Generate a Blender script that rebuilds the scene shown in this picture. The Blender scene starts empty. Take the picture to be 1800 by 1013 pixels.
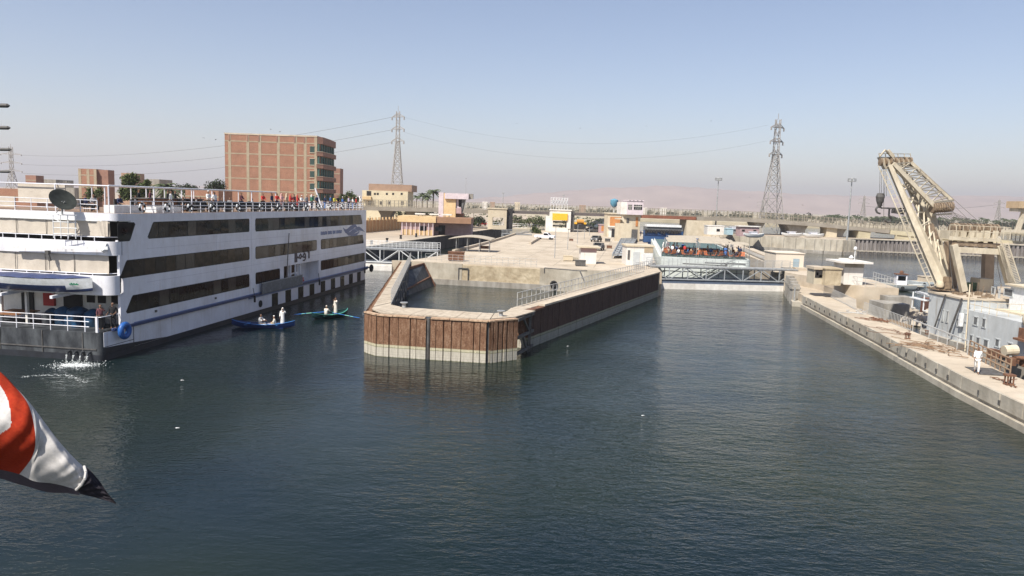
import bpy, bmesh, math, random
from mathutils import Vector, Matrix
random.seed(7)
R = math.radians
scene = bpy.context.scene
COL = scene.collection
# ------------------------------------------------------------------ camera
F, CX, CY, EYE = 1300.0, 900.0, 506.5, 11.5
PITCH, ROLL = math.atan(150/1300), R(1.9)
fw = Vector((0, math.cos(PITCH), -math.sin(PITCH)))
r0 = Vector((1, 0, 0)); u0 = Vector((0, math.sin(PITCH), math.cos(PITCH)))
RT = r0*math.cos(ROLL)+u0*math.sin(ROLL); UP = u0*math.cos(ROLL)-r0*math.sin(ROLL)
cd = bpy.data.cameras.new('camera'); cam = bpy.data.objects.new('camera', cd); COL.objects.link(cam)
cam.matrix_world = Matrix(((RT.x, UP.x, -fw.x, 0), (RT.y, UP.y, -fw.y, 0), (RT.z, UP.z, -fw.z, EYE), (0, 0, 0, 1)))
cd.sensor_width = 36; cd.lens = 26.0; cd.clip_end = 30000; cd.clip_start = 0.1
scene.camera = cam
# ------------------------------------------------------------------ light
SUN_EL, SUN_AZ = R(52), math.atan2(-0.75, -0.55)          # direction TO the sun, azimuth measured from +X
sdir = Vector((math.cos(SUN_EL)*math.cos(SUN_AZ), math.cos(SUN_EL)*math.sin(SUN_AZ), math.sin(SUN_EL)))
w = bpy.data.worlds.new('World'); scene.world = w; w.use_nodes = True
nt = w.node_tree; nt.nodes.clear()
sky = nt.nodes.new('ShaderNodeTexSky'); sky.sky_type = 'NISHITA'; sky.sun_disc = False
sky.sun_elevation = SUN_EL; sky.sun_rotation = math.pi/2-SUN_AZ
sky.air_density = 1.0; sky.dust_density = 0.6; sky.ozone_density = 1.2; sky.altitude = 0
bg = nt.nodes.new('ShaderNodeBackground'); bg.inputs[1].default_value = 0.083
wo = nt.nodes.new('ShaderNodeOutputWorld')
tint = nt.nodes.new('ShaderNodeMixRGB'); tint.blend_type = 'MULTIPLY'; tint.inputs[0].default_value = 1; tint.inputs[2].default_value = (1.07, .98, .99, 1)
nt.links.new(sky.outputs[0], tint.inputs[1]); nt.links.new(tint.outputs[0], bg.inputs[0]); nt.links.new(bg.outputs[0], wo.inputs[0])
ld = bpy.data.lights.new('sun', 'SUN'); ld.energy = 4.6; ld.angle = R(0.55); ld.color = (1, 0.95, 0.87)
sun = bpy.data.objects.new('sun', ld); COL.objects.link(sun)
sun.rotation_euler = (-sdir).to_track_quat('-Z', 'Y').to_euler()
vs = scene.view_settings
vs.view_transform = 'Standard'; vs.look = 'None'; vs.gamma = 1.0; vs.exposure = 0.75; vs.use_curve_mapping = False
# ------------------------------------------------------------------ helpers
def ray(px, py): return fw+RT*((px-CX)/F)-UP*((py-CY)/F)
def at(px, py, z=0.0):                 # a point of the photograph on the level z
    v = ray(px, py); return Vector((0, 0, EYE))+v*((z-EYE)/v.z)
def aty(px, py, y):                    # a point of the photograph at the distance y
    v = ray(px, py); return Vector((0, 0, EYE))+v*(y/v.y)
MATS = {}
def mat(name, c, c2=None, r=.75, sc=1.0, bump=0.0, bs=12.0, metal=0.0, st=(1, 1, 1), mix=(.35, .65), spec=.4, dirt=0.0, det=6, streak=0.0):
    if name in MATS: return MATS[name]
    m = bpy.data.materials.new(name); m.use_nodes = True; n = m.node_tree; L = n.links
    b = n.nodes['Principled BSDF']; b.inputs['Roughness'].default_value = r; b.inputs['Metallic'].default_value = metal
    b.inputs['Specular IOR Level'].default_value = spec
    if c2 is None: c2 = tuple(x*.8 for x in c)
    tc = n.nodes.new('ShaderNodeTexCoord'); mp = n.nodes.new('ShaderNodeMapping'); mp.inputs['Scale'].default_value = st
    L.new(tc.outputs['Object'], mp.inputs[0])
    t = n.nodes.new('ShaderNodeTexNoise'); t.inputs['Scale'].default_value = sc; t.inputs['Detail'].default_value = det; t.inputs['Roughness'].default_value = .65
    L.new(mp.outputs[0], t.inputs[0])
    cr = n.nodes.new('ShaderNodeValToRGB'); e = cr.color_ramp.elements
    e[0].position = mix[0]; e[0].color = (*c2, 1); e[1].position = mix[1]; e[1].color = (*c, 1)
    L.new(t.outputs[0], cr.inputs[0]); out = cr.outputs[0]
    if dirt:
        t2 = n.nodes.new('ShaderNodeTexNoise'); t2.inputs['Scale'].default_value = sc*.23; t2.inputs['Detail'].default_value = 8; t2.inputs['Roughness'].default_value = .7
        L.new(tc.outputs['Object'], t2.inputs[0])
        rm = n.nodes.new('ShaderNodeMapRange'); rm.inputs[1].default_value = .42; rm.inputs[2].default_value = .7; rm.inputs[3].default_value = 0; rm.inputs[4].default_value = dirt
        L.new(t2.outputs[0], rm.inputs[0])
        mx = n.nodes.new('ShaderNodeMixRGB'); mx.blend_type = 'MULTIPLY'; mx.inputs[2].default_value = (.45, .38, .3, 1)
        L.new(rm.outputs[0], mx.inputs[0]); L.new(out, mx.inputs[1]); out = mx.outputs[0]
    if streak:       # rust and grime runs, narrow across and long downwards
        m2 = n.nodes.new('ShaderNodeMapping'); m2.inputs['Scale'].default_value = (2.2, 2.2, .16); L.new(tc.outputs['Object'], m2.inputs[0])
        t4 = n.nodes.new('ShaderNodeTexNoise'); t4.inputs['Scale'].default_value = 1.3; t4.inputs['Detail'].default_value = 7; t4.inputs['Roughness'].default_value = .7; L.new(m2.outputs[0], t4.inputs[0])
        r4 = n.nodes.new('ShaderNodeMapRange'); r4.inputs[1].default_value = .55; r4.inputs[2].default_value = .74; r4.inputs[3].default_value = 0; r4.inputs[4].default_value = streak; L.new(t4.outputs[0], r4.inputs[0])
        x4 = n.nodes.new('ShaderNodeMixRGB'); x4.blend_type = 'MULTIPLY'; x4.inputs[2].default_value = (.62, .50, .38, 1); L.new(r4.outputs[0], x4.inputs[0]); L.new(out, x4.inputs[1]); out = x4.outputs[0]
    L.new(out, b.inputs['Base Color'])
    if bump:
        t3 = n.nodes.new('ShaderNodeTexNoise'); t3.inputs['Scale'].default_value = bs; t3.inputs['Detail'].default_value = 4
        L.new(tc.outputs['Object'], t3.inputs[0])
        bp = n.nodes.new('ShaderNodeBump'); bp.inputs['Strength'].default_value = 1; bp.inputs['Distance'].default_value = bump
        L.new(t3.outputs[0], bp.inputs['Height']); L.new(bp.outputs[0], b.inputs['Normal'])
    MATS[name] = m; return m
def tag(o, label=None, cat=None, group=None, kind=None):
    if label: o['label'] = label
    if cat: o['category'] = cat
    if group: o['group'] = group
    if kind: o['kind'] = kind
    return o
def thing(name, label, cat, loc=(0, 0, 0), rz=0.0, group=None):
    o = bpy.data.objects.new(name, None); COL.objects.link(o); o.empty_display_size = .5
    o.location = loc; o.rotation_euler = (0, 0, rz); return tag(o, label, cat, group)
def kids(o): return [c for c in ALLOBJ if c.parent == o]
ALLOBJ = []
def copy_tree(o, parent=None, **kw):
    c = o.copy(); COL.objects.link(c); c.parent = parent; ALLOBJ.append(c)
    for ch in kids(o): copy_tree(ch, c)
    if 'loc' in kw: c.location = kw['loc']
    if 'rz' in kw: c.rotation_euler = (0, 0, kw['rz'])
    if 'label' in kw: c['label'] = kw['label']
    if 'group' in kw: c['group'] = kw['group']
    return c
class MB:
    def __init__(s): s.v = []; s.f = []; s.m = []; s.k = 0
    def add(s, vs, fs, k=None):
        b = len(s.v); s.v += [Vector(p) for p in vs]; s.f += [tuple(b+i for i in f) for f in fs]; s.m += [s.k if k is None else k]*len(fs); return s
    def box(s, x0, x1, y0, y1, z0, z1, k=None):
        return s.add([(x0, y0, z0), (x1, y0, z0), (x1, y1, z0), (x0, y1, z0), (x0, y0, z1), (x1, y0, z1), (x1, y1, z1), (x0, y1, z1)],
                     [(0, 3, 2, 1), (4, 5, 6, 7), (0, 1, 5, 4), (1, 2, 6, 5), (2, 3, 7, 6), (3, 0, 4, 7)], k)
    def beam(s, a, b, w=.1, h=None, k=None, up=None):
        a = Vector(a); b = Vector(b); h = w if h is None else h; d = (b-a)
        if d.length < 1e-6: return s
        d.normalize(); u = Vector(up) if up else (Vector((0, 0, 1)) if abs(d.z) < .95 else Vector((0, 1, 0)))
        x = d.cross(u).normalized()*(w/2); y = x.cross(d).normalized()*(h/2)
        return s.add([a-x-y, a+x-y, a+x+y, a-x+y, b-x-y, b+x-y, b+x+y, b-x+y], [(0, 3, 2, 1), (4, 5, 6, 7), (0, 1, 5, 4), (1, 2, 6, 5), (2, 3, 7, 6), (3, 0, 4, 7)], k)
    def tube(s, a, b, r=.05, r2=None, n=8, k=None, cap=True):
        a = Vector(a); b = Vector(b); r2 = r if r2 is None else r2; d = (b-a)
        if d.length < 1e-6: return s
        d.normalize(); u = Vector((0, 0, 1)) if abs(d.z) < .9 else Vector((0, 1, 0))
        x = d.cross(u).normalized(); y = x.cross(d)
        vs = [a+(x*math.cos(t)+y*math.sin(t))*r for t in [2*math.pi*i/n for i in range(n)]]+[b+(x*math.cos(t)+y*math.sin(t))*r2 for t in [2*math.pi*i/n for i in range(n)]]
        fs = [(i, (i+1) % n, n+(i+1) % n, n+i) for i in range(n)]
        if cap: fs += [tuple(range(n-1, -1, -1)), tuple(range(n, 2*n))]
        return s.add(vs, fs, k)
    def path(s, pts, r=.03, n=6, k=None):
        for a, b in zip(pts, pts[1:]): s.tube(a, b, r, n=n, k=k)
        return s
    def prism(s, poly, z0, z1, k=None, kt=None):
        n = len(poly); A = sum(poly[i][0]*poly[(i+1) % n][1]-poly[(i+1) % n][0]*poly[i][1] for i in range(n))
        if A < 0: poly = poly[::-1]
        vs = [(p[0], p[1], z0) for p in poly]+[(p[0], p[1], z1) for p in poly]
        s.add(vs, [(i, (i+1) % n, n+(i+1) % n, n+i) for i in range(n)]+[tuple(range(n-1, -1, -1))], k)
        return s.add([(p[0], p[1], z1) for p in poly], [tuple(range(n))], k if kt is None else kt)
    def ext(s, poly, off, k=None):      # 3d polygon extruded by a vector
        n = len(poly); off = Vector(off); vs = [Vector(p) for p in poly]
        vs = vs+[p+off for p in vs]
        return s.add(vs, [(i, (i+1) % n, n+(i+1) % n, n+i) for i in range(n)]+[tuple(range(n-1, -1, -1)), tuple(range(n, 2*n))], k)
    def lathe(s, prof, c=(0, 0, 0), n=16, k=None, M=None):
        vs = []; c = Vector(c)
        for r, z in prof:
            for i in range(n):
                t = 2*math.pi*i/n; p = Vector((r*math.cos(t), r*math.sin(t), z))
                if M: p = M @ p
                vs.append(c+p)
        fs = [(j*n+i, j*n+(i+1) % n, (j+1)*n+(i+1) % n, (j+1)*n+i) for j in range(len(prof)-1) for i in range(n)]
        return s.add(vs, fs, k)
    def ring(s, c, R1, r, ax='y', n=20, m=8, k=None, fk=None):
        c = Vector(c); vs = []; fs = []
        for i in range(n):
            t = 2*math.pi*i/n
            for j in range(m):
                q = 2*math.pi*j/m; rr = R1+r*math.cos(q); h = r*math.sin(q)
                a, b = rr*math.cos(t), rr*math.sin(t)
                vs.append(c+(Vector((a, h, b)) if ax == 'y' else Vector((h, a, b)) if ax == 'x' else Vector((a, b, h))))
        b0 = len(s.v); s.v += vs
        for i in range(n):
            for j in range(m):
                s.f.append((b0+i*m+j, b0+i*m+(j+1) % m, b0+((i+1) % n)*m+(j+1) % m, b0+((i+1) % n)*m+j))
                s.m.append(fk(i) if fk else (s.k if k is None else k))
        return s
    def split(s, name, mats, parent=None, **k):      # one object for each loose piece
        par = list(range(len(s.v)))
        def fd(a):
            while par[a] != a: par[a] = par[par[a]]; a = par[a]
            return a
        for f in s.f:
            for i in f[1:]: par[fd(i)] = fd(f[0])
        gr = {}
        for f, m in zip(s.f, s.m): gr.setdefault(fd(f[0]), []).append((f, m))
        out = []
        for g in gr.values():
            q = MB(); ix = {}
            for f, m in g:
                for i in f:
                    if i not in ix: ix[i] = len(q.v); q.v.append(s.v[i])
                q.f.append(tuple(ix[i] for i in f)); q.m.append(m)
            out.append(q.build(name, mats, parent, **k))
        return out
    def build(s, name, mats, parent=None, smooth=False, bevel=0.0, world=False, seg=1, fixn=True, origin=None):
        if not isinstance(mats, (list, tuple)): mats = [mats]
        vs = s.v; loc = Vector((0, 0, 0))
        if parent is None:
            if origin is not None: loc = Vector(origin)
            else:
                loc = Vector(((min(p.x for p in vs)+max(p.x for p in vs))/2, (min(p.y for p in vs)+max(p.y for p in vs))/2, min(p.z for p in vs)))
        elif world: 
            q = parent; off = Vector((0, 0, 0))
            while q is not None: off += q.location; q = q.parent
        sub = off if (parent is not None and world) else loc
        me = bpy.data.meshes.new(name); me.from_pydata([p-sub for p in vs], [], s.f)
        for m in mats: me.materials.append(m)
        me.polygons.foreach_set('material_index', s.m)
        if fixn:
            bm = bmesh.new(); bm.from_mesh(me); bmesh.ops.recalc_face_normals(bm, faces=bm.faces); bm.to_mesh(me); bm.free()
        if smooth:
            me.polygons.foreach_set('use_smooth', [True]*len(me.polygons))
            try: me.set_sharp_from_angle(angle=R(38))
            except Exception: pass
        o = bpy.data.objects.new(name, me); COL.objects.link(o); o.parent = parent; o.location = loc
        if bevel:
            bv = o.modifiers.new('b', 'BEVEL'); bv.width = bevel; bv.segments = seg; bv.limit_method = 'ANGLE'
        ALLOBJ.append(o); return o
def struct(mb, name, mats, **k):
    o = mb.build(name, mats, **k); o['kind'] = 'structure'; return o
def along(path, step):                   # points every step along a polyline, and its direction
    out = []; path = [Vector(p) for p in path]
    for a, b in zip(path, path[1:]):
        L = (b-a).length; n = max(1, round(L/step))
        for i in range(n): out.append(a.lerp(b, i/n))
    out.append(path[-1]); return out
def railing(label, path, h=1.05, step=2.0, rails=(1.0, .5), r=.03, m=None, group=None, name='railing', lean=0, parent=None, square=False):
    path = [Vector(p) for p in path]
    if parent is None: t = thing(name, label, 'railing', path[0], 0, group); o0 = path[0]
    else: t = bpy.data.objects.new(name, None); COL.objects.link(t); t.parent = parent; t.location = path[0]; o0 = path[0]; ALLOBJ.append(t)
    b = MB()
    for f in rails:
        for a, c in zip(path, path[1:]): b.tube(a-o0+Vector((0, 0, h*f)), c-o0+Vector((0, 0, h*f)), r, n=6)
    b.build('rail', m, t)
    p = MB().tube((0, 0, 0), (0, 0, h), r, n=6).build('post', m, t); first = True
    pts = along(path, step)
    if len(pts) > 98: pts = pts[:98]
    for q in pts:
        if first: p.location = q-o0; first = False; continue
        c = p.copy(); COL.objects.link(c); c.location = q-o0; ALLOBJ.append(c)
    return t
# ------------------------------------------------------------------ materials
white = mat('white_paint', (.76, .76, .80), (.69, .69, .73), r=.4, sc=1.1, dirt=.34, st=(1, 1, .22), streak=.55)
whiteb = mat('white_wall', (.74, .71, .66), (.62, .59, .54), r=.8, sc=1.2, dirt=.35, streak=.5)
whitem = mat('white_metal', (.74, .75, .75), (.6, .6, .58), r=.45, sc=4)
glass = mat('dark_glass', (.016, .018, .019), (.006, .007, .008), r=.05, sc=.9, spec=.1, mix=(.4, .6))
curtain = mat('curtain_behind_glass', (.055, .055, .052), (.025, .025, .025), r=.12, sc=5, st=(6, 1, .5), spec=.2)
glassb = mat('brown_glass', (.045, .034, .025), (.018, .015, .012), r=.08, sc=1.4, spec=.1, mix=(.4, .6))
black = mat('black_hull', (.022, .025, .032), (.012, .013, .016), r=.5, sc=1.5)
hullg = mat('dark_grey_hull', (.075, .082, .088), (.018, .02, .024), r=.6, sc=1.3, st=(1, 1, .5), mix=(.38, .66))
navy = mat('navy_paint', (.03, .05, .13), (.02, .03, .09), r=.4, sc=3)
logo = mat('logo_blue', (.055, .10, .24), (.05, .085, .2), r=.4)
logol = mat('logo_pale_blue', (.16, .22, .38), (.13, .19, .34), r=.4)
blue = mat('blue_paint', (.02, .11, .36), (.015, .07, .25), r=.45, sc=5)
canvas = mat('beige_canvas', (.54, .48, .40), (.45, .395, .325), r=.9, sc=1.2, bump=.02, bs=2.2)
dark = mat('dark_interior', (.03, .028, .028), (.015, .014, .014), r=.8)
steel = mat('galvanised_steel', (.42, .43, .43), (.26, .26, .25), r=.55, metal=.3, sc=3)
steeld = mat('dark_steel', (.11, .105, .10), (.06, .055, .05), r=.6, sc=3)
rust = mat('rusty_steel', (.20, .095, .05), (.09, .045, .03), r=.85, sc=3, bump=.01)
conc = mat('pale_concrete', (.53, .455, .355), (.42, .355, .27), r=.92, sc=.55, dirt=.5, bump=.01, bs=6, mix=(.35, .65))
concg = mat('weathered_concrete', (.50, .455, .37), (.31, .28, .225), r=.9, sc=.8, dirt=.6, st=(1, 1, .35), bump=.02, bs=4, mix=(.3, .68))
conch = mat('rough_concrete', (.52, .44, .31), (.34, .275, .18), r=.95, sc=1.1, dirt=.5, bump=.08, bs=2.0)
concd = mat('grey_concrete', (.36, .34, .30), (.23, .21, .18), r=.9, sc=1, dirt=.5, st=(1, 1, .3), bump=.015, bs=5)
asph = mat('dusty_ground', (.46, .385, .295), (.35, .29, .22), r=.95, sc=.12, dirt=.4, bump=.01, bs=4)
sand = mat('sandy_bank', (.47, .40, .29), (.33, .29, .19), r=1, sc=.05, dirt=.3, bump=.1, bs=.8)
green = mat('leaf_green', (.115, .145, .045), (.05, .07, .022), r=.7, sc=1.4, mix=(.3, .7))
greend = mat('dark_leaf', (.05, .072, .028), (.022, .035, .016), r=.7, sc=.5)
palmg = mat('palm_leaf', (.085, .105, .045), (.04, .055, .02), r=.7, sc=1)
bark = mat('bark', (.16, .12, .085), (.09, .065, .045), r=.9, sc=5)
cream = mat('cream_paint', (.60, .52, .39), (.50, .43, .31), r=.85, sc=.7, dirt=.4, streak=.5)
ochre = mat('ochre_paint', (.70, .42, .15), (.60, .34, .11), r=.8, sc=1, dirt=.25)
ochrel = mat('pale_ochre', (.62, .45, .25), (.53, .38, .2), r=.8, sc=1, dirt=.25)
pink = mat('pink_paint', (.44, .31, .30), (.35, .24, .24), r=.8, sc=1, dirt=.3)
lilac = mat('lilac_paint', (.60, .52, .54), (.5, .43, .45), r=.8, sc=1, dirt=.2)
orange = mat('orange_tiles', (.52, .22, .07), (.36, .15, .05), r=.7, sc=3)
yellow = mat('yellow_panel', (.80, .45, .03), (.68, .36, .02), r=.6, sc=2)
wood = mat('brown_wood', (.26, .12, .05), (.15, .065, .03), r=.6, sc=3, st=(4, 4, .5))
cranec = mat('cream_crane_paint', (.56, .50, .385), (.43, .38, .29), r=.6, sc=1.5, dirt=.45, st=(1, 1, .6), streak=.8)
cranes = mat('crane_machinery', (.27, .2, .13), (.12, .085, .06), r=.7, sc=4)
bargec = mat('pale_blue_grey_paint', (.50, .52, .52), (.41, .43, .43), r=.6, sc=1.2, dirt=.35, st=(1, 1, .3), streak=.8)
shade = mat('louvre_grey', (.14, .145, .145), (.09, .09, .09), r=.7, sc=3)
rubber = mat('black_rubber', (.02, .02, .02), (.012, .012, .012), r=.8)
red = mat('red_paint', (.45, .03, .025), (.32, .02, .02), r=.6)
tarpb = mat('blue_tarpaulin', (.012, .075, .17), (.01, .02, .035), r=.5, sc=1.5)
rope = mat('wire_rope', (.16, .14, .12), (.1, .09, .08), r=.7, sc=4)
stone = mat('pale_stone', (.52, .46, .37), (.36, .31, .25), r=.95, sc=.7, bump=.03, bs=4, dirt=.4)
foamm = mat('white_foam', (.85, .87, .86), (.6, .64, .62), r=.6, sc=6)
def brick_mat(name, c1, c2, mortar, scale=1.0):
    m = bpy.data.materials.new(name); m.use_nodes = True; n = m.node_tree; L = n.links; b = n.nodes['Principled BSDF']
    b.inputs['Roughness'].default_value = .9
    tc = n.nodes.new('ShaderNodeTexCoord'); sx = n.nodes.new('ShaderNodeSeparateXYZ'); L.new(tc.outputs['Object'], sx.inputs[0])
    ad = n.nodes.new('ShaderNodeMath'); ad.operation = 'ADD'; L.new(sx.outputs[0], ad.inputs[0]); L.new(sx.outputs[1], ad.inputs[1])
    cb = n.nodes.new('ShaderNodeCombineXYZ'); L.new(ad.outputs[0], cb.inputs[0]); L.new(sx.outputs[2], cb.inputs[1])
    t = n.nodes.new('ShaderNodeTexBrick'); L.new(cb.outputs[0], t.inputs[0])
    t.inputs['Color1'].default_value = (*c1, 1); t.inputs['Color2'].default_value = (*c2, 1); t.inputs['Mortar'].default_value = (*mortar, 1)
    t.inputs['Scale'].default_value = scale; t.inputs['Brick Width'].default_value = .25; t.inputs['Row Height'].default_value = .09; t.inputs['Mortar Size'].default_value = .012
    ns = n.nodes.new('ShaderNodeTexNoise'); ns.inputs['Scale'].default_value = .5; ns.inputs['Detail'].default_value = 8; L.new(tc.outputs['Object'], ns.inputs[0])
    mr = n.nodes.new('ShaderNodeMapRange'); mr.inputs[3].default_value = .65; mr.inputs[4].default_value = 1.3; L.new(ns.outputs[0], mr.inputs[0])
    mx = n.nodes.new('ShaderNodeMixRGB'); mx.blend_type = 'MULTIPLY'; mx.inputs[0].default_value = 1
    L.new(t.outputs[0], mx.inputs[1]); L.new(mr.outputs[0], mx.inputs[2]); L.new(mx.outputs[0], b.inputs['Base Color']); return m
brick = brick_mat('red_brick', (.28, .12, .075), (.22, .09, .055), (.30, .2, .13))
brickd = brick_mat('brown_brick', (.27, .13, .09), (.22, .10, .07), (.24, .17, .13))
brickp = brick_mat('pale_brown_brick', (.34, .21, .14), (.29, .18, .12), (.30, .22, .16))
# ================================================================== setting
# ---- water
def water_mat():
    m = bpy.data.materials.new('river_water'); m.use_nodes = True; n = m.node_tree; L = n.links; b = n.nodes['Principled BSDF']
    b.inputs['Roughness'].default_value = .04; b.inputs['IOR'].default_value = 1.333
    tc = n.nodes.new('ShaderNodeTexCoord')
    big = n.nodes.new('ShaderNodeTexNoise'); big.inputs['Scale'].default_value = .035; big.inputs['Detail'].default_value = 3; L.new(tc.outputs['Object'], big.inputs[0])
    cr = n.nodes.new('ShaderNodeValToRGB'); e = cr.color_ramp.elements
    e[0].position = .40; e[0].color = (.0125, .0195, .0095, 1); e[1].position = .58; e[1].color = (.0045, .0115, .0130, 1)
    L.new(big.outputs[0], cr.inputs[0]); L.new(cr.outputs[0], b.inputs['Base Color'])
    mp = n.nodes.new('ShaderNodeMapping'); mp.inputs['Rotation'].default_value = (0, 0, R(12)); mp.inputs['Scale'].default_value = (.6, 1.25, 1); L.new(tc.outputs['Object'], mp.inputs[0])
    def noise(sc, det, rough, dist=0):
        t = n.nodes.new('ShaderNodeTexNoise'); t.inputs['Scale'].default_value = sc; t.inputs['Detail'].default_value = det
        t.inputs['Roughness'].default_value = rough; t.inputs['Distortion'].default_value = dist; L.new(mp.outputs[0], t.inputs[0]); return t.outputs[0]
    def mul(a, k, c=None):
        x = n.nodes.new('ShaderNodeMath'); x.operation = 'MULTIPLY_ADD' if c is not None else 'MULTIPLY'; L.new(a, x.inputs[0]); x.inputs[1].default_value = k
        if c is not None: L.new(c, x.inputs[2])
        return x.outputs[0]
    h = mul(noise(.2, 2, .5), .10); h = mul(noise(.8, 3, .55, .6), .095, h); h = mul(noise(2.4, 3, .6, .5), .085, h); h = mul(noise(6.5, 2, .5, .3), .030, h)
    pa = n.nodes.new('ShaderNodeTexNoise'); pa.inputs['Scale'].default_value = .05; pa.inputs['Detail'].default_value = 4; L.new(tc.outputs['Object'], pa.inputs[0])
    mr = n.nodes.new('ShaderNodeMapRange'); mr.inputs[1].default_value = .35; mr.inputs[2].default_value = .65; mr.inputs[3].default_value = .3; mr.inputs[4].default_value = 1.45; L.new(pa.outputs[0], mr.inputs[0])
    mm = n.nodes.new('ShaderNodeMath'); mm.operation = 'MULTIPLY'; L.new(h, mm.inputs[0]); L.new(mr.outputs[0], mm.inputs[1])
    bp = n.nodes.new('ShaderNodeBump'); bp.inputs['Strength'].default_value = 1; bp.inputs['Distance'].default_value = .75
    L.new(mm.outputs[0], bp.inputs['Height']); L.new(bp.outputs[0], b.inputs['Normal']); return m
wm = water_mat()
b = MB(); b.add([(-9000, -300, 0), (9000, -300, 0), (9000, 9000, 0), (-9000, 9000, 0)], [(0, 1, 2, 3)])
struct(b, 'river_water', wm)
# ---- left bank (behind the moored ship): a sheet with a wall along the left chamber
Q = lambda px, py, z=3.0: at(px, py, z)
w0, w1 = Q(655, 432), Q(885, 400)                      # top edge of the dark chamber wall
du = (w1-w0).normalized()
e0 = w0-du*16; e1 = w1+du*60
left = [(e0.x, e0.y), (e1.x, e1.y), (10, 900), (-6000, 8000), (-6000, 110), (-60, 112)]
b = MB(); b.prism(left, -3, 2.95)
struct(b, 'left_bank_ground', asph)
# black steel wall of the left chamber
b = MB(); nrm = Vector((du.y, -du.x, 0))
b.beam(e0+nrm*.25+Vector((0, 0, -2.6)), w1+du*3+nrm*.25+Vector((0, 0, -2.6)), .5, 5.1, k=0)
t = thing('chamber_wall', 'long black steel wall of the left lock chamber with a pale coping', 'lock wall', e0.xy.to_3d())
b.build('wall_panel', mat('black_wall', (.028, .03, .036), (.018, .019, .022), r=.6, sc=.6, st=(1, 1, .2)), t, world=True)
b = MB().beam(e0+Vector((0, 0, .06)), w1+du*3+Vector((0, 0, .06)), 1.3, .16); b.build('coping', conc, t, world=True)
b = MB()
for i in range(1, 24):
    p = e0.lerp(w1, i/24)+nrm*.55; b.beam(p+Vector((0, 0, -.1)), p+Vector((0, 0, -5)), .12, .12)
b.build('fender_rib', steeld, t, world=True)
# ---- lock island
cA, cB, cC = at(744, 498, 0), at(955, 510, 0), at(1157, 522, 0)
island = [(cA.x-4.5, cA.y+.6), (cA.x, cA.y), (cB.x, cB.y), (19.6, 96.6), (20.6, 105.0), (36.5, 205), (41, 236), (46, 262), (20, 262), (8, 245), (2.5, 216), (-10.2, 118), (-14.6, 103.0)]
b = MB(); b.prism(island, -3, 3.0)
struct(b, 'lock_island_deck', [conc])
b = MB(); random.seed(19); jd = Vector((.16, .987, 0)); jx = Vector((.987, -.16, 0))
for i in range(22):
    o = Vector((-9, 106, 3.004))+jd*(i*6.2); wv = 26+i*.3; P = [o, o+jx*wv, o+jx*wv+jd*.09, o+jd*.09]; b.add(P, [(0, 1, 2, 3)])
for i in range(5):
    o = Vector((-6, 104, 3.004))+jx*(i*5.6+.5); P = [o, o+jx*.08, o+jx*.08+jd*128, o+jd*128]; b.add(P, [(0, 1, 2, 3)])
struct(b, 'deck_joints', mat('joint_grey', (.30, .26, .2), (.2, .17, .13)), fixn=False)
# island wall facing the basin: sheet with recesses, rough middle stretch and tide band
t = thing('basin_wall', 'stained concrete quay wall closing the far side of the enclosed basin', 'quay wall', (cA.x, cA.y, 0))
def wallseg(p, q, z0, z1, th, m, nm, par, out=None):
    d = (q-p).normalized(); nn = out or Vector((d.y, -d.x, 0))
    bb = MB(); P = [p.xy.to_3d(), q.xy.to_3d(), q.xy.to_3d()+nn*th, p.xy.to_3d()+nn*th]
    bb.prism([(v.x, v.y) for v in P], z0, z1); return bb.build(nm, m, par, world=True)
mid = cA.lerp(cB, .33); mid2 = cA.lerp(cB, .97)
wallseg(cA, mid, -.5, 2.96, .25, concg, 'wall_panel', t)
wallseg(mid, mid2, -.5, 2.8, .18, conch, 'rough_panel', t)
wallseg(mid2, cC, -.5, 2.96, .25, concg, 'wall_panel', t)
wallseg(cA, cC.lerp(cB, .9), -.5, .75, .42, concd, 'footing', t)
b = MB()
for f in (.30, .38):
    p = cA.lerp(cB, f); b.beam(p+Vector((0, -.32, -.4)), p+Vector((0, -.32, 2.4)), .12, .12)
p = cA.lerp(cB, .30); q = cA.lerp(cB, .38); b.beam(p+Vector((0, -.32, 2.4)), q+Vector((0, -.32, 2.4)), .1, .1)
b.build('guide_pipe', steeld, t, world=True)
o = MB().ring((cA.lerp(cB, 1.08).x, cA.lerp(cB, 1.08).y-.55, .9), .35, .16, 'y').build('tyre_fender', rubber); tag(o, 'black tyre hanging on the concrete wall of the enclosed basin', 'tyre')
# ---- walls of the right chamber
ra, rb = Vector((41.5, 107.6, 0)), Vector((62, 236, 0))
# ---- right side pier behind the gate (quay with huts) and the slim quay running to the camera
qe = [at(1412, 541, 0), at(1540, 612, 0), at(1691, 700, 0), at(1800, 757, 0)]
qdir = (qe[3]-qe[0]).normalized()
near = qe[3]+(qe[3]-qe[1]).normalized()*42
inner = [at(1540, 560.6, 1.45), at(1637, 597.8, 1.45), at(1694, 619.7, 1.45), at(1771, 660.7, 1.45)]
far = at(1385, 508, 1.45)
quay_edge = [Vector((38.6, 103.5, 0)), Vector((36.6, 97, 0)), qe[0], qe[1], qe[2], qe[3], near]
inn = [Vector((near.x+3.4, near.y, 0)), Vector((31.9, 39.6, 0)), Vector((32.6, 46.9, 0)), Vector((34.3, 55, 0)), Vector((35.0, 62, 0)), Vector((36.2, 72, 0)), Vector((37.4, 79.5, 0)), Vector((41, 87.5, 0)), Vector((41, 104, 0))]
b = MB(); b.prism([(p.x, p.y) for p in quay_edge+inn[::-1][:0]]+[(p.x, p.y) for p in inn], .55, 1.45)
struct(b, 'quay_walkway', [conc])
b = MB(); random.seed(29)
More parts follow.
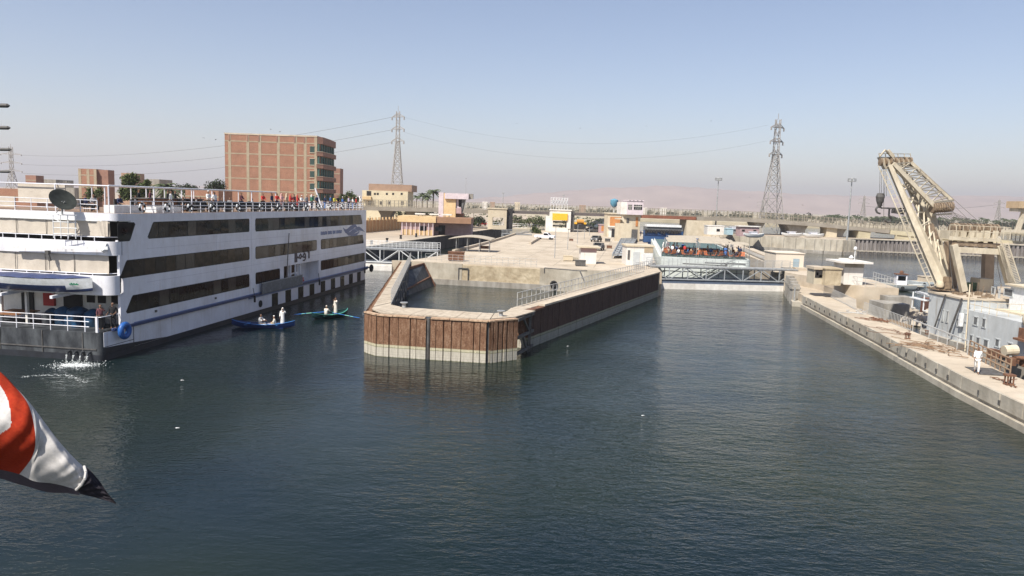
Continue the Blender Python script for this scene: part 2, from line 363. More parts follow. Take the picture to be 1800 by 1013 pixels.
for p, q, r_, u_ in ((Vector((35.0, 88.5, 0)), Vector((31.9, 63.4, 0)), Vector((38.2, 82, 0)), Vector((35.0, 62, 0))), (Vector((31.9, 63.4, 0)), Vector((28.6, 39.6, 0)), Vector((35.0, 62, 0)), Vector((31.9, 39.6, 0)))):
    for i in range(9): a = p.lerp(q, i/9); c = r_.lerp(u_, i/9); b.add([(a.x, a.y, 1.454), (c.x, c.y, 1.454), (c.x, c.y+.035, 1.454), (a.x, a.y+.035, 1.454)], [(0, 1, 2, 3)])
struct(b, 'quay_joints', mat('joint_grey2', (.28, .24, .19), (.2, .17, .13)), fixn=False)
t = thing('quay_wall', 'long low concrete quay wall with block joints and a pale footing on the right', 'quay wall', (qe[1].x, qe[1].y, 0))
random.seed(23)
for i, (p, q) in enumerate(zip(quay_edge[2:], quay_edge[3:])):
    d = (q-p).normalized(); nn = Vector((d.y, -d.x, 0)); nn = nn if nn.x < 0 else -nn
    bb = MB(); L = (q-p).length; n = max(1, round(L/2.0))
    for j in range(n):
        a = p.lerp(q, j/n)+d*.035; c = p.lerp(q, (j+1)/n)-d*.035; z = 1.45+random.uniform(-.02, .02); of = .14+random.uniform(0, .09)
        bb.prism([(a.x, a.y), (c.x, c.y), (c.x+nn.x*of, c.y+nn.y*of), (a.x+nn.x*of, a.y+nn.y*of)], .62, z+.012)
    bb.build('coping_blocks', concg, t, world=True)
    bb = MB(); a = p; c = q
    bb.prism([(a.x, a.y), (c.x, c.y), (c.x+nn.x*.06, c.y+nn.y*.06), (a.x+nn.x*.06, a.y+nn.y*.06)], -1, .62)
    bb.prism([(a.x, a.y), (c.x, c.y), (c.x+nn.x*.34, c.y+nn.y*.34), (a.x+nn.x*.34, a.y+nn.y*.34)], -1, .40)
    bb.build('footing', concg, t, world=True)
    bb = MB()
    for j in range(1, n, 1):
        a = p.lerp(q, j/n)+nn*.20; bb.box(a.x-.05, a.x+.02, a.y-.07, a.y+.07, .85, 1.08)
    bb.build('fender_bracket', steeld, t, world=True)
# old fender block at the end of the quay, beside the gate
t = thing('fender_block', 'grey blocky concrete pillar group at the quay corner beside the truss gate', 'pillar', (37, 99, 0))
for i in range(4):
    b = MB(); x, y = 35.6+i*.75, 92.5+i*2.6; b.box(x-.5, x+.4, y-.45, y+.45, -.3, 2.5+.12*i); b.box(x-.62, x+.5, y-.55, y+.55, 1.9, 2.15); b.build('pillar', concd, t, world=True)
b = MB().prism([(34.4, 90), (36, 89.5), (40, 103), (38.4, 104)], -.6, .55); b.build('base_slab', concg, t, world=True)
b = MB()
for i in range(5): b.tube((35.0+i*.6, 91+i*2.2, .2), (35.0+i*.6, 91+i*2.2, 2.3), .09)
b.build('guard_pipe', steel, t, world=True)
# raised pier with the huts
pier = [(38.6, 104.6), (40.2, 97), (40.6, 89.6), (41.6, 87.0), (45.4, 86.4), (47.4, 97), (45.2, 104), (45.0, 112), (53, 165), (66, 236), (60, 236), (47.5, 160), (39.8, 108)]
b = MB(); b.prism(pier, -1, 3.0); struct(b, 'pier_deck', [conc])
b = MB(); b.box(40.6, 43.4, 80.0, 83.4, -.5, 1.9); b.box(43.2, 46.2, 84.4, 86.3, -.5, 2.2); struct(b, 'pier_ramp', [concd])
b = MB()
random.seed(3)
for i in range(150):
    x = random.uniform(42, 47.5); y = random.uniform(77, 86)-(x-45)*.1; s = random.uniform(.2, .6)
    if y > 87 and x < 50.2: continue
    M_ = Matrix.Rotation(random.uniform(0, 6), 3, Vector((random.random(), random.random(), 1)).normalized())
    P = [M_ @ Vector((sx*s*random.uniform(.6, 1), sy*s*random.uniform(.5, .9), sz*s*.5)) for sx in (-1, 1) for sy in (-1, 1) for sz in (-1, 1)]
    z = .1+max(0, .7-(abs(x-48)*.12))
    b.add([p+Vector((x, y-(0 if x < 52 else 0), z)) for p in P], [(0, 1, 3, 2), (4, 6, 7, 5), (0, 4, 5, 1), (2, 3, 7, 6), (0, 2, 6, 4), (1, 5, 7, 3)])
o = b.build('riprap', stone, origin=(48, 84, 0)); tag(o, 'heap of pale broken stones along the edge of the right pier', 'stones', kind='stuff')
# ---- breakwater with the curved wall
cv = [(60, 238), (67, 229.5), (74, 222), (82, 215), (88, 209.5), (92, 207), (95.5, 208), (97.5, 213), (98, 222)]
sh = [(98, 224), (152, 216), (420, 190)]
b = MB(); b.prism([(60, 238)]+cv[1:]+sh+[(420, 236), (160, 240), (110, 247), (62, 252)], -1, 4.0); struct(b, 'breakwater', [asph])
t = thing('curved_wall', 'long curved concrete breakwater wall with a rounded nose and vertical streaks', 'breakwater wall', (88, 209, 0))
cs = [Vector((x, y, 0)) for x, y in cv]
b = MB(); b2 = MB(); b3 = MB()
for p, q in zip(cs, cs[1:]):
    d = (q-p).normalized(); nn = Vector((d.y, -d.x, 0))
    b.prism([tuple((p-nn*.4).xy), tuple((q-nn*.4).xy), tuple((q+nn*.3).xy), tuple((p+nn*.3).xy)], -.5, 4.15)
    b2.prism([tuple(p.xy), tuple(q.xy), tuple((q+nn*1.0).xy), tuple((p+nn*1.0).xy)], -.5, .9)
    for j in range(3):
        a = p.lerp(q, j/3)+nn*.36; b3.beam(a+Vector((0, 0, .6)), a+Vector((0, 0, 4.0)), .12, .12)
b.build('wall_face', concg, t, world=True); b2.build('footing', concd, t, world=True); b3.build('joint_rib', concd, t, world=True)
t = thing('sheet_pile_wall', 'long dark ribbed sheet pile wall behind the floating crane', 'quay wall', (120, 220, 0))
b = MB(); b2 = MB(); p, q = Vector((98, 223.8, 0)), Vector((152, 215.8, 0)); n = 46
for i in range(n):
    a = p.lerp(q, i/n); c = p.lerp(q, (i+.5)/n); e = p.lerp(q, (i+1)/n); o = Vector((0, -.5, 0))
    b.add([a+Vector((0, 0, -.5)), c+Vector((0, 0, -.5)), c+Vector((0, 0, 4.05)), a+Vector((0, 0, 4.05))], [(0, 1, 2, 3)])
    b.add([c+o+Vector((0, 0, -.5)), e+o+Vector((0, 0, -.5)), e+o+Vector((0, 0, 4.05)), c+o+Vector((0, 0, 4.05)), c+Vector((0, 0, -.5)), c+Vector((0, 0, 4.05)), e+Vector((0, 0, -.5)), e+Vector((0, 0, 4.05))], [(0, 1, 2, 3), (0, 3, 5, 4), (1, 6, 7, 2)])
b.build('pile_panel', mat('grey_pile', (.27, .24, .22), (.13, .115, .105), r=.9, sc=.9, st=(1, 1, .25)), t, world=True)
b2.beam(p+Vector((0, -.6, .55)), q+Vector((0, -.6, .55)), .2, .35); b2.beam(p+Vector((0, -.2, 4.1)), q+Vector((0, -.2, 4.1)), 1.0, .25); b2.build('wale', concg, t, world=True)
# ---- ground beyond the bridge
b = MB(); b.prism([(-6000, 262), (36, 262), (30, 330), (60, 520), (160, 900), (-6000, 7000)], -1, 2.4); struct(b, 'far_left_ground', [sand])
b = MB()
xs = [(40, 640), (90, 600), (190, 560), (420, 520), (900, 470), (3000, 900)]
b.prism([(a, c) for a, c in xs]+[(6000, 7800), (-4500, 7800), (-300, 1500), (-60, 900)], -1, 2.2); struct(b, 'far_bank_ground', [sand])
def ridge(name, y, prof, depth, m):
    b = MB(); n = len(prof)
    for i, (x, z) in enumerate(prof): b.v += [Vector((x, y-depth, 0)), Vector((x, y-depth*.45, z*.55)), Vector((x, y, z)), Vector((x, y+400, z))]
    for i in range(n-1):
        for j in range(3): b.f.append((i*4+j, i*4+4+j, i*4+5+j, i*4+1+j)); b.m.append(0)
    o = b.build(name, m, smooth=True, fixn=False); o['kind'] = 'structure'; return o
random.seed(11)
prof = []
for i in range(160):
    x = -3200+i*62; k = min(1, max(0, (x+300)/1400)); z = 40+k*118+18*math.sin(x*.0021)+random.uniform(-5, 5)
    prof.append((x, z))
ridge('desert_hills', 5400, prof, 900, mat('desert_rock', (.40, .30, .24), (.30, .22, .175), r=1, sc=.004))
# ================================================================== steel guide wall enclosing the basin
def pile_mat(name, c0, c1, c2, p0, p1):
    m = bpy.data.materials.new(name); m.use_nodes = True; n = m.node_tree; L = n.links; b = n.nodes['Principled BSDF']; b.inputs['Roughness'].default_value = .92
    b.inputs['Specular IOR Level'].default_value = .2
    tc = n.nodes.new('ShaderNodeTexCoord'); mp = n.nodes.new('ShaderNodeMapping'); mp.inputs['Scale'].default_value = (1, 1, .22); L.new(tc.outputs['Object'], mp.inputs[0])
    def noise(sc, src, det=8, ro=.72):
        t = n.nodes.new('ShaderNodeTexNoise'); t.inputs['Scale'].default_value = sc; t.inputs['Detail'].default_value = det; t.inputs['Roughness'].default_value = ro; L.new(src, t.inputs[0]); return t.outputs[0]
    t = noise(6.5, mp.outputs[0]); g = noise(11, tc.outputs['Object'], 4, .6); big = noise(.7, tc.outputs['Object'], 3)
    cr = n.nodes.new('ShaderNodeValToRGB'); e = cr.color_ramp.elements; e[0].position = .36; e[0].color = (*c0, 1); e[1].position = .66; e[1].color = (*c2, 1)
    x = e.new(.5); x.color = (*c1, 1)
    av = n.nodes.new('ShaderNodeMath'); av.operation = 'MULTIPLY_ADD'; av.inputs[1].default_value = .35; L.new(g, av.inputs[0])
    a2 = n.nodes.new('ShaderNodeMath'); a2.operation = 'MULTIPLY_ADD'; a2.inputs[1].default_value = .45; L.new(t, a2.inputs[0])
    a3 = n.nodes.new('ShaderNodeMath'); a3.operation = 'MULTIPLY'; a3.inputs[1].default_value = .2; L.new(big, a3.inputs[0]); L.new(a3.outputs[0], a2.inputs[2]); L.new(a2.outputs[0], av.inputs[2]); L.new(av.outputs[0], cr.inputs[0])
    c2_ = n.nodes.new('ShaderNodeValToRGB'); e = c2_.color_ramp.elements; e[0].position = .35; e[0].color = (*p0, 1); e[1].position = .65; e[1].color = (*p1, 1); L.new(t, c2_.inputs[0])
    s = n.nodes.new('ShaderNodeSeparateXYZ'); L.new(tc.outputs['Object'], s.inputs[0])
    ad = n.nodes.new('ShaderNodeMath'); ad.operation = 'MULTIPLY_ADD'; ad.inputs[1].default_value = .13; L.new(t, ad.inputs[0]); L.new(s.outputs[2], ad.inputs[2])
    rz = n.nodes.new('ShaderNodeValToRGB'); rz.color_ramp.interpolation = 'LINEAR'; sc = n.nodes.new('ShaderNodeMath'); sc.operation = 'MULTIPLY'; sc.inputs[1].default_value = .5; L.new(ad.outputs[0], sc.inputs[0]); L.new(sc.outputs[0], rz.inputs[0])
    # height bands (z/2): wet foot, pale courses with thin dark lines, bright line, then rust
    e = rz.color_ramp.elements; e[0].position = 0; e[0].color = (.45, .47, .38, 1); e[1].position = 1; e[1].color = (1, 1, 1, 1)
    for p, k in ((.045, (.5, .52, .42)), (.06, (1, 1, 1)), (.135, (1, 1, 1)), (.142, (.62, .62, .56)), (.15, (1, 1, 1)), (.22, (1, 1, 1)), (.226, (.68, .68, .6)), (.233, (1, 1, 1)), (.375, (.98, .98, .96)), (.385, (.42, .45, .33)), (.398, (.45, .48, .36)), (.406, (1.0, 1.0, .86)), (.46, (1, 1, .82))): q = e.new(p); q.color = (*k, 1)
    ml = n.nodes.new('ShaderNodeMixRGB'); ml.blend_type = 'MULTIPLY'; ml.inputs[0].default_value = 1; L.new(c2_.outputs[0], ml.inputs[1]); L.new(rz.outputs[0], ml.inputs[2])
    r = n.nodes.new('ShaderNodeMapRange'); r.inputs[1].default_value = .955; r.inputs[2].default_value = .995; L.new(ad.outputs[0], r.inputs[0])
    mx = n.nodes.new('ShaderNodeMixRGB'); L.new(r.outputs[0], mx.inputs[0]); L.new(ml.outputs[0], mx.inputs[1]); L.new(cr.outputs[0], mx.inputs[2]); L.new(mx.outputs[0], b.inputs['Base Color'])
    bp = n.nodes.new('ShaderNodeBump'); bp.inputs['Distance'].default_value = .03; L.new(g, bp.inputs['Height']); L.new(bp.outputs[0], b.inputs['Normal']); return m
pm = pile_mat('rusty_piles', (.07, .032, .02), (.185, .10, .058), (.34, .235, .16), (.36, .33, .27), (.50, .46, .38))
pmd = pile_mat('dark_rusty_piles', (.042, .027, .022), (.078, .048, .038), (.12, .08, .06), (.22, .22, .19), (.32, .31, .27))
def piles(p, q, z1, par, pitch=.62, depth=.09, name='sheet_piles', m=None, gw=.05):
    # a run of steel piles from p to q: flat faces with narrow grooves at uneven spacing
    p = Vector((p[0], p[1], 0)); q = Vector((q[0], q[1], 0)); d = (q-p).normalized(); nn = Vector((d.y, -d.x, 0)); L = (q-p).length
    b = MB(); pts = [(0, depth)]; s = 0
    while s < L-pitch*.7:
        s += pitch*random.choice((.6, .8, 1, 1.35))
        if s > L-.2: break
        g = gw*random.choice((.6, 1, 1.7)); o = depth+random.uniform(-.02, .02); pts += [(s, pts[-1][1]), (s+.012, -.02), (s+g, -.02), (s+g+.012, o)]; s += g+.012
    pts.append((L, pts[-1][1])); V = []
    for s, o in pts:
        a = p+d*s+nn*o; V += [a+Vector((0, 0, -1.2)), a+Vector((0, 0, z1+random.uniform(-.015, .015)))]
    fs = [(2*i, 2*i+2, 2*i+3, 2*i+1) for i in range(len(pts)-1)]
    b.add(V, fs); b.prism([tuple((p-nn*.03).xy), tuple((q-nn*.03).xy), tuple((q-nn*.35).xy), tuple((p-nn*.35).xy)], -1.2, z1-.06)
    return b.build(name, m or pm, par, world=True, fixn=False, origin=(0, 0, 0))
random.seed(5)
t = thing('guide_wall', 'rusty sheet pile nose of the guide wall with a pale tide band under a timber walkway', 'guide wall', (-5, 52.4, 0))
A, B_, C_, D_, E_ = (-15.4, 101.6), (-10.85, 54.5), (-9.75, 53.3), (-1.6, 52.05), (.45, 53.6)
m1 = (-5.95, 52.62)
piles(A, B_, 2.95, t, name='side_piles'); piles(B_, C_, 3.0, t); piles(C_, (m1[0]-.14, m1[1]+.02), 3.0, t, name='front_piles'); piles((m1[0]+.2, m1[1]-.03), (D_[0]-.12, D_[1]+.02), 3.0, t, name='front_piles'); piles((D_[0]+.12, D_[1]+.08), E_, 3.02, t, .34, .14, name='corner_piles', gw=.09)
b = MB()
for a in (m1, (D_[0], D_[1]+.06), (C_[0]-.02, C_[1]+.05)): b.tube((a[0], a[1]+.18, -1), (a[0], a[1]+.18, 3.02), .13 if a != m1 else .17, n=12)
b.build('king_pile', steeld, t, world=True)
b = MB().beam((E_[0]-.1, E_[1], 1.0), (E_[0]-.4, E_[1]+3, 1.0), .3, .3); b.build('end_wale', rust, t, world=True)
# capping timbers and planks of the walkway
capm = mat('dusty_timber', (.51, .44, .345), (.37, .31, .235), r=.95, sc=2.2, dirt=.4)
b = MB()
for p, q in ((B_, C_), (C_, (-6.15, 52.65)), ((-5.75, 52.57), D_), (D_, E_)):
    p = Vector((*p, 3.06)); q = Vector((*q, 3.06)); d = (q-p).normalized(); nn = Vector((d.y, -d.x, 0)); L = (q-p).length; n = max(1, round(L/1.3))
    for i in range(n): b.beam(p.lerp(q, i/n)-nn*.05+d*.02, p.lerp(q, (i+1)/n)-nn*.05-d*.02+Vector((0, 0, random.uniform(-.02, .02))), .42, .1)
b.build('capping', mat('rusty_capping', (.50, .36, .24), (.3, .19, .12), r=.9, sc=4), t, world=True)
def planks(path_out, path_in, n, z, nm):
    b = MB()
    for k in range(len(n)):
        a0, a1 = Vector((*path_out[k], z)), Vector((*path_out[k+1], z)); c0, c1 = Vector((*path_in[k], z)), Vector((*path_in[k+1], z))
        for i in range(n[k]):
            f, g = i/n[k]+.002, (i+1)/n[k]-.002*12/n[k]; dz = Vector((0, 0, random.uniform(-.012, .012)))
            P = [a0.lerp(a1, f)+dz, a0.lerp(a1, g)+dz, c0.lerp(c1, g)+dz, c0.lerp(c1, f)+dz]
            b.ext(P, (0, 0, -.09))
    return b.build(nm, capm, t, world=True)
IN = [(-14.0, 101.0), (-9.55, 58.0), (-1.3, 55.3), (1.6, 58.9)]
planks([(-15.1, 101.4), (-10.55, 55.4)], [IN[0], IN[1]], [34], 3.16, 'deck_planks')
planks([(-10.5, 55.35), (-9.6, 53.85)], [(-9.5, 57.95), (-8.6, 57.0)], [3], 3.17, 'deck_planks')
planks([(-9.6, 53.8), (-5.9, 53.1), (-1.5, 52.5)], [(-8.6, 56.95), (-5.2, 56.1), (-1.3, 55.2)], [8, 9], 3.165, 'deck_planks')
planks([(-1.45, 52.55), (.35, 53.95), (1.9, 57.2)], [(-1.25, 55.2), (-.4, 56.2), (.0, 58.4)], [4, 5], 3.17, 'deck_planks')
# inner frames standing in the basin
b = MB()
a, c = Vector((-9.6, 58.4, 0)), Vector((-13.9, 100.4, 0)); n = 9
for i in range(n+1):
    p = a.lerp(c, i/n); b.tube(p+Vector((0, 0, -1)), p+Vector((0, 0, 3.05)), .11)
    if i < n:
        q = a.lerp(c, (i+1)/n); b.tube(p+Vector((0, 0, .2)), q+Vector((0, 0, 2.9)), .07); b.tube(p+Vector((0, 0, 1.1)), q+Vector((0, 0, 1.1)), .07)
b.beam(a+Vector((0, 0, 2.98)), c+Vector((0, 0, 2.98)), .15, .2)
a, c = Vector((-8.2, 56.8, 0)), Vector((-1.3, 55.1, 0))
for i in range(4):
    p = a.lerp(c, i/3); b.tube(p+Vector((0, 0, -1)), p+Vector((0, 0, 3.05)), .11)
b.build('inner_frame', steeld, t, world=True)
# ladder-like frame in the opening between nose and long wall
b = MB(); a, c = Vector((.5, 54.0, 0)), Vector((1.75, 57.6, 0))
for z in (2.9, 1.55, .35): b.beam(a+Vector((0, 0, z)), c+Vector((0, 0, z)), .18, .22)
b.beam(a.lerp(c, .35)+Vector((0, 0, 2.85)), a.lerp(c, .75)+Vector((0, 0, 1.6)), .14, .14); b.beam(a.lerp(c, .35)+Vector((0, 0, 1.5)), a.lerp(c, .8)+Vector((0, 0, -.6)), .14, .14)
b.beam(a.lerp(c, .8)+Vector((0, 0, -1)), a.lerp(c, .8)+Vector((0, 0, 3)), .2, .2)
b.build('cross_brace', steeld, t, world=True)
for p in ((-8.3, 56.6), (-.75, 53.9)):
    bo = MB().lathe([(0, 0), (.16, 0), (.15, .3), (.3, .36), (.3, .42), (0, .44)], (0, 0, 0), 12).build('bollard', steel); bo.location = (*p, 3.17)
    tag(bo, 'small steel bollard on the planks near the left corner of the rusty guide wall' if p[0] < -5 else 'small steel bollard on the planks at the right corner of the rusty guide wall', 'bollard', 'bollards on the guide wall')
fence_m = mat('pale_railing', (.50, .50, .48), (.32, .31, .29), r=.6, sc=4)
railing('tall mesh railing along the inner edge of the left arm of the guide wall', [(-9.6, 58.4, 3.15), (-13.9, 100.4, 3.15)], h=1.15, step=1.4, rails=(1, .75, .5, .25, .05), r=.025, m=fence_m)
# dark triangular gate leaf folded in the corner of the basin
t2 = thing('gate_leaf', 'dark triangular steel gate leaf folded into the far left corner of the basin', 'lock gate', (-12, 98, 0))
b = MB(); P = [Vector((-13.6, 94.5, 1.2)), Vector((-12.0, 99.3, 2.9)), Vector((-10.2, 99.6, -.6)), Vector((-12.6, 86.5, -.6))]
b.ext([P[0]+Vector((0, 0, 1.3)), P[1], P[2], P[3]], (-.25, .25, 0)); b.build('leaf_panel', hullg, t2, world=True)
b = MB(); b.beam(P[1], P[2], .35, .35); b.beam(P[0]+Vector((0, 0, 1.4)), P[1], .3, .3); b.beam(P[3]+Vector((0, 0, 1.4)), P[1].lerp(P[2], .5), .2, .2); b.build('leaf_frame', rust, t2, world=True)
# ---- long right arm of the guide wall
t = thing('long_guide_wall', 'long dark brown sheet pile wall with a concrete cap right of the rusty nose', 'guide wall', (10, 77, 0))
S0, S1 = Vector((1.35, 57.75, 0)), Vector((19.0, 95.4, 0)); d = (S1-S0).normalized(); nn = Vector((d.y, -d.x, 0))
piles(S0, S1, 3.1, t, .7, .05, name='side_piles', m=pmd, gw=.035)
piles(S0-nn*1.1+d*.1, S0, 2.95, t, .5, .06, name='end_piles')
b = MB(); b.beam(S0+d*3.0-nn*.15+Vector((0, 0, 3.18)), S1-nn*.15+Vector((0, 0, 3.18)), .6, .16); b.build('cap_beam', conc, t, world=True)
b = MB(); b.beam(S0-nn*.1+Vector((0, 0, 3.02)), S0+d*2.9-nn*.1+Vector((0, 0, 3.02)), .6, .16); b.build('cap_plank', rust, t, world=True)
planks([tuple((S0-nn*.4).xy), tuple((S1-nn*.4).xy)], [tuple((S0-nn*1.6+d*.4).xy), tuple((S1-nn*2.3).xy)], [34], 3.14, 'deck_planks')
bpy.data.objects['deck_planks.004'].parent = t if 'deck_planks.004' in bpy.data.objects else None
b = MB()
for i in range(9):
    p = S0.lerp(S1, i/8)-nn*1.5; b.tube(p+Vector((0, 0, -1)), p+Vector((0, 0, 3.1)), .12)
b.build('inner_frame', steeld, t, world=True)
railing('long pale railing along the inner edge of the right arm of the guide wall', [S0-nn*1.45+d*1.0+Vector((0, 0, 3.14)), S1-nn*2.1+Vector((0, 0, 3.14))], h=1.15, step=1.0, rails=(1, .52), r=.03, m=fence_m)
# ================================================================== cruise ship moored on the left (local x along the ship, y to port, z up)
SH = thing('cruise_ship', 'large white river cruise ship with three long rows of dark windows and a black waterline', 'cruise ship', (-27.3, 48.6, 0), math.atan2(53.2, 7.4))
LS, BW = 53.7, 13.2
def corner_outline(x0, x1, y0, y1, r0_, r1_, n=6):      # plan outline, rounded at the stern (x0) and the bow (x1)
    P = []
    for (cx, cy, r, a0) in ((x1-r1_, y0+r1_, r1_, -90), (x1-r1_, y1-r1_, r1_, 0), (x0+r0_, y1-r0_, r0_, 90), (x0+r0_, y0+r0_, r0_, 180)):
        for i in range(n+1): t = R(a0+90*i/n); P.append((cx+r*math.cos(t), cy+r*math.sin(t)))
    return P
def sweep(poly, zs, mb, k=None, off=None):              # wall ring through several levels
    n = len(poly); base = len(mb.v)
    for j, z in enumerate(zs):
        for p in poly:
            dx = off[j] if off else 0; mb.v.append(Vector((p[0]+(dx if p[0] < 10 else 0), p[1], z)))
    for j in range(len(zs)-1):
        for i in range(n): mb.f.append((base+j*n+i, base+j*n+(i+1) % n, base+(j+1)*n+(i+1) % n, base+(j+1)*n+i)); mb.m.append(mb.k if k is None else k)
# lower hull
o1 = corner_outline(0, LS, 0, BW, .35, 1.6)
b = MB(); b.prism([p for p in o1], -1.2, .42); b.build('waterline_band', black, SH)
b = MB(); b.prism(corner_outline(3.2, LS-.03, .03, BW-.03, .3, 1.6), .42, 1.93); b.build('lower_hull', white, SH, smooth=True)
b = MB(); b.prism(corner_outline(.02, 3.5, .04, BW-.04, .3, .1), .42, 1.93); b.build('stern_hull', hullg, SH)
b = MB(); b.prism([(0.25, .02), (3.3, .02), (3.3, .3), (.25, .3)], .95, 1.93); b.ext([(.25, 0.02, .9), (3.3, 0.02, .9), (3.3, 0.02, .72)], (0, .2, 0)); b.build('hull_patch', white, SH)
b = MB(); b.ext([(0.3, 0.0, .88), (3.3, 0.0, .72), (7.2, -.0, .44), (.3, 0, .44)], (0, .1, 0)); b.build('waterline_wedge', black, SH)
b = MB()
for x in (0.02,):
    for y in (1.4, 4.4, 7.6, 10.8): b.box(x-.05, x+.05, y-.03, y+.03, .4, 1.9)
b.box(-.04, .06, .4, BW-.3, .75, .82); b.build('plate_seam', steeld, SH)
# rubbing rail and side walkway
b = MB(); b.box(1.0, LS-.3, -.22, .05, 1.9, 2.1); b.build('rubbing_rail', navy, SH, bevel=.04)
b = MB(); b.box(3.4, LS-.3, -.03, .05, 2.1, 2.16); b.box(20, LS-.4, -.05, .04, 1.72, 1.9); b.build('rail_stripe', logol, SH)
# superstructure walls
Z = [1.93, 4.2, 9.85]
b = MB()
def wall(x0, x1, z0, z1, y=0.0, th=.18): b.box(x0, x1, y, y+th, z0, z1)
wall(2.0, 27.4, 2.10, 4.25); wall(36.4, LS-1.2, 2.10, 4.25); wall(2.35, LS-1.2, 4.25, 5.62, -.005); wall(2.0, LS-1.2, 5.62, 7.0, -.004); wall(2.35, LS-1.2, 7.0, 7.95, -.005); wall(1.9, 3.35, 7.95, 8.05, -.003); wall(3.3, LS-1.2, 7.95, 9.36, -.005); wall(2.35, LS-1.2, 9.36, 9.85, -.005)
b.box(2.3, 5.2, .185, .30, 2.1, 4.25)
b.build('side_wall', white, SH)
b = MB(); bo = corner_outline(30, LS+.25, -.004, BW, .3, 1.9, 8); sweep(bo[:9]+bo[9:18], [2.1, 9.85], b); b.build('bow_wall', white, SH, smooth=True, fixn=True)
b = MB(); b.box(5.2, LS-2, BW-.2, BW, 1.93, 9.85); b.build('port_wall', white, SH)
# entrance recess
b = MB(); b.box(27.4, 36.4, 1.5, 1.6, 1.95, 4.25); b.box(27.3, 27.4, .18, 1.6, 1.95, 4.25); b.box(36.4, 36.5, .18, 1.6, 1.95, 4.25); b.box(27.4, 36.4, .0, 1.6, 1.93, 2.0); b.box(27.4, 36.4, 0, 1.6, 4.2, 4.25)
en = b.build('entrance', white, SH)
b = MB()
for x0, x1 in ((27.8, 29.0), (29.6, 30.5), (30.7, 31.3), (31.9, 33.2), (33.2, 33.7)): b.box(x0, x1, 1.4, 1.5, 2.6 if x0 < 31 else 3.05, 4.05)
b.box(31.9, 33.6, 1.4, 1.5, 2.1, 2.85); b.build('door_glass', glass, en)
b = MB()
for x in (29.3, 30.55, 31.6): b.box(x-.08, x+.08, .1, .25, 2.0, 4.25)
b.build('column', white, en)
b = MB().box(32.1, 32.7, .2, .45, 2.05, 2.6).box(32.15, 32.65, .1, .2, 2.1, 2.3); b.build('red_box', red, en)
b = MB().box(22.1, 31.2, -.34, -.24, 1.98, 3.02); gw = b.build('gangway', mat('grey_gangway', (.12, .125, .13), (.08, .08, .085), r=.6), SH)
b = MB()
for i in range(37): b.box(22.12+i*.25, 22.16+i*.25, -.37, -.34, 2.0, 3.0)
b.box(22.0, 31.3, -.38, -.22, 3.0, 3.06); b.build('gangway_bars', steel, gw)
b = MB(); b.tube((27.3, -.35, 3.2), (28.2, -.2, 7.6), .05); b.build('derrick_pole', steeld, SH)
b = MB()
for i in range(8): x = 8.4+i*6.1; b.box(x-.008, x+.008, -.009, 0, 4.25, 9.8)
for z in (4.86, 7.3): b.box(5, LS-1.3, -.009, 0, z-.008, z+.008)
b.build('hull_seams', mat('seam_grey', (.42, .42, .45), (.35, .35, .38)), SH)
# windows: [level z0, z1, slanted left end, x ranges]
rndw = random.Random(4)
def strip(x0, x1, z0, z1, sl=0.0, sr=0.0, step=1.25, gm=None, nm='window'):
    # x0 = lower left, sl = shift of upper left; mullions every step; panes each tilted a hair
    b = MB(); n = max(1, round((x1-x0)/step)); r = .14
    fr = [(x0-.05+r, z0-.05), (x1+.05-r, z0-.05), (x1+.05, z0-.05+r), (x1+.05+sr, z1+.05-r), (x1+.05-r+sr, z1+.05), (x0-.05+sl+r, z1+.05), (x0-.05+sl, z1+.05-r), (x0-.05, z0-.05+r)]
    b.ext([(x, -.012, z) for x, z in fr], (0, .02, 0), k=0)
    for i in range(n):
        a, c = x0+(x1-x0)*i/n+.03, x0+(x1-x0)*(i+1)/n-.03; la = sl if i == 0 else 0; rc = sr if i == n-1 else 0
        j, q = rndw.uniform(-.008, .008), rndw.uniform(-.008, .008)
        k = 1 if (gm is None or rndw.random() < .35) else 2
        if rndw.random() < .25: k = 3
        b.add([(a, -.026+j, z0), (c, -.026-j, z0), (c+rc, -.026-j+q, z1), (a+la, -.026+j+q, z1)], [(0, 1, 2, 3)], k)
    return b.build(nm, [rubber, glass, gm or glass, curtain], SH, fixn=False)
strip(5.2, 20.18, 8.06, 9.18, .6); strip(21.4, 50.9, 8.04, 9.18, 0, -.5)
strip(2.1, 20.15, 5.45, 6.58, .6, gm=glassb); strip(21.4, 35.76, 5.43, 6.52, gm=glassb); strip(37.03, 51.5, 5.46, 6.52, 0, -.3, gm=glassb)
strip(2.6, 20.1, 2.93, 4.05, .65); strip(21.4, 26.43, 3.03, 4.05); strip(37.05, 52.0, 3.02, 4.06)
strip(1.95, 3.2, 8.0, 9.2, 0, .55, step=3)
for x in (24.8, 27.85, 30.95, 33.95, 37.1, 40.2, 43.25, 46.3, 49.3):
    b = MB(); b.box(x-.06, x+1.26, -.0, .04, .38, 1.66); b.k = 1; b.box(x, x+1.2, -.012, .02, .44, 1.6); b.box(x+.58, x+.62, -.03, .0, .44, 1.6, k=0); b.build('cabin_window', [rubber, glass], SH, bevel=.05)
b = MB(); b.tube((22.3, .02, 1.0), (22.3, -.03, 1.0), .34, n=18); b.build('porthole', rubber, SH)
for x, z in ((5.9, 2.6), (14.2, 2.55)): MB().box(x-.1, x+.1, -.08, .02, z-.08, z+.08).build('fairlead', steeld, SH)
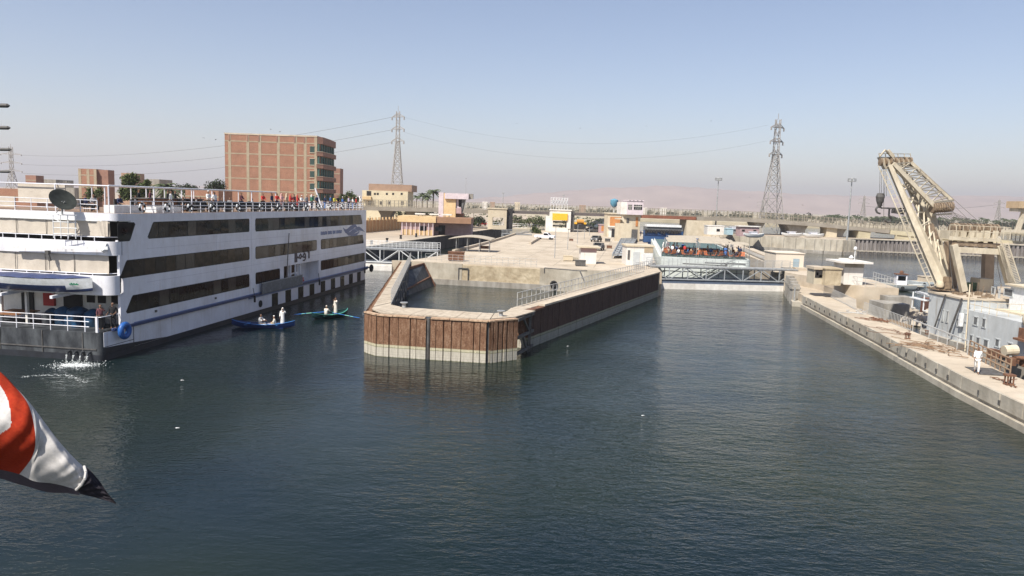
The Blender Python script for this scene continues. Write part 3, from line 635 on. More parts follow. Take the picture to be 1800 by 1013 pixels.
# company lettering (too small to read) as four dark word blocks, and the wave emblem
b = MB(); x = 36.95
for wl, letters in ((1.9, 6), (1.25, 4), (.95, 3), (1.8, 5)):
    lw_ = wl/letters; b.box(x-.04, x+wl-.02, -.016, 0, 7.1, 7.43, k=1)
    for i in range(letters):
        a = x+i*lw_; s = lw_*.22
        b.box(a, a+s, -.02, .0, 7.06, 7.46); b.box(a+s, a+lw_*.82, -.02, 0, 7.38-.26*(i % 2), 7.46-.26*(i % 2))
        if i % 3: b.box(a+lw_*.6, a+lw_*.82, -.021, 0, 7.06, 7.42)
        else: b.box(a+s, a+lw_*.82, -.021, 0, 7.06, 7.14)
    x += wl+.22
b.build('lettering', [logo, logol], SH)
def ribbon(pts, ws, m, nm, y=-.02):
    b = MB(); P = []
    n = 28
    def cr(t, A):
        t *= (len(A)-1); i = min(int(t), len(A)-2); u = t-i; g = lambda k: A[max(0, min(len(A)-1, k))]
        a, c, d, e = g(i-1), g(i), g(i+1), g(i+2)
        return tuple(.5*((2*c[k])+(-a[k]+d[k])*u+(2*a[k]-5*c[k]+4*d[k]-e[k])*u*u+(-a[k]+3*c[k]-3*d[k]+e[k])*u**3) for k in range(len(c)))
    A = [(p[0], p[1], w) for p, w in zip(pts, ws)]
    for i in range(n+1):
        x, z, w = cr(i/n, A); b.v += [Vector((x, y, z-w)), Vector((x, y, z+w)), Vector((x, y+.018, z-w)), Vector((x, y+.018, z+w))]
    for i in range(n): 
        for q in ((0, 4, 5, 1), (1, 5, 7, 3), (0, 2, 6, 4)): b.f.append(tuple(4*i+k for k in q)); b.m.append(0)
    return b.build(nm, m, SH, fixn=False)
ribbon([(43.9, 7.72), (45.0, 7.22), (46.6, 7.55), (48.2, 7.82), (49.6, 7.25)], [.02, .26, .30, .2, .02], logo, 'wave_emblem')
ribbon([(44.6, 7.3), (46.0, 6.85), (47.6, 7.1), (49.4, 7.42), (50.6, 7.28), (51.9, 6.92)], [.02, .22, .30, .28, .17, .01], logo, 'wave_emblem', -.026)
ribbon([(45.4, 7.0), (46.6, 7.3), (48.0, 7.42), (49.3, 7.1), (50.4, 6.95)], [.01, .05, .09, .05, .01], logol, 'wave_emblem', -.032)
ribbon([(46.2, 6.72), (47.6, 6.62), (49.0, 6.78), (50.0, 7.05)], [.02, .18, .15, .01], logo, 'wave_emblem', -.02)
# dark calligraphic name over the entrance
nm_m = mat('dark_brown_letters', (.035, .015, .02), (.03, .012, .018), r=.5)
b = MB()
def stroke(pts, w):
    for p, q in zip(pts, pts[1:]): b.beam((p[0], -.04, p[1]), (q[0], -.04, q[1]), .05, w, up=(0, 0, 1) if abs(q[0]-p[0]) > .01 else (1, 0, 0))
def vbar(x, z0, z1, w): b.box(x-w/2, x+w/2, -.06, -.01, z0, z1)
vbar(30.05, 4.42, 5.4, .22); vbar(30.42, 4.42, 5.42, .16); vbar(33.6, 4.62, 5.45, .26)
stroke([(30.5, 5.0), (30.8, 4.85), (31.1, 5.05), (31.4, 5.25), (31.6, 5.0), (31.35, 4.75), (31.1, 4.85)], .15)
stroke([(31.5, 4.95), (31.9, 4.9), (32.2, 5.15), (32.5, 5.25), (32.7, 5.0), (32.4, 4.8), (32.1, 4.85)], .15)
stroke([(32.6, 5.05), (32.7, 4.7), (32.4, 4.48), (32.0, 4.5)], .13); vbar(33.35, 5.28, 5.45, .14); vbar(32.3, 5.34, 5.44, .3)
b.build('ship_name', nm_m, SH)
# decks (floors) and stern terraces
b = MB(); b.prism(corner_outline(2.3, LS, .05, BW-.02, .8, 1.8), 9.7, 9.86); b.build('sun_deck_floor', mat('deck_brown', (.26, .17, .11), (.18, .12, .08), r=.8, sc=2), SH)
def band(z0, z1, x0=2.0, k=0):
    b = MB(); P = corner_outline(x0, 7.0, -.006, BW+.0, .7, .05, 8); Pi = P[18:]            # stern half of the outline
    Pi = P[18:36]; n = len(Pi)
    V = [(p[0], p[1], z) for z in (z0, z1) for p in Pi]
    b.add(V, [(i, i+1, n+i+1, n+i) for i in range(n-1)])
    Pj = [(p[0]+.14, p[1]+(.12 if p[1] < 3 else -.12)) for p in Pi]; b.add([(p[0], p[1], z1) for p in Pi]+[(p[0], p[1], z1) for p in Pj]+[(p[0], p[1], z0) for p in Pj], [(i, n+i, n+i+1, i+1) for i in range(n-1)]+[(n+i, 2*n+i, 2*n+i+1, n+i+1) for i in range(n-1)])
    return b.build('stern_bulwark', white, SH, smooth=True)
band(9.36, 9.87, 1.8); band(7.0, 7.95, 1.55); band(4.3, 5.62, 1.3)
for z in (4.22, 6.95, 9.3):
    b = MB(); b.prism(corner_outline(1.75 if z > 5 else 1.5, 6, .05, BW-.05, 1.4, .1), z, z+.1); b.build('terrace_floor', whitem, SH)
# canvas screens
cvm = canvas
for z0, z1, x in ((5.72, 6.98, 1.66), (8.28, 9.34, 1.86)):
    b = MB(); n = 60; V = []
    for i in range(n+1):
        y = .55+(BW-1.3)*i/n
        for z in (z0, (z0+z1)/2, z1): V.append((x+.012*math.sin(i*1.3)+.016*math.sin(i*.4+z)+(.0 if z != (z0+z1)/2 else .03+.012*math.sin(i*.9)), y, z))
    b.add(V, [(3*i+j, 3*i+3+j, 3*i+4+j, 3*i+1+j) for i in range(n) for j in range(2)])
    if z0 > 8:   # bunched canvas corner
        for i in range(5): b.add([(x-.06-.05*(i % 2), 1.5-.18*i, z1), (x-.06-.05*((i+1) % 2), 1.32-.18*i, z1), (x-.06+.04*(i % 2), 1.05-.1*i, z0), (x-.02-.04*(i % 2), 1.2-.1*i, z0)], [(0, 1, 2, 3)])
    b.build('canvas_screen', cvm, SH, fixn=False, smooth=True)
    b = MB()
    for y in (3.1, 5.3, 7.6, 9.9): b.tube((x-.06, y, z0-.1), (x-.06, y, z1), .02)
    b.build('screen_pole', steeld, SH)
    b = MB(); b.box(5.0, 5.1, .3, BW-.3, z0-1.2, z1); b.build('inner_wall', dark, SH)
    b = MB(); b.box(2.1+(.2 if z0 > 8 else 0), 5, .25, .32, z0-.02, z1); b.build('side_opening', glass, SH) if z0 > 8 else None
for z0, x, z1 in ((7.95, 1.72, 8.24), (5.62, 1.42, 5.74)):
    b = MB(); P = corner_outline(x, 6, .1, BW-.1, 1.4, .05, 8)[18:36]; P = [(3.4, .1)][:0]+P
    b.path([(p[0], p[1], z1) for p in P], .035); 
    for i in range(12):
        y = 1.6+i*1.0
        if y < BW-1: b.tube((x, y, z0-.02), (x, y, z1), .03)
    b.build('terrace_rail', white, SH)
# back wall of the open lower deck
b = MB(); b.box(5.2, 5.3, .2, BW-.2, 1.93, 4.3); bw = b.build('aft_wall', whiteb, SH)
b = MB()
for y in (1.5, 2.4, 3.5, 4.4): b.box(5.14, 5.2, y, y+.62, 3.1, 3.9)
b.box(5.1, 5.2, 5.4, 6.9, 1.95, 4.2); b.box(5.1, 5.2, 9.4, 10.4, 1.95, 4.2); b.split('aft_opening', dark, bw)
MB().box(5.0, 5.2, 7.6, 8.5, 2.7, 3.9).build('fire_hose_cabinet', red, bw)
for y in (6.95, 8.95): MB().box(1.7, 1.9, y, y+.16, 1.93, 4.3).build('deck_post', whiteb, SH)
b = MB()
for z in (2.96, 2.63, 2.28): b.path([(2.0, .12, z), (.25, .2, z), (.15, .5, z), (.15, BW-.3, z)] if z > 2.9 else [(.15, 1.0, z), (.15, BW-.3, z)], .03)
for i in range(9): b.tube((.15, 1.3+i*1.28, 1.93), (.15, 1.3+i*1.28, 2.96), .035)
b.box(.1, .22, .35, .5, 1.93, 3.0); b.build('stern_rail', white, SH)
# blue tarpaulins and barrels on the aft deck
b = MB()
for y, s, z in ((2.4, .9, 0), (3.6, 1.1, .1), (4.7, .9, .05), (5.6, .7, -.1)):
    b.lathe([(s*.75, 0), (s*.82, .5), (s*.6, .95+z), (s*.25, 1.15+z), (0, 1.2+z)], (2.4, y, 1.95), 12)
b.build('tarpaulin_pile', tarpb, SH, smooth=True)
for i, (y, c) in enumerate(((1.3, 0), (3.1, 1), (5.3, 0))): MB().lathe([(0, 0), (.32, 0), (.34, .3), (.32, .85), (0, .88)], (1.6, y, 1.95), 14).build('barrel', tarpb if c else hullg, SH, smooth=True)
MB().box(1.2, 3.4, 7.4, 9.6, 2.55, 2.62).build('work_table', wood, SH)
# outlets and davit
b = MB()
for i in range(4):
    y = .85+i*.5; b.tube((.1, y, .60), (-.24, y, .56), .085, n=10); b.tube((-.24, y, .56), (-.3, y, .42), .085, .07, n=10)
b.split('cooling_outlet', hullg, SH)
b = MB(); b.beam((1.2, 7.0+.4, 7.35), (1.2, -.2+.4, 7.55), .14, .2); b.beam((1.2, .6, 7.3), (1.6, .6, 7.8), .18, .3); b.build('davit_beam', whitem, SH)
b = MB(); b.box(1.05, 1.3, 4.6, 4.85, 6.95, 7.2); b.tube((1.15, 4.7, 7.0), (1.15, 4.55, 6.5), .1); b.tube((1.15, 4.6, 6.5), (1.15, 4.6, 5.9), .02); b.build('davit_block', steeld, SH)
# satellite dish on its rack
dz = thing('satellite_dish', 'large dark grey satellite dish tilted over the stern of the cruise ship', 'satellite dish')
Mw = SH.matrix_world if False else (Matrix.Translation(SH.location) @ Matrix.Rotation(SH.rotation_euler.z, 4, 'Z'))
def on_ship(x, y, z): return Mw @ Vector((x, y, z))
dz.location = on_ship(.9, 3.3, 8.3)
M3 = Matrix.Rotation(R(36), 3, 'X') @ Matrix.Rotation(R(42), 3, 'Y')
MB().lathe([(0, 0), (.3, .03), (.6, .1), (.84, .2), (.86, .2), (.6, .07), (.3, 0), (0, -.03)], (0, 0, 2.3), 28, M=M3).build('dish', mat('dish_grey', (.04, .045, .041), (.025, .028, .025), r=.85, spec=.15, sc=3), dz, smooth=True)
b = MB(); b.tube((0, 0, 1.4), (0, 0, 2.3), .06); b.tube((-.4, 0, 1.5), (.2, 0, 2.3), .03); b.build('dish_arm', steel, dz)
b = MB()
for x in (-.7, -.2, .3, .8):
    b.tube((x, .1, -.2), (x, .1, 1.4), .03)
for z in (.1, .5, .9, 1.38): b.tube((-1.2 if z > 1 else -.7, .1, z), (.9, .1, z), .03)
b.tube((-1.2, .1, 1.38), (-.2, .1, .9), .03); b.build('rack', whitem, dz)
# sun deck furniture: rail, awning frame
def ship_local(path): return [on_ship(*p) for p in path]
rl = railing('white sun deck railing of the cruise ship', [(3.5, .12, 9.86), (LS-2.2, .12, 9.86)], h=.86, step=1.25, rails=(1, .66, .33), r=.026, m=white, parent=SH)
rl = railing('x', [(1.95, 1.5, 9.86), (1.95, BW-.4, 9.86)], h=.86, step=1.2, rails=(1, .66, .33), r=.026, m=white, parent=SH)
rl = railing('x', [(LS-2.2, .12, 9.86), (LS-.1, 2.2, 9.86), (LS-.1, BW-2, 9.86)], h=.86, step=1.2, rails=(1, .66, .33), r=.026, m=white, parent=SH)
b = MB(); H = 11.75
for x0, x1 in ((3.0, 28.5),):
    for y in (1.4, 5.5, 10.5): b.tube((x0, y, H), (x1, y, H), .055)
    for i in range(11): b.tube((x0+i*2.55, 1.4, H-.02), (x0+i*2.55, 10.5, H-.02), .035)
    for i in range(6):
        for y in (1.4, 5.5, 10.5): b.tube((x0+i*5.1, y, 9.86), (x0+i*5.1, y, H), .05)
b.build('awning_frame', white, SH)
b = MB(); b.box(3.2, 3.3, 4.9, 8.6, 10.4, 11.7); b.box(3.2, 3.3, 8.9, 12.3, 10.0, 10.75); b.build('wind_screen', cvm, SH)
MB().box(9, 16.5, 2.6, 3.6, 9.86, 10.85).box(8.8, 16.8, 2.4, 3.8, 10.85, 10.93, k=1).build('bar_counter', [wood, steeld], SH)
MB().box(3.0, 6.0, 1.0, 1.8, 9.86, 10.4).box(7, 10.3, .5, 1.4, 9.86, 10.3).build('storage_box', whitem, SH)
# life rings on the rail (black and white quarters)
k = 0
for x in (4.6, 7.6, 10.6, 13.9, 18.2, 22.5, 26.2, 29.6, 33.0, 36.4, 40.0, 43.6):
    b = MB(); b.ring((0, 0, 0), .3, .075, 'y', 24, 8, fk=lambda i: (i//3) % 2)
    o = b.build('life_ring', [rubber, whitem], None, smooth=True, origin=(0, 0, 0)); k += 1
    o.location = on_ship(x, -.02, 10.28); o.rotation_euler.z = SH.rotation_euler.z
    tag(o, 'black and white striped life ring tied to the sun deck railing of the cruise ship', 'life ring', 'life rings on the sun deck railing')
o = MB().ring((0, 0, 0), .42, .2, 'y', 28, 12).build('tyre_fender', blue, smooth=True, origin=(0, 0, 0)); o.location = on_ship(1.75, -.45, 1.85); o.rotation_euler.z = SH.rotation_euler.z; tag(o, 'blue painted tyre hanging on the ship side at the stern corner', 'tyre')
o = MB().ring((0, 0, 0), .35, .18, 'y', 20, 10).build('tyre_fender', rubber, smooth=True, origin=(0, 0, 0)); o.location = on_ship(53.4, -.5, 1.9); o.rotation_euler.z = SH.rotation_euler.z; tag(o, 'black tyre hanging at the bow of the cruise ship', 'tyre')
for x, lb in ((20.5, 'first'), (35.8, 'middle'), (51.2, 'last')):
    b = MB(); b.tube((0, 0, 0), (-.5, -.1, .9), .03); b.tube((0, 0, -.5), (0, 0, .1), .1, n=10)
    o = b.build('rubber_fender', rubber, origin=(0, 0, 0)); o.location = on_ship(x, -.34, 1.9); o.rotation_euler.z = SH.rotation_euler.z
    tag(o, {'first': 'small black fender on a rope below the gangway end of the ship side', 'middle': 'small black fender on a rope just past the ship entrance', 'last': 'small black fender on a rope near the bow of the ship'}[lb], 'fender')
# lifeboat across the stern
lb = thing('lifeboat', 'white lifeboat with a blue cover and a navy stripe hung across the ship stern', 'lifeboat', on_ship(.75, 5.4, 4.45), SH.rotation_euler.z+math.pi/2)
def boat_hull(L, Bm, D, sheer=.25, n=22, m=8, flat=.6, stripe=None, sh=1.0, stern=1.0):
    b = MB(); V = []
    for i in range(n+1):
        u = -1+2*i/n; w = (1-abs(u)**2.4)**.75 if (u > 0 or stern >= 1) else (1-(abs(u)**2.4)*(1-stern))**.75
        w = max(w, .02); z1 = D+sheer*u*u; z0 = D*.75*abs(u)**4*sh
        for j in range(m+1):
            t = -1+2*j/m; a = abs(t)**flat
            V.append((u*L/2, Bm/2*w*math.copysign(a, t), z0+(z1-z0)*(abs(t)**2.2)))
    b.add(V, [(i*(m+1)+j, (i+1)*(m+1)+j, (i+1)*(m+1)+j+1, i*(m+1)+j+1) for i in range(n) for j in range(m)])
    b.m = [1 if stripe and (b.v[f[0]].z+b.v[f[2]].z)/2 < D*stripe else 0 for f in b.f]
    return b
boat_hull(8.6, 2.0, .95, .12, stripe=.42, sh=.3).build('hull', [whitem, navy], lb, smooth=True)
b = MB(); n = 16
V = []
for i in range(n+1):
    u = -1+2*i/n; w = (1-abs(u)**2.6)**.75
    for j in range(5): t = -1+2*j/4; V.append((u*4.15, .9*w*t, .98+.22*(1-t*t)*w+.1*u*u+.03*math.sin(i*2.2+j)))
b.add(V, [(i*5+j, (i+1)*5+j, (i+1)*5+j+1, i*5+j+1) for i in range(n) for j in range(4)]); b.build('cover', navy, lb, smooth=True)
b = MB()
for x in (-1.9, 1.9): b.beam((x, -1.15, -.25), (x, -1.2, .5), .2, .2); b.beam((x, -1.15, -.2), (x-.0, .9, -.25), .2, .2)
b.split('cradle', white, lb)
b = MB()
for i in range(7): b.box(-3.75+i*.11, -3.69+i*.11, .62-i*.015, .67-i*.015, .62, .70+.05*(i % 2))
b.build('lettering', mat('green_letters', (.02, .2, .1), (.02, .16, .08)), lb)
# foam where the outlets pour into the river
random.seed(8); b = MB(); c0 = on_ship(-.8, 1.2, 0)
for i in range(1900):
    a = random.uniform(0, 6.28); q = abs(random.gauss(0, 1)); x, y = c0.x+q*.8*math.cos(a)+random.uniform(-.3, .9), c0.y-.7+q*.7*math.sin(a)
    if y > c0.y+.9: continue
    s = random.uniform(.008, .03)*(1.3 if q < .7 else .7); rr = random.uniform(0, 3); b.v += [Vector((x+s*1.9*math.cos(rr+k*2.09), y+s*1.9*math.sin(rr+k*2.09)*1.0, .015+random.uniform(0, .05))) for k in range(3)]; b.f.append((len(b.v)-3, len(b.v)-2, len(b.v)-1)); b.m.append(0)
for i in range(190):
    u = random.random(); x = c0.x-1.0+u*4.5+random.gauss(0, .15); y = c0.y-4.2+.9*math.sin(u*4)+random.gauss(0, .12); s = random.uniform(.006, .025)
    b.v += [Vector((x+s*2.4*math.cos(k*2.09+u), y+s*2*math.sin(k*2.09+u), .02)) for k in range(3)]; b.f.append((len(b.v)-3, len(b.v)-2, len(b.v)-1)); b.m.append(0)
for i in range(4):
    for j in range(60):
        u = random.random(); p = on_ship(-.31-u*.12+random.gauss(0, .02), .85+i*.5+random.gauss(0, .025+.03*(i == 0)), .4*(1-u*u)); s = .02
        b.v += [p+Vector((s*math.cos(k*2.09+j), 0, s*math.sin(k*2.09+j))) for k in range(3)]; b.f.append((len(b.v)-3, len(b.v)-2, len(b.v)-1)); b.m.append(0)
for i, (px, py) in enumerate(((312, 753), (320, 669), (998, 609), (1130, 731))):
    q = MB(); c = at(px, py, 0); q.add([(.10*math.cos(k)*(1+.3*math.sin(k*3+i)), .06*math.sin(k), .01+.02*(k % 2)) for k in range(6)]+[(0, 0, .04)], [(k, (k+1) % 6, 6) for k in range(6)])
    l_ = q.build('floating_litter', whitem, origin=(0, 0, 0)); l_.location = c; tag(l_, 'scrap of pale litter floating on the open water', 'litter', 'scraps of litter on the water')
o = b.build('water_foam', foamm, fixn=False); tag(o, 'white foam where the cooling water pours into the river at the ship stern', 'foam', kind='stuff')
# ================================================================== truss gates
def truss_gate(label, p, q, zdeck, hull_h, width, hullm, bay=2.6, extra=None):
    p = Vector(p); q = Vector(q); d = (q-p); L = d.length; rz = math.atan2(d.y, d.x)
    t = thing('truss_gate', label, 'lock gate', p, rz); W = width
    b = MB().prism([(0, 0), (L, 0), (L, W), (0, W)], -.4, hull_h*.62); b.build('float_hull', whiteb, t)
    b = MB().box(.2, L-.2, .1, W-.1, hull_h*.62, hull_h); b.build('float_deck', hullm, t)
    b = MB().box(0, L, -.1, W+.1, zdeck-.12, zdeck); b.build('walkway', steel, t)
    n = max(2, round(L/bay))
    for y, nm in ((0.05, 'truss'), (W-.05, 'truss')):
        b = MB()
        for i in range(n+1): x = L*i/n; b.beam((x, y, hull_h), (x, y, zdeck-.1), .12, .12)
        for i in range(n):
            x0, x1 = L*i/n, L*(i+1)/n; a, c = (hull_h, zdeck-.15) if i % 2 else (zdeck-.15, hull_h); b.beam((x0, y, a), (x1, y, c), .12, .12)
        b.beam((0, y, zdeck-.15), (L, y, zdeck-.15), .16, .2); b.beam((0, y, hull_h+.08), (L, y, hull_h+.08), .16, .16)
        b.build(nm, whitem if extra else mat('gate_truss_grey', (.36, .38, .39), (.22, .23, .24), r=.6, sc=2), t)
    for y in (0, W):
        rr = railing('r', [(0, y, zdeck), (L, y, zdeck)], h=1.05, step=1.3, rails=(1, .66, .33), r=.03, m=steel if not extra else whitem, parent=t)
    return t
truss_gate('long grey truss gate with a railed walkway closing the right lock chamber', (19.6, 104.6, 0), (41.2, 106.6, 0), 3.25, 1.35, 2.4, mat('gate_grey_blue', (.10, .13, .18), (.07, .09, .13), r=.6))
gl = truss_gate('white truss gate with a railed walkway beyond the bow of the cruise ship', (-30.5, 118.5, 0), (-12.0, 117.2, 0), 3.6, 1.3, 2.6, whiteb, 2.9, True)
# chamber walls
wc = [(41.4, 107.6), (49, 150), (60, 210)]
t = thing('chamber_wall', 'concrete side wall along the right lock chamber beside the second ship', 'lock wall', (41.4, 107.6, 0))
b = MB().prism([(39.6, 107.5), (40.9, 107.5), (50.5, 162), (49.0, 162)], -3, 3.3); b.build('wall_face', concd, t, world=True)
b = MB().prism([(41.4, 108), (43, 108), (52.4, 162), (50.8, 162)], 3.0, 3.35); b.build('coping', conc, t, world=True)
# ---- second cruise ship lying low in the right chamber
S2 = thing('cruise_ship', 'white cruise ship lying low in the right chamber with awnings and orange chairs on deck', 'cruise ship', (21.6, 110.0, 0), math.atan2(.987, .16))
# local x away along the chamber, y to the left; the ship occupies y in (-13.6, 0)
b = MB(); b.prism(corner_outline(0, 62, -13.4, -.2, 1.2, 1.2), -1.2, 4.25); b.build('hull', mat('greenish_white', (.62, .66, .62), (.52, .56, .53), r=.6, sc=.5, dirt=.2), S2, smooth=True)
b = MB(); b.box(.9, 61, -13.0, -.6, 4.25, 4.3); b.build('sun_deck_floor', mat('deck_grey', (.10, .15, .14), (.06, .1, .1), r=.8), S2)
b = MB(); b.box(-.06, .1, -13, -.6, .5, .62); b.box(-.06, .1, -13, -.6, 2.2, 2.27); b.box(-.04, .2, -9.8, -3.6, 3.3, 3.42); b.box(-.05, .2, -10, -9.7, 2.9, 3.6); b.build('hull_seam', steeld, S2)
b = MB()
for i in range(5):
    y0 = -1.6-i*.1; 
b = MB(); b.box(-.03, .2, -12.6, -6.8, 3.55, 3.75); b.box(-.03, .2, -11, -7.0, 3.05, 3.15); b.build('end_stripe', shade, S2)
railing('r', [(.3, -.5, 4.25), (.3, -13.1, 4.25)], h=.9, step=.45, rails=(1, .5), r=.025, m=steeld, parent=S2)
railing('r', [(.3, -.5, 4.25), (45, -.5, 4.25)], h=.9, step=1.5, rails=(1, .5), r=.025, m=whitem, parent=S2)
awn = mat('awning_cloth', (.42, .37, .29), (.35, .30, .23), r=.95, sc=2)
a0 = None
for i, (x, y, sx, sy) in enumerate(((3.5, -3.6, 5.5, 4.4), (3.5, -8.4, 5.5, 4.6), (3.5, -12.2, 5.5, 2.6), (12, -4.0, 6, 5), (12, -9.6, 6, 5.2), (21, -6.8, 7, 9))):
    t = thing('deck_awning', {0: 'tan awning nearest the lock island on the deck of the second ship', 1: 'wide tan awning at the middle of the front row on the second ship', 2: 'narrow tan awning at the right end of the front row on the second ship', 3: 'left awning of the second row on the second ship', 4: 'right awning of the second row on the second ship', 5: 'large rearmost awning on the second ship'}[i], 'awning', S2.location+Vector((0, 0, 0)), S2.rotation_euler.z, 'awnings on the second ship')
    b = MB(); n = 8
    b.add([(x+sx*u/n, y+sy*(v/4-.5), 6.35+.32*math.sin(math.pi*u/n)*(.6+.4*math.sin(math.pi*v/4))) for u in range(n+1) for v in range(5)], [(u*5+v, u*5+5+v, u*5+6+v, u*5+1+v) for u in range(n) for v in range(4)])
    b.build('awning_cloth', awn, t, smooth=True)
    b = MB()
    for u in (0, 1):
        for v in (-1, 1): b.tube((x+sx*u, y+v*sy/2, 4.3), (x+sx*u, y+v*sy/2, 6.4), .05)
    b.split('awning_post', steel, t)
# deck chairs: orange seat and back on thin legs
def deck_chair(cm):
    t = thing('deck_chair', 'orange deck chair', 'chair', (0, 0, 0))
    MB().box(-.28, .28, -.3, .3, .38, .44).build('seat', cm, t); MB().ext([(.26, -.3, .42), (.32, -.3, .42), (.5, -.3, 1.0), (.44, -.3, 1.0)], (0, .6, 0)).build('backrest', cm, t)
    l0 = MB().tube((0, 0, 0), (0, 0, .4), .022, n=6).build('leg', steeld, t); l0.location = (-.25, -.27, 0)
    for q in ((-.25, .27), (.25, -.27), (.25, .27)): c = l0.copy(); COL.objects.link(c); c.location = (*q, 0); ALLOBJ.append(c)
    return t
dc = deck_chair(mat('orange_brown', (.50, .16, .06), (.36, .10, .04), r=.7)); random.seed(21)
M2 = Matrix.Translation(S2.location) @ Matrix.Rotation(S2.rotation_euler.z, 4, 'Z')
k = 0
for i in range(3):
    for j in range(14):
        y = -1.3-j*.85+random.uniform(-.15, .15); x = 2.0+i*3.4+random.uniform(-.5, .5)
        o = dc if k == 0 else copy_tree(dc); k += 1
        o.location = M2 @ Vector((x, y, 4.3)); o.rotation_euler.z = random.uniform(0, 6.28)
        tag(o, 'orange chair standing under the awnings on the deck of the second ship', 'chair', 'orange chairs on the deck of the second ship')
# blue lock gate lifted at the far end of the chamber
t = thing('blue_lock_gate', 'tall blue steel lock gate with a white walkway on top behind the second ship', 'lock gate', (34, 178, 0))
g0, g1 = aty(1129, 400, 178), aty(1206, 403, 178)
b = MB(); b.box(g0.x+.6, g1.x-.6, 178, 180, -1, 6.0); b.build('gate_leaf', mat('gate_blue', (.035, .09, .22), (.025, .06, .14), r=.5, sc=.8, st=(1, 1, .3)), t, world=True)
b = MB()
for i in range(4): z = -.4+i*1.75; b.box(g0.x+.6, g1.x-.6, 177.85, 178, z, z+.1)
b.build('gate_rib', navy, t, world=True); MB().box(g0.x+3.2, g1.x-2.6, 177.7, 177.84, .4, 2.6).build('pale_panel', mat('gate_pale_blue', (.06, .24, .40), (.04, .16, .3)), t, world=True); rq = MB(); [rq.box(g0.x+.7+i*.62, g0.x+.7+i*.62+.45, 177.6, 178, 5.7-random.random()*.5, 6.2) for i in range(14)]; rq.build('gate_fringe', dark, t, world=True)
b = MB(); b.box(g0.x+1, g1.x-1.2, 177.6, 180.2, 6.9, 7.4); b.box(g0.x+.6, g1.x-.8, 177.9, 180, 6.0, 6.9, k=1); b.build('gate_top', [whitem, shade], t, world=True)
# ================================================================== road bridge
BR = thing('road_bridge', 'long low road bridge with a pale lattice parapet crossing the whole lock and river', 'bridge', (20, 240, 0))
bp_ = [(-80, 232, 8.5), (-45, 236, 8.8), (0, 240, 9.0), (74, 240, 9.0), (95, 239, 8.3), (122, 238, 6.6), (165, 237, 4.3), (280, 234, 1.8)]
bpv = [Vector(p) for p in bp_]
greyc = mat('bridge_concrete', (.30, .27, .225), (.22, .195, .16), r=.9, sc=.3, dirt=.3)
yelc = mat('pale_yellow_concrete', (.50, .45, .31), (.41, .365, .25), r=.9, sc=.3, dirt=.35)
b = MB()
for p, q in zip(bpv, bpv[1:]): b.beam(p+Vector((0, 0, -.12)), q+Vector((0, 0, -.12)), 9, .25, up=(0, 0, 1))
b.build('road_deck', asph, BR, world=True)
def fascia(x0, x1, m, h=1.15, nm='girder', dz=0):
    b = MB()
    def zat(x):
        for p, q in zip(bpv, bpv[1:]):
            if p.x <= x <= q.x: return p.lerp(q, (x-p.x)/(q.x-p.x))
    xs = [x0]+[p.x for p in bpv if x0 < p.x < x1]+[x1]
    for a, c in zip(xs, xs[1:]):
        p, q = zat(a), zat(c)
        for y in (-4.6, 4.6): b.beam(p+Vector((0, y, -h/2+dz)), q+Vector((0, y, -h/2+dz)), .5, h, up=(0, 0, 1))
        b.beam(p+Vector((0, 0, -h+.1+dz)), q+Vector((0, 0, -h+.1+dz)), 8.6, .2, up=(0, 0, 1))
    return b.build(nm, m, BR, world=True)
fascia(-80, -8, greyc); fascia(-8, 40, mat('dark_girder', (.12, .10, .095), (.08, .07, .065), r=.8), .9); fascia(40.2, 57.5, mat('rust_red_girder', (.24, .09, .05), (.16, .06, .035), r=.8), 1.0); fascia(57.7, 118, greyc, 1.1); fascia(118.3, 280, yelc, 1.3)
bprail = mat('parapet_beige', (.29, .26, .205), (.20, .175, .135), r=.8, sc=2)
def parapet(y, path, h, n, nm):
    path = [p+Vector((0, y, 0)) for p in path]; L = sum((q-p).length for p, q in zip(path, path[1:])); pts = along(path, L/n); off = Vector((20, 240, 0))
    for a, c in zip(pts, pts[1:]):
        b = MB(); c2 = c-a; k = 3
        for f in (1, .8, .6, .4, .2, .04): b.beam((0, 0, h*f), c2+Vector((0, 0, h*f)), .1, .1)
        for j in range(k): p = c2*(j/k); b.box(p.x-.1, p.x+.1, p.y-.1, p.y+.1, p.z, p.z+h+.05)
        o = b.build(nm, bprail, BR); o.location = a-off
parapet(-4.6, bpv, 2.15, 92, 'parapet_panel')
b = MB()
for p, q in zip(bpv, bpv[1:]):
    for f in (.1, .55, 1): b.beam(p+Vector((0, 4.6, 2.15*f)), q+Vector((0, 4.6, 2.15*f)), .1, .1)
for q in along(bpv, 4): b.box(q.x-.1, q.x+.1, q.y+4.5, q.y+4.7, q.z, q.z+2.15)
b.build('far_parapet', bprail, BR, world=True)
def zb(x):
    for p, q in zip(bpv, bpv[1:]):
        if p.x <= x <= q.x: return p.lerp(q, (x-p.x)/(q.x-p.x)).z
piersx = [(-41, 3, greyc), (-32.5, 3, greyc), (78, 1.6, concd), (90, 5, concd), (103, 3.5, concd)]
for x, w_, m in piersx:
    b = MB(); z = zb(x)-1.1; b.box(x-w_/2, x+w_/2, 236, 244, 0, z-1.6); b.ext([(x-w_/2, 236, z-1.6), (x+w_/2, 236, z-1.6), (x+w_/2+.9, 236, z), (x-w_/2-.9, 236, z)], (0, 8, 0)); b.build('bridge_pier', m, BR, world=True)
p0, p1 = aty(1205, 400, 236), aty(1250, 400, 236)
b = MB(); b.box(p0.x, p1.x, 234.6, 245, 0, 7.85); b.build('solid_pier', cream, BR, world=True)
b = MB(); b.box(118, 280, 234, 243, 0, 3.4)
x = 113
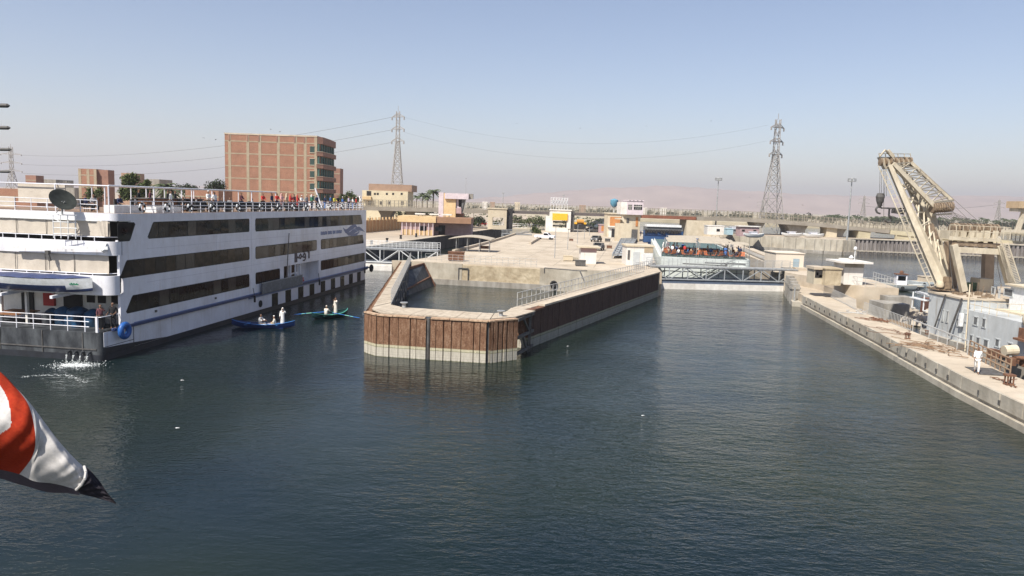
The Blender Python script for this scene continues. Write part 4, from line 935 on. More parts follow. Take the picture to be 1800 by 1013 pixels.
b = MB(); b.prism([(120, 233.6), (280, 230), (280, 240), (120, 242)], 2, 3.2); b.box(108.5, 112.3, 233.8, 242, 3, zb(110)-1.2)
b.build('abutment', yelc, BR, world=True)
b = MB()
for i in range(34): x = 120+i*4.4; b.box(x, x+.35, 233.2-(x-120)*.022, 234.0-(x-120)*.022, 2.5, zb(x)-.2)
b.add([(120, 233.5, 2), (280, 230, 2), (280, 230, 2.6), (165, 232.5, 3.6), (120, 233.5, 5.9)], [(0, 1, 2, 3, 4)]); b.build('abutment_wall', yelc, BR, world=True)
# ================================================================== portals and towers on the lock
def W(px, py, Y): return aty(px, py, Y)
def portal(label, pxl, pxr, pyt, pyb, Y, ol, orr, ot, ob, m, extra=None, depth=5, name='gate_portal', z0=None):
    a, c = W(pxl, pyb, Y), W(pxr, pyt, Y); z0 = a.z if z0 is None else z0; z0 = min(z0, 3.0) ; x0, x1, z1 = a.x, c.x, c.z
    l, r_ = W(ol, ot, Y), W(orr, ob, Y); t = thing(name, label, 'portal', ((x0+x1)/2, Y, z0))
    b = MB(); b.box(x0, l.x, Y, Y+depth, z0, z1); b.box(r_.x, x1, Y, Y+depth, z0, z1); b.box(l.x, r_.x, Y, Y+depth, l.z, z1); b.box(l.x, r_.x, Y, Y+.6, z0, r_.z)
    b.box(x0-.2, x1+.2, Y-.2, Y+depth+.2, z1, z1+.35)
    b.build('portal_frame', m, t, world=True)
    return t, (x0, x1, z0, z1, l, r_)
t, g = portal('plain white gate portal with a square opening under the bridge at the left chamber', 857, 891, 368.5, 399, 232, 866, 886, 382, 397, cream)
MB().box(g[1]+.02, g[1]+1.9, 233, 238, 2.5, g[3]+.3).build('side_panel', dark, t, world=True)
t, g = portal('white gate portal with a bright yellow panel across its front', 966, 1004, 371, 404, 230, 972, 996, 386, 401, whiteb)
a, c = W(971, 387, 229.6), W(998, 376, 229.6); MB().box(a.x, c.x, 229.6, 230, a.z, c.z).build('yellow_panel', yellow, t, world=True)
MB().box(g[1], g[1]+1.2, 231, 236, 2.8, g[3]).build('side_panel', steeld, t, world=True)
MB().box(g[0]-1.2, g[0], 230.3, 235, 2.8, g[3]-1.8).build('side_wing', whiteb, t, world=True)
b = MB()
for i in range(4): z = g[4].z-1.2*i-.5; b.box(g[4].x, g[5].x, 232, 232.4, z-.5, z)
b.build('shutter', steeld, t, world=True)
# scaffold sign frame above the bridge with empty letters
a, c = W(968, 366, 243), W(998, 351, 243)
t = thing('sign_scaffold', 'pale scaffold sign frame standing above the bridge over the yellow portal', 'sign', (a.x, 243, 9.0))
b = MB()
for i in range(7): x = a.x+(c.x-a.x)*i/6; b.beam((x, 243, 8.8), (x, 243, c.z+.6), .14, .14)
for z in (11.2, 11.9, 12.6, c.z+.4): b.beam((a.x, 243, z), (c.x, 243, z), .12, .12)
for i in range(6): x = a.x+(c.x-a.x)*i/6; b.beam((x, 243.1, 11.2), (x+(c.x-a.x)/6, 243.1, c.z+.4), .08, .08)
b.build('scaffold', whitem, t, world=True)
b = MB()
for i in range(6):
    x = a.x+.4+(c.x-a.x)*i/6; b.box(x, x+.5, 242.8, 242.95, 12.0, 12.75); b.box(x, x+.2, 242.8, 242.95, 11.4, 12)
b.build('sign_board', mat('sign_grey', (.5, .5, .5)), t, world=True)
# beige hall with orange tiles and the control tower
t = thing('lock_building', 'cream lock building with an orange tiled panel just left of the cream control tower', 'building', W(1085, 412, 205))
Y = 204; a, c = W(1067, 413, Y), W(1094, 377, Y); z0 = 3.0
b = MB().box(a.x, c.x, Y, Y+8, z0, c.z); b.box(a.x-.2, c.x+.2, Y-.3, Y+8, c.z, c.z+.3); b.build('wall', cream, t, world=True)
p, q = W(1072, 398, Y-.2), W(1092, 382, Y-.2); MB().box(p.x, q.x, Y-.12, Y, p.z, q.z).build('tile_panel', orange, t, world=True)
p, q = W(1070, 411, Y-1), W(1092, 400, Y-1); MB().box(p.x, q.x, Y-1.6, Y, z0, q.z).box(p.x-.3, q.x+.1, Y-2.2, Y, q.z, q.z+.3).build('porch', whiteb, t, world=True)
p = W(1078, 412, Y-1.6); MB().box(p.x-.5, p.x+.5, Y-1.68, Y-1.6, z0, z0+2.2).build('door', dark, t, world=True); MB().box(p.x+1.3, p.x+2.6, Y-1.68, Y-1.6, z0+.8, z0+1.9).build('window', glass, t, world=True)
t = thing('control_tower', 'cream lock control tower with a boxy glazed cabin on top and an outside stair', 'control tower', W(1108, 416, 186))
Y = 184; a, c = W(1096, 417, Y), W(1126, 377, Y); z0 = 3.0
b = MB().box(a.x, c.x, Y, Y+5.5, z0, c.z); b.build('wall', cream, t, world=True)
p, q = W(1091, 377, Y-.8), W(1131, 356, Y-.8); b = MB().box(p.x, q.x-4.0, Y-.8, Y+6.5, p.z, q.z-.1); cb = b.build('cabin', whiteb, t, world=True)
b = MB().box(q.x-4.0, q.x, Y-1.0, Y+6.5, p.z, q.z+.25).box(q.x-4.1, q.x+.15, Y-1.15, Y+6.6, q.z+.25, q.z+.5); b.build('cabin_front', lilac, t, world=True)
wz0, wz1 = W(1110, 368.5, Y-1).z, W(1110, 360, Y-1).z; b = MB()
for x0, x1 in ((q.x-3.7, q.x-2.8), (q.x-2.3, q.x-.3)): b.box(x0, x1, Y-1.06, Y-.98, wz0, wz1)
b.box(q.x-.02, q.x+.06, Y, Y+4, wz0, wz1); wn = b.build('window', glass, t, world=True)
b = MB()
for x0, x1 in ((q.x-3.7, q.x-2.8), (q.x-2.3, q.x-.3)):
    b.box(x0, x1, Y-1.12, Y-1.04, wz0+(wz1-wz0)*.62, wz0+(wz1-wz0)*.7)
    for i in range(1, 4): xx = x0+(x1-x0)*i/4; b.box(xx-.03, xx+.03, Y-1.12, Y-1.04, wz0, wz1)
b.build('frame', whiteb, wn, world=True)
b = MB()
for i in range(4): b.box(q.x-3.5+i*.95, q.x-3.25+i*.95, Y-1.2, Y-1.15, q.z+.3, q.z+.45)
b.build('roof_light', steeld, t, world=True)
p = W(1117, 398, Y); r_ = W(1122, 382, Y); MB().box(p.x, r_.x, Y-.1, Y, p.z, r_.z).build('tile_panel', orange, t, world=True)
p = W(1101, 391, Y); r_ = W(1106, 384, Y); MB().box(p.x, r_.x, Y-.08, Y, p.z-1.5, r_.z).build('door', steeld, t, world=True)
b = MB(); s0, s1 = W(1093, 384, Y-2.6), W(1119, 414, Y-2.6); n = 14
for i in range(n): f, g2 = i/n, (i+1)/n; x0 = s0.x+(s1.x-s0.x)*f; x1 = s0.x+(s1.x-s0.x)*g2; z = s0.z+(3.0-s0.z)*f; b.box(x0, x1, Y-2.8, Y-1.4, z-.25, z)
b.ext([(s0.x, Y-2.85, s0.z-.3), (s1.x, Y-2.85, 3.0), (s1.x, Y-2.85, 3.45), (s0.x, Y-2.85, s0.z+.7)], (0, .15, 0)); b.ext([(s0.x-.2, Y-1.3, 3), (s1.x, Y-1.3, 3), (s0.x-.2, Y-1.3, s0.z)], (0, .15, 0)); b.box(s0.x-1.4, s0.x, Y-2.8, Y, s0.z-.3, s0.z)
b.build('stair', cream, t, world=True)
MB().box(s0.x+2.5, s0.x+4.0, Y-2.9, Y-2.86, 3.0, 6.0).build('stair_door', steeld, t, world=True); MB().box(s0.x-1.4, s0.x+2.5, Y-2.8, Y-1.3, 3, s0.z-1.2).build('stair_base', cream, t, world=True)
# long glazed trench cover with frames along the chamber edge
t = thing('skylight_frame', 'long sloping grey steel frame like a rack of skylights beside the right chamber edge', 'steel frame', at(1100, 440, 3))
a, b_1, c_1, d_1 = at(1076, 455, 3), at(1102, 455, 3), at(1122, 419, 3), at(1094, 419, 3); b = MB()
for i in range(13):
    f = i/12; p = a.lerp(d_1, f); q = b_1.lerp(c_1, f); b.beam(p+Vector((0, 0, .7)), q+Vector((0, 0, .9)), .22, .22); b.beam(p, p+Vector((0, 0, .7)), .15, .15); b.beam(q, q+Vector((0, 0, .9)), .15, .15)
for f in (0, .33, .66, 1): b.beam(a.lerp(b_1, f)+Vector((0, 0, .75)), d_1.lerp(c_1, f)+Vector((0, 0, .75)), .14, .14)
b.build('rack', steel, t, world=True)
b = MB(); b.add([a+Vector((0, 0, .5)), b_1+Vector((0, 0, .5)), c_1+Vector((0, 0, .5)), d_1+Vector((0, 0, .5))], [(0, 1, 2, 3)]); b.build('panel', mat('panel_grey', (.4, .42, .43)), t, world=True)
# ---- huts
def hut(label, px0, px1, pyb, pyt, depth, m, zb_=3.0, over=.3, rm=None, name='hut', doors=(), rf=.22, rz=0.0, cat='hut'):
    p = at((px0+px1)/2, pyb, zb_); Y = p.y; a = W(px0, pyb, Y); c = W(px1, pyt, Y); L = c.x-a.x; h = W((px0+px1)/2, pyt, Y).z-zb_
    t = thing(name, label, cat, (a.x, Y, zb_), rz)
    MB().box(0, L, 0, depth, 0, h).build('wall', m, t); MB().box(-over, L+over, -over, depth+over, h, h+rf).build('roof', rm or m, t)
    for (x0, x1, z0, z1, mm, nm) in doors: MB().box(L*x0, L*x1, -.05, .0, h*z0, h*z1).build(nm, mm, t)
    return t, L, h
hut('small white kiosk with a wide flat roof and pink band on the lock island', 1020, 1049, 464, 436, 2.6, whiteb, doors=((0, 1, .74, .98, pink, 'pink_band'),), over=.45, rm=cream, name='kiosk', cat='kiosk')
hut('white control hut with a pale door and a tan panel beside the truss gate', 1100, 1149, 467, 434, 4.2, whiteb, doors=((.25, .5, .03, .72, mat('pale_door', (.5, .52, .52)), 'door'), (.62, .98, .0, .66, mat('panel_white', (.66, .66, .64)), 'panel'), (.66, .99, .7, .98, mat('tan_panel', (.42, .33, .22)), 'tan_panel'), (.05, .13, .3, .8, steeld, 'cabinet')), over=.15, rm=cream, name='control_hut')
hut('cream hut with a pale blue door on the pier right of the truss gate', 1362, 1414, 479.5, 446, 5, mat('cream_hut', (.66, .58, .47), (.6, .52, .42), r=.9, sc=.5), doors=((.62, .84, .02, .74, mat('pale_blue_door', (.30, .38, .42), r=.6), 'door'),), over=.12, rf=.12, rz=.0, name='pier_hut', zb_=2.45)
t_, L_, h_ = hut('white kiosk with an oversized flat rounded roof on the right pier', 1482, 1519, 501, 463, 3.0, whiteb, doors=((0, 1, .80, 1, concd, 'grey_band'),), over=.75, rm=whiteb, name='kiosk', cat='kiosk')
b = MB(); b.tube((1.8, 1.5, h_+.2), (1.8, 1.5, h_+1.7), .05); b.lathe([(0, 0), (.2, 0), (.18, .3), (0, .36)], (1.8, 1.5, h_+1.6), 10); b.lathe([(.05, 0), (.3, .2), (.05, .5), (0, .5)], (1.3, 1.3, h_+.4), 10); b.build('roof_lamp', whitem, t_)
hut('beige concrete shed beside the round roofed kiosk on the right pier', 1449, 1480, 502, 474, 3.2, conch, over=.1, rf=.15, name='shed', cat='shed')
hut('square steel machine cabinet on legs with dark fans on the right pier', 1430, 1449, 500, 474, 2.2, mat('cabinet_beige', (.5, .44, .33)), doors=((.08, .96, .45, .95, dark, 'fan_panel'), (.2, .4, .6, .8, whitem, 'fan'), (.5, .85, .5, .62, whitem, 'fan')), over=.15, rf=.3, rm=conc, name='machine_cabinet', cat='cabinet')
p = at(1471, 478, 5.0); o = MB().box(0, 1.0, 0, .8, 0, .8).build('roof_tank', whiteb, origin=(0, 0, 0)); o.location = (p.x*92.5/p.y, 91.5, 5.2); tag(o, 'small white box tank on the shed roof of the right pier', 'tank')
railing('pale railing in front of the huts on the right pier', [(40.8, 89.4, 3), (41.8, 87.2, 3), (45.2, 86.6, 3), (47.2, 96.5, 3)], h=1.05, step=1.3, m=fence_m)
railing('railing along the island edge above the enclosed basin', [(cA.x+.2, cA.y+.3, 3), (cB.x-1, cB.y+.5, 3)], h=1.1, step=.8, rails=(1, .66, .33), r=.02, m=fence_m)
railing('railing along the top of the lock island edge beside the truss gate', [(16.2, 98.0, 3), (20.2, 104.3, 3)], h=1.1, step=.7, rails=(1, .5), r=.03, m=fence_m)
# bent pipe barrier by the basin edge
b = MB(); p, q = at(957, 481, 3), at(1019, 485, 3); b.path([p, p+Vector((0, 0, .7)), q+Vector((0, 0, .6)), q+Vector((.9, .4, .6))], .07); b.tube(q+Vector((0, 0, .6)), q+Vector((.5, -1.2, -.6)), .08)
o = b.build('barrier_pipe', steeld, origin=p); tag(o, 'dark bent pipe lying along the island edge above the basin', 'pipe')
for i, (px, py, s, lb, m) in enumerate(((998, 459, .7, 'low cream box beside the white kiosk on the island', cream), (1007, 458, .45, 'small cream block between the low box and the kiosk', cream), (1012, 458.5, .4, 'tiny grey block right beside the white kiosk', concg), (1020, 468, .7, 'dark steel winch box in front of the white kiosk', steeld), (802, 459, 1.1, 'brown wooden crate at the basin edge of the island', rust), (1004, 424, .45, 'brown control box on a pole on the lock island', rust), (1068, 425, .6, 'dark square bin near the trench frame on the island', steeld), (1071, 437, .5, 'dark red handcart by the trench frame', rust))):
    p = at(px, py, 3); b = MB().box(-s, s, -s*.6, s*.6, .1, s*1.1).box(-s*1.06, s*1.06, -s*.66, s*.66, s*1.1, s*1.22); 
    for q in (-1, 1): b.box(q*s*.8-.05, q*s*.8+.05, -s*.5, s*.5, 0, .1)
    o = b.build('equipment_box', m, origin=(0, 0, 0)); o.location = p; tag(o, lb, 'box')
# canopy on the island by the left chamber
t = thing('shade_canopy', 'curved beige shade canopy on thin posts on the lock island by the left chamber', 'canopy', at(838, 444, 3))
a = at(800, 441, 3); c = at(862, 446, 3); b = MB(); n = 10; V = []
for i in range(n+1):
    f = i/n; x = a.x+(c.x-a.x+1)*f-1; zz = 5.15+.45*math.sin(math.pi*f)
    V += [(x, a.y-2.2, zz), (x+.6, a.y+2.6, zz+.1), (x, a.y-2.2, zz-.1), (x+.6, a.y+2.6, zz)]
b.add(V, [(4*i, 4*i+4, 4*i+5, 4*i+1) for i in range(n)]+[(4*i+2, 4*i+3, 4*i+7, 4*i+6) for i in range(n)]+[(4*i, 4*i+2, 4*i+6, 4*i+4) for i in range(n)]); b.build('canopy_sheet', awn, t, world=True, smooth=True)
b = MB()
for f in (0.05, .35, .68, .95):
    for y in (-1.9, 2.2): x = a.x+(c.x-a.x)*f; b.tube((x, a.y+y, 3), (x, a.y+y, 5.3), .05)
b.split('post', steel, t, world=True)
b = MB().box(-.9, .9, -.25, .25, .35, .45).box(-.8, -.7, -.2, .2, 0, .35).box(.7, .8, -.2, .2, 0, .35).box(-.9, .9, .2, .28, .45, .85); o = b.build('bench', wood, origin=(0, 0, 0)); o.location = (at(852, 441, 3)); tag(o, 'dark bench under the curved canopy on the island', 'bench')
# low parapets of the island along the left chamber
t = thing('low_wall', 'low beige parapet wall along the left edge of the lock island', 'wall', (-10, 119, 3))
b = MB(); P = [at(797, 444, 3), at(858, 428, 3), at(905, 413, 3), at(950, 405, 3)]
for p, q in zip(P, P[1:]): b.beam(p+Vector((0, 0, .22)), q+Vector((0, 0, .22)), .5, .44)
b.build('parapet', conc, t, world=True); b = MB(); p, q = at(932, 430, 3), at(950, 419, 3); b.beam(p+Vector((0, 0, .25)), q+Vector((0, 0, .25)), .4, .5); b.build('short_parapet', conc, t, world=True)
# ---- vehicles on the island
def car(label, px, py, rz, m, kind='car', z=3.0):
    L, Wd = (4.3, 1.75) if kind == 'car' else (4.9, 1.8); t = thing('pickup_truck' if kind != 'car' else 'parked_car', label, 'car' if kind == 'car' else 'pickup truck', at(px, py, z), rz)
    prof = [(-L/2, .35), (-L/2, .85), (-L/2+.9, .98), (-L*.2, 1.42), (L*.2, 1.42), (L*.34, .95), (L/2-.05, .88), (L/2, .35)] if kind == 'car' else [(-L/2, .4), (-L/2, .95), (-L/2+1.1, 1.05), (-L*.16, 1.6), (L*.02, 1.6), (L*.06, 1.0), (L/2, 1.0), (L/2, .4)]
    b = MB().ext([(x, -Wd/2, zz) for x, zz in prof], (0, Wd, 0)); b.build('body', m, t, bevel=.08, seg=2)
    g = [(prof[2][0]+.12, 1.02), (prof[3][0]+.05, 1.36 if kind == 'car' else 1.52), (prof[4][0]-.06, 1.36 if kind == 'car' else 1.52), (prof[5][0]-.14, 1.02)]
    b = MB().ext([(x, -Wd/2-.02, zz) for x, zz in g], (0, Wd+.04, 0)); a = prof[2]; c = prof[3]; b.add([(a[0]+.05, -.7, a[1]+.06), (a[0]+.05, .7, a[1]+.06), (c[0]-.08, .62, c[1]-.02), (c[0]-.08, -.62, c[1]-.02)], [(0, 1, 2, 3)]); b.build('windows', glass, t)
    for x in (-L*.31, L*.31):
        for y in (-1, 1): MB().tube((x, y*(Wd/2-.2), .32), (x, y*(Wd/2+.01), .32), .32, n=14).build('wheel', rubber, t)
    for y in (-.6, .6): MB().box(-L/2-.03, -L/2+.02, y-.18, y+.18, .62, .78).build('headlight', whitem, t)
    return t
car('white pickup truck parked on the left side of the lock island', 958, 421, 2.8, white, 'pickup')
car('dark grey car parked beside the trench frame on the island', 1048, 425, 1.2, steeld)
car('second dark car parked close behind the white kiosk', 1052, 440, 1.3, steeld)
car('dark car parked in front of the small pink hut near the bridge', 1046, 408.5, .2, steeld); car('dark van like car under the bridge left of the small pink hut', 1040, 406.5, .1, hullg)
hut('small pink hut with an orange roof panel near the bridge', 1053, 1066, 410, 396, 3, pink, doors=((.3, .7, .25, .9, orange, 'panel'),), over=.15, name='pink_hut')
car('small white car parked under the bridge left of the white portal', 832, 397, .3, white); car('small dark car parked left of the white car near the bridge', 822, 398, .2, steeld); car('red car parked at the end of the row near the white portal', 846, 396.5, .2, red)
hut('low dark shed with a flat roof right of the pink tower on the left bank', 806, 820, 398, 389, 4, mat('dark_shed', (.16, .12, .1)), over=.3, rm=conc, name='shed', cat='shed')
# machine house: black and yellow lock machinery
t = thing('lock_machine', 'black lock machine with a yellow and orange drum on top near the bridge', 'machine', at(1020, 404, 3)); p = t.location
MB().box(-1.9, 1.9, 0, 3, 0, 1.9).build('base', dark, t); MB().box(-2.0, -1.2, -.1, 3, 1.9, 2.5).box(1.2, 2.0, -.1, 3, 1.9, 2.5).build('bracket', yellow, t); MB().tube((-1.2, 1.2, 2.7), (1.2, 1.2, 2.7), .8, n=16).build('drum', mat('drum_orange', (.5, .24, .04)), t)
# low fence and gate bridge at the head of the left chamber
railing('white railing across the head of the left lock chamber', [at(856, 399, 3), at(966, 404, 3)], h=1.5, step=2.2, rails=(1, .6, .2), r=.06, m=whitem)
truss_gate('distant grey truss gate across the far end of the left lock chamber', W(883, 412, 196)*1.0-Vector((0, 0, W(883, 412, 196).z)), W(935, 412, 197)*1.0-Vector((0, 0, W(935, 412, 197).z)), 3.3, .9, 2.0, hullg, 1.7)
# lamp poles of the island
for px, pb, pt, lb in ((975, 453.5, 397, 'tall thin lamp pole nearest the basin on the lock island'), (997.7, 439, 403, 'thin pole with a brown control box on the lock island'), (1014.7, 428, 394, 'third thin lamp pole on the island counting from the basin'), (1027, 420.5, 402, 'short thin lamp pole farthest from the basin'), (1036, 415, 398, 'thin pole in front of the black lock machine'), (832, 400, 366, 'thin lamp pole on the left bank between the pink tower and the white portal')):
    p = at(px, pb, 3); h = W(px, pt, p.y).z-3; t = thing('lamp_pole', lb, 'lamp pole', p)
    MB().tube((0, 0, 0), (0, 0, h), .07, .05).build('pole', steel, t); MB().box(-.1, .7, -.12, .12, h-.08, h+.05).build('lamp_head', steeld, t)
for px, py, kk in ((655, 431, 0), (682, 426, 1), (706, 420, 2), (733, 417, 3), (755, 413, 4), (775, 409, 5), (800, 404, 6)):
    p = at(px, py, 3)-nrm*.2; b = MB().lathe([(0, 0), (.3, 0), (.25, .1), (.2, .6), (.3, .68), (.3, .8), (0, .85)], (0, 0, 0), 10); o = b.build('bollard', rubber, origin=(0, 0, 0)); o.location = p; tag(o, 'black mooring bollard on the coping of the left chamber wall', 'bollard', 'bollards along the left lock chamber')
# ================================================================== left bank buildings
# ochre and pink office with its control tower
t = thing('lock_office', 'long low pink office with a yellow flat roof band on the left bank', 'building', at(760, 405, 3)); Y = 178
a, c = W(705, 404, Y), W(790, 397, Y)
MB().box(a.x, c.x-3.8, Y, Y+11, 3, 6.1).box(c.x-3.8, c.x+5, Y+4, Y+12, 3, 6.1).build('wall', pink, t, world=True)
b = MB(); b.box(a.x-.8, c.x-3.2, Y-.7, Y+11.5, 6.1, 7.5); b.build('roof_band', ochrel, t, world=True); MB().box(c.x-3.2, c.x+5.2, Y-.4, Y+12, 6.1, 7.4).build('side_roof', mat('brown_band', (.30, .17, .10)), t, world=True)
MB().box(a.x+.2, c.x-4, Y-.06, Y, 3, 4.3).build('dado', ochrel, t, world=True)
b = MB()
for i in range(8): x = a.x+.3+i*(c.x-a.x-4.2)/7; b.box(x-.07, x+.07, Y-.55, Y-.4, 3, 6.1)
b.split('column', lilac, t, world=True)
for x in (4.5, 8.2): MB().box(a.x+x, a.x+x+1.6, Y-.1, Y+.02, 4.1, 5.2).build('window', glass, t, world=True)
MB().box(c.x-3, c.x-1.4, Y+3.9, Y+4, 3, 5.4).build('door', dark, t, world=True)
for x in (3, 6.5, 9.5):
    MB().box(a.x+x, a.x+x+2.4, Y+2, Y+4, 7.9, 8.2).box(a.x+x+.6, a.x+x+.8, Y+3, Y+3.2, 7.5, 7.9).box(a.x+x+1.6, a.x+x+1.8, Y+3, Y+3.2, 7.5, 7.9).build('roof_vent', whiteb, t, world=True)
t = thing('control_tower', 'yellow and pink lock control tower with an overhanging glazed cabin on the left bank', 'control tower', W(795, 402, 188)); Y = 186
a, c = W(772, 378, Y), W(798, 340, Y); Z1 = c.z
MB().box(a.x+1.0, c.x+.5, Y, Y+5, 3, Z1).build('shaft', ochrel, t, world=True); MB().box(a.x-.2, a.x+1.0, Y-.1, Y+5, 3, Z1+.1).build('side_face', lilac, t, world=True)
e = W(824, 343, Y); MB().box(c.x-2.2, e.x, Y-.6, Y+6, Z1-1.4, Z1).build('cabin_roof', lilac, t, world=True)
MB().box(c.x+.5, e.x-1.8, Y+.2, Y+5.6, Z1-5.0, Z1-3.6).build('cabin_base', pink, t, world=True)
cb = MB().box(c.x+.6, e.x-1.9, Y+.5, Y+5.4, Z1-3.6, Z1-1.4).build('cabin', lilac, t, world=True)
MB().box(c.x+1.2, c.x+2.3, Y+.42, Y+.5, Z1-3.3, Z1-1.5).box(e.x-1.9, e.x-1.8, Y+1, Y+5, Z1-3.5, Z1-1.5).build('window', glass, cb, world=True)
MB().ext([(e.x-1.7, Y, Z1-4.6), (e.x-1.0, Y, Z1-1.4), (e.x-1.7, Y, Z1-1.4)], (0, 5, 0)).build('fin', shade, t, world=True)
MB().box(c.x+.5, c.x+2.4, Y+2, Y+5, 3, Z1-5.0).build('back_shaft', mat('brown_wall', (.32, .17, .10)), t, world=True); MB().box(e.x, e.x+1.0, Y+1, Y+3, Z1-1.3, Z1).build('side_box', concd, t, world=True)
# beige block with unfinished brick storey
Y = 262; t = thing('beige_building', 'beige block with a bare brick storey on its roof behind the bridge on the left', 'building', W(680, 400, Y))
a, c = W(636, 400, Y), W(717, 337, Y); MB().box(a.x, c.x, Y, Y+14, 0, c.z).build('wall', mat('beige_wall', (.62, .54, .38), (.52, .45, .31), r=.9, sc=.3, dirt=.3), t, world=True)
p, q = W(648, 335, Y+1), W(724, 325.5, Y+1); MB().box(p.x, q.x, Y+1, Y+15, c.z, q.z).build('brick_storey', brickp, t, world=True)
for i, px in enumerate((650, 659, 664, 680, 691, 706)): 
    s = W(px, 341, Y); MB().box(s.x-.35, s.x+.35, Y-.06, Y, s.z-.35, s.z+.35).build('window', dark, t, world=True)
for px, py in ((707, 357), (650, 357), (670, 357), (684, 357)): s = W(px, py, Y); MB().box(s.x-.5, s.x+.5, Y-.06, Y, s.z-.6, s.z+.6).build('window', dark, t, world=True)
p, q = W(637, 351, Y-1.5), W(652, 346, Y-1.5); MB().box(p.x, q.x, Y-1.5, Y, p.z, q.z).build('balcony', ochrel, t, world=True)
s = W(648.5, 340, Y); MB().box(s.x-.8, s.x+.8, Y-.08, Y, s.z-.8, s.z+.8).build('loggia', dark, t, world=True)
# ochre fence wall
t = thing('bank_wall', 'ochre rendered wall with thin piers at the foot of the beige block', 'wall', at(680, 405, 3)); a, c = at(640, 409, 3), at(712, 403, 3); b = MB(); b.beam(a+Vector((0, 0, 1.5)), c+Vector((0, 0, 1.5)), .3, 3.0); b.build('wall_face', mat('ochre_wall', (.50, .30, .14), (.36, .2, .09), r=.9, sc=.6, dirt=.4), t, world=True)
b = MB()
for i in range(13): p = a.lerp(c, i/12); b.box(p.x-.2, p.x+.2, p.y-.4, p.y+.2, 3, 6.6)
b.build('piers', mat('ochre_pier', (.55, .38, .2)), t, world=True)
# ================================================================== floating crane and its barge
def atx(px, py, x):
    v = ray(px, py); return Vector((0, 0, EYE))+v*(x/v.x)
BG = thing('crane_barge', 'pale blue grey crane barge with louvred windows moored behind the quay on the right', 'barge', (42, 58, 0))
b = MB().prism([(37.2, 40), (37.2, 66.6), (41.4, 73), (57, 74), (57, 40)], -.8, 1.15); b.build('hull', mat('barge_hull', (.40, .38, .33), (.26, .22, .18), r=.8, sc=1, dirt=.5, st=(1, 1, .4)), BG, world=True)
b = MB().box(37.6, 44.5, 61.3, 66.2, 1.15, 4.7); b.build('fore_house', bargec, BG, world=True)
b = MB().box(37.75, 45, 50.6, 61.3, 1.15, 3.95); b.build('deck_house', bargec, BG, world=True)
b = MB().prism([(37.5, 61.2), (37.5, 66.4), (41.2, 72.8), (56, 73), (56, 61.2)], 4.7, 4.85).prism([(37.8, 66.1), (41.4, 72.4), (55.8, 72.6), (55.8, 60.8), (44.5, 60.8), (44.5, 66.1)], 1.15, 4.7); b.build('machinery_deck', conc, BG, world=True)
b = MB().box(41, 50, 51.5, 60.6, 3.95, 6.1); b.build('wheelhouse', whitem, BG, world=True); MB().box(40.2, 50, 51.2, 61, 3.95, 4.1).box(40.7, 50.3, 51.2, 60.9, 6.1, 6.22).build('wheelhouse_deck', cream, BG, world=True)
def bwin(px0, px1, py0, py1, x, nm='window', m=shade, par=None):
    a = atx(px0, py1, x); c = atx(px1, py0, x); y0, y1 = sorted((a.y, c.y)); zm = (atx((px0+px1)/2, py0, x).z, atx((px0+px1)/2, py1, x).z)
    b = MB().box(x-.03, x+.03, y0, y1, zm[1], zm[0]); f = b.build(nm, m, BG, world=True)
    b = MB()
    for z in (zm[0], zm[1]): b.box(x-.06, x+.02, y0-.06, y1+.06, z-.04, z+.04)
    for y in (y0, y1): b.box(x-.06, x+.02, y-.04, y+.04, zm[1], zm[0])
    b.build('frame', bargec, f, world=True)
for a in ((1656, 1660, 545, 565), (1663, 1668, 547, 567), (1649.5, 1651.5, 552, 561)): bwin(a[0], a[1], a[2], a[3], 37.6)
bwin(1682, 1688, 560, 574, 37.6); MB().box(37.3, 37.6, atx(1691, 570, 37.5).y, atx(1688, 570, 37.5).y, 2.5, 3.6).build('wall_box', whitem, BG, world=True)
for a in ((1696.5, 1700.5, 552, 566), (1711, 1720, 557, 572), (1726, 1734, 560, 576), (1693, 1696, 585, 597), (1704, 1711, 589, 603), (1715.5, 1723.5, 593, 608), (1728, 1738.5, 597, 613), (1749, 1758, 596, 610), (1771, 1780, 603, 618)): bwin(a[0], a[1], a[2], a[3], 37.75)
for a in ((1743, 1750, 505, 517), (1765, 1782, 508, 521)): bwin(a[0], a[1], a[2], a[3], 41.0)
bwin(1754, 1758.5, 508, 538, 41.0, 'door', dark)
# ventilator cowl
t = thing('ventilator_cowl', 'round cream ventilator cowl on a stout pipe at the barge side', 'ventilator', (38.6, 54.5, 3.95))
b = MB(); b.tube((0, 0, -1.6), (0, 0, .3), .26, n=14); t.location = (38.0, 53.6, 3.4); b.lathe([(.26, .2), (.45, .45), (.55, .8), (.5, 1.15), (.3, 1.4), (0, 1.48)], (0, 0, 0), 16); b.build('cowl', cream, t, smooth=True); MB().box(-.9, -.1, -.9, .4, -.7, -.55).box(-.6, -.2, -.3, .3, -.55, .2).build('winch_shelf', rust, t)
railing('thin rusty railing on the roof of the barge deck house', [(37.85, 61.0, 3.95), (37.85, 57.2, 3.95), (40.5, 57.0, 3.95)], h=1.0, step=.9, rails=(1, .5), r=.025, m=cream)
for px, py0, py1, lb in ((1700, 620, 508, 'long thin mast leaning against the barge house'),):
    o = MB(); p = atx(px-4, 618, 36.9); q = atx(px+5, 500, 37.6); o.tube(p, q, .05); o = o.build('mast', cream, origin=p); tag(o, lb, 'mast')
b = MB(); b.beam(atx(1662, 518, 37.4)+Vector((0, 0, -.0)), atx(1643, 575, 37.2), .1, .1); o = b.build('strut', steeld, origin=(37.3, 64, 3)); tag(o, 'grey diagonal strut on the left end of the barge house', 'strut')
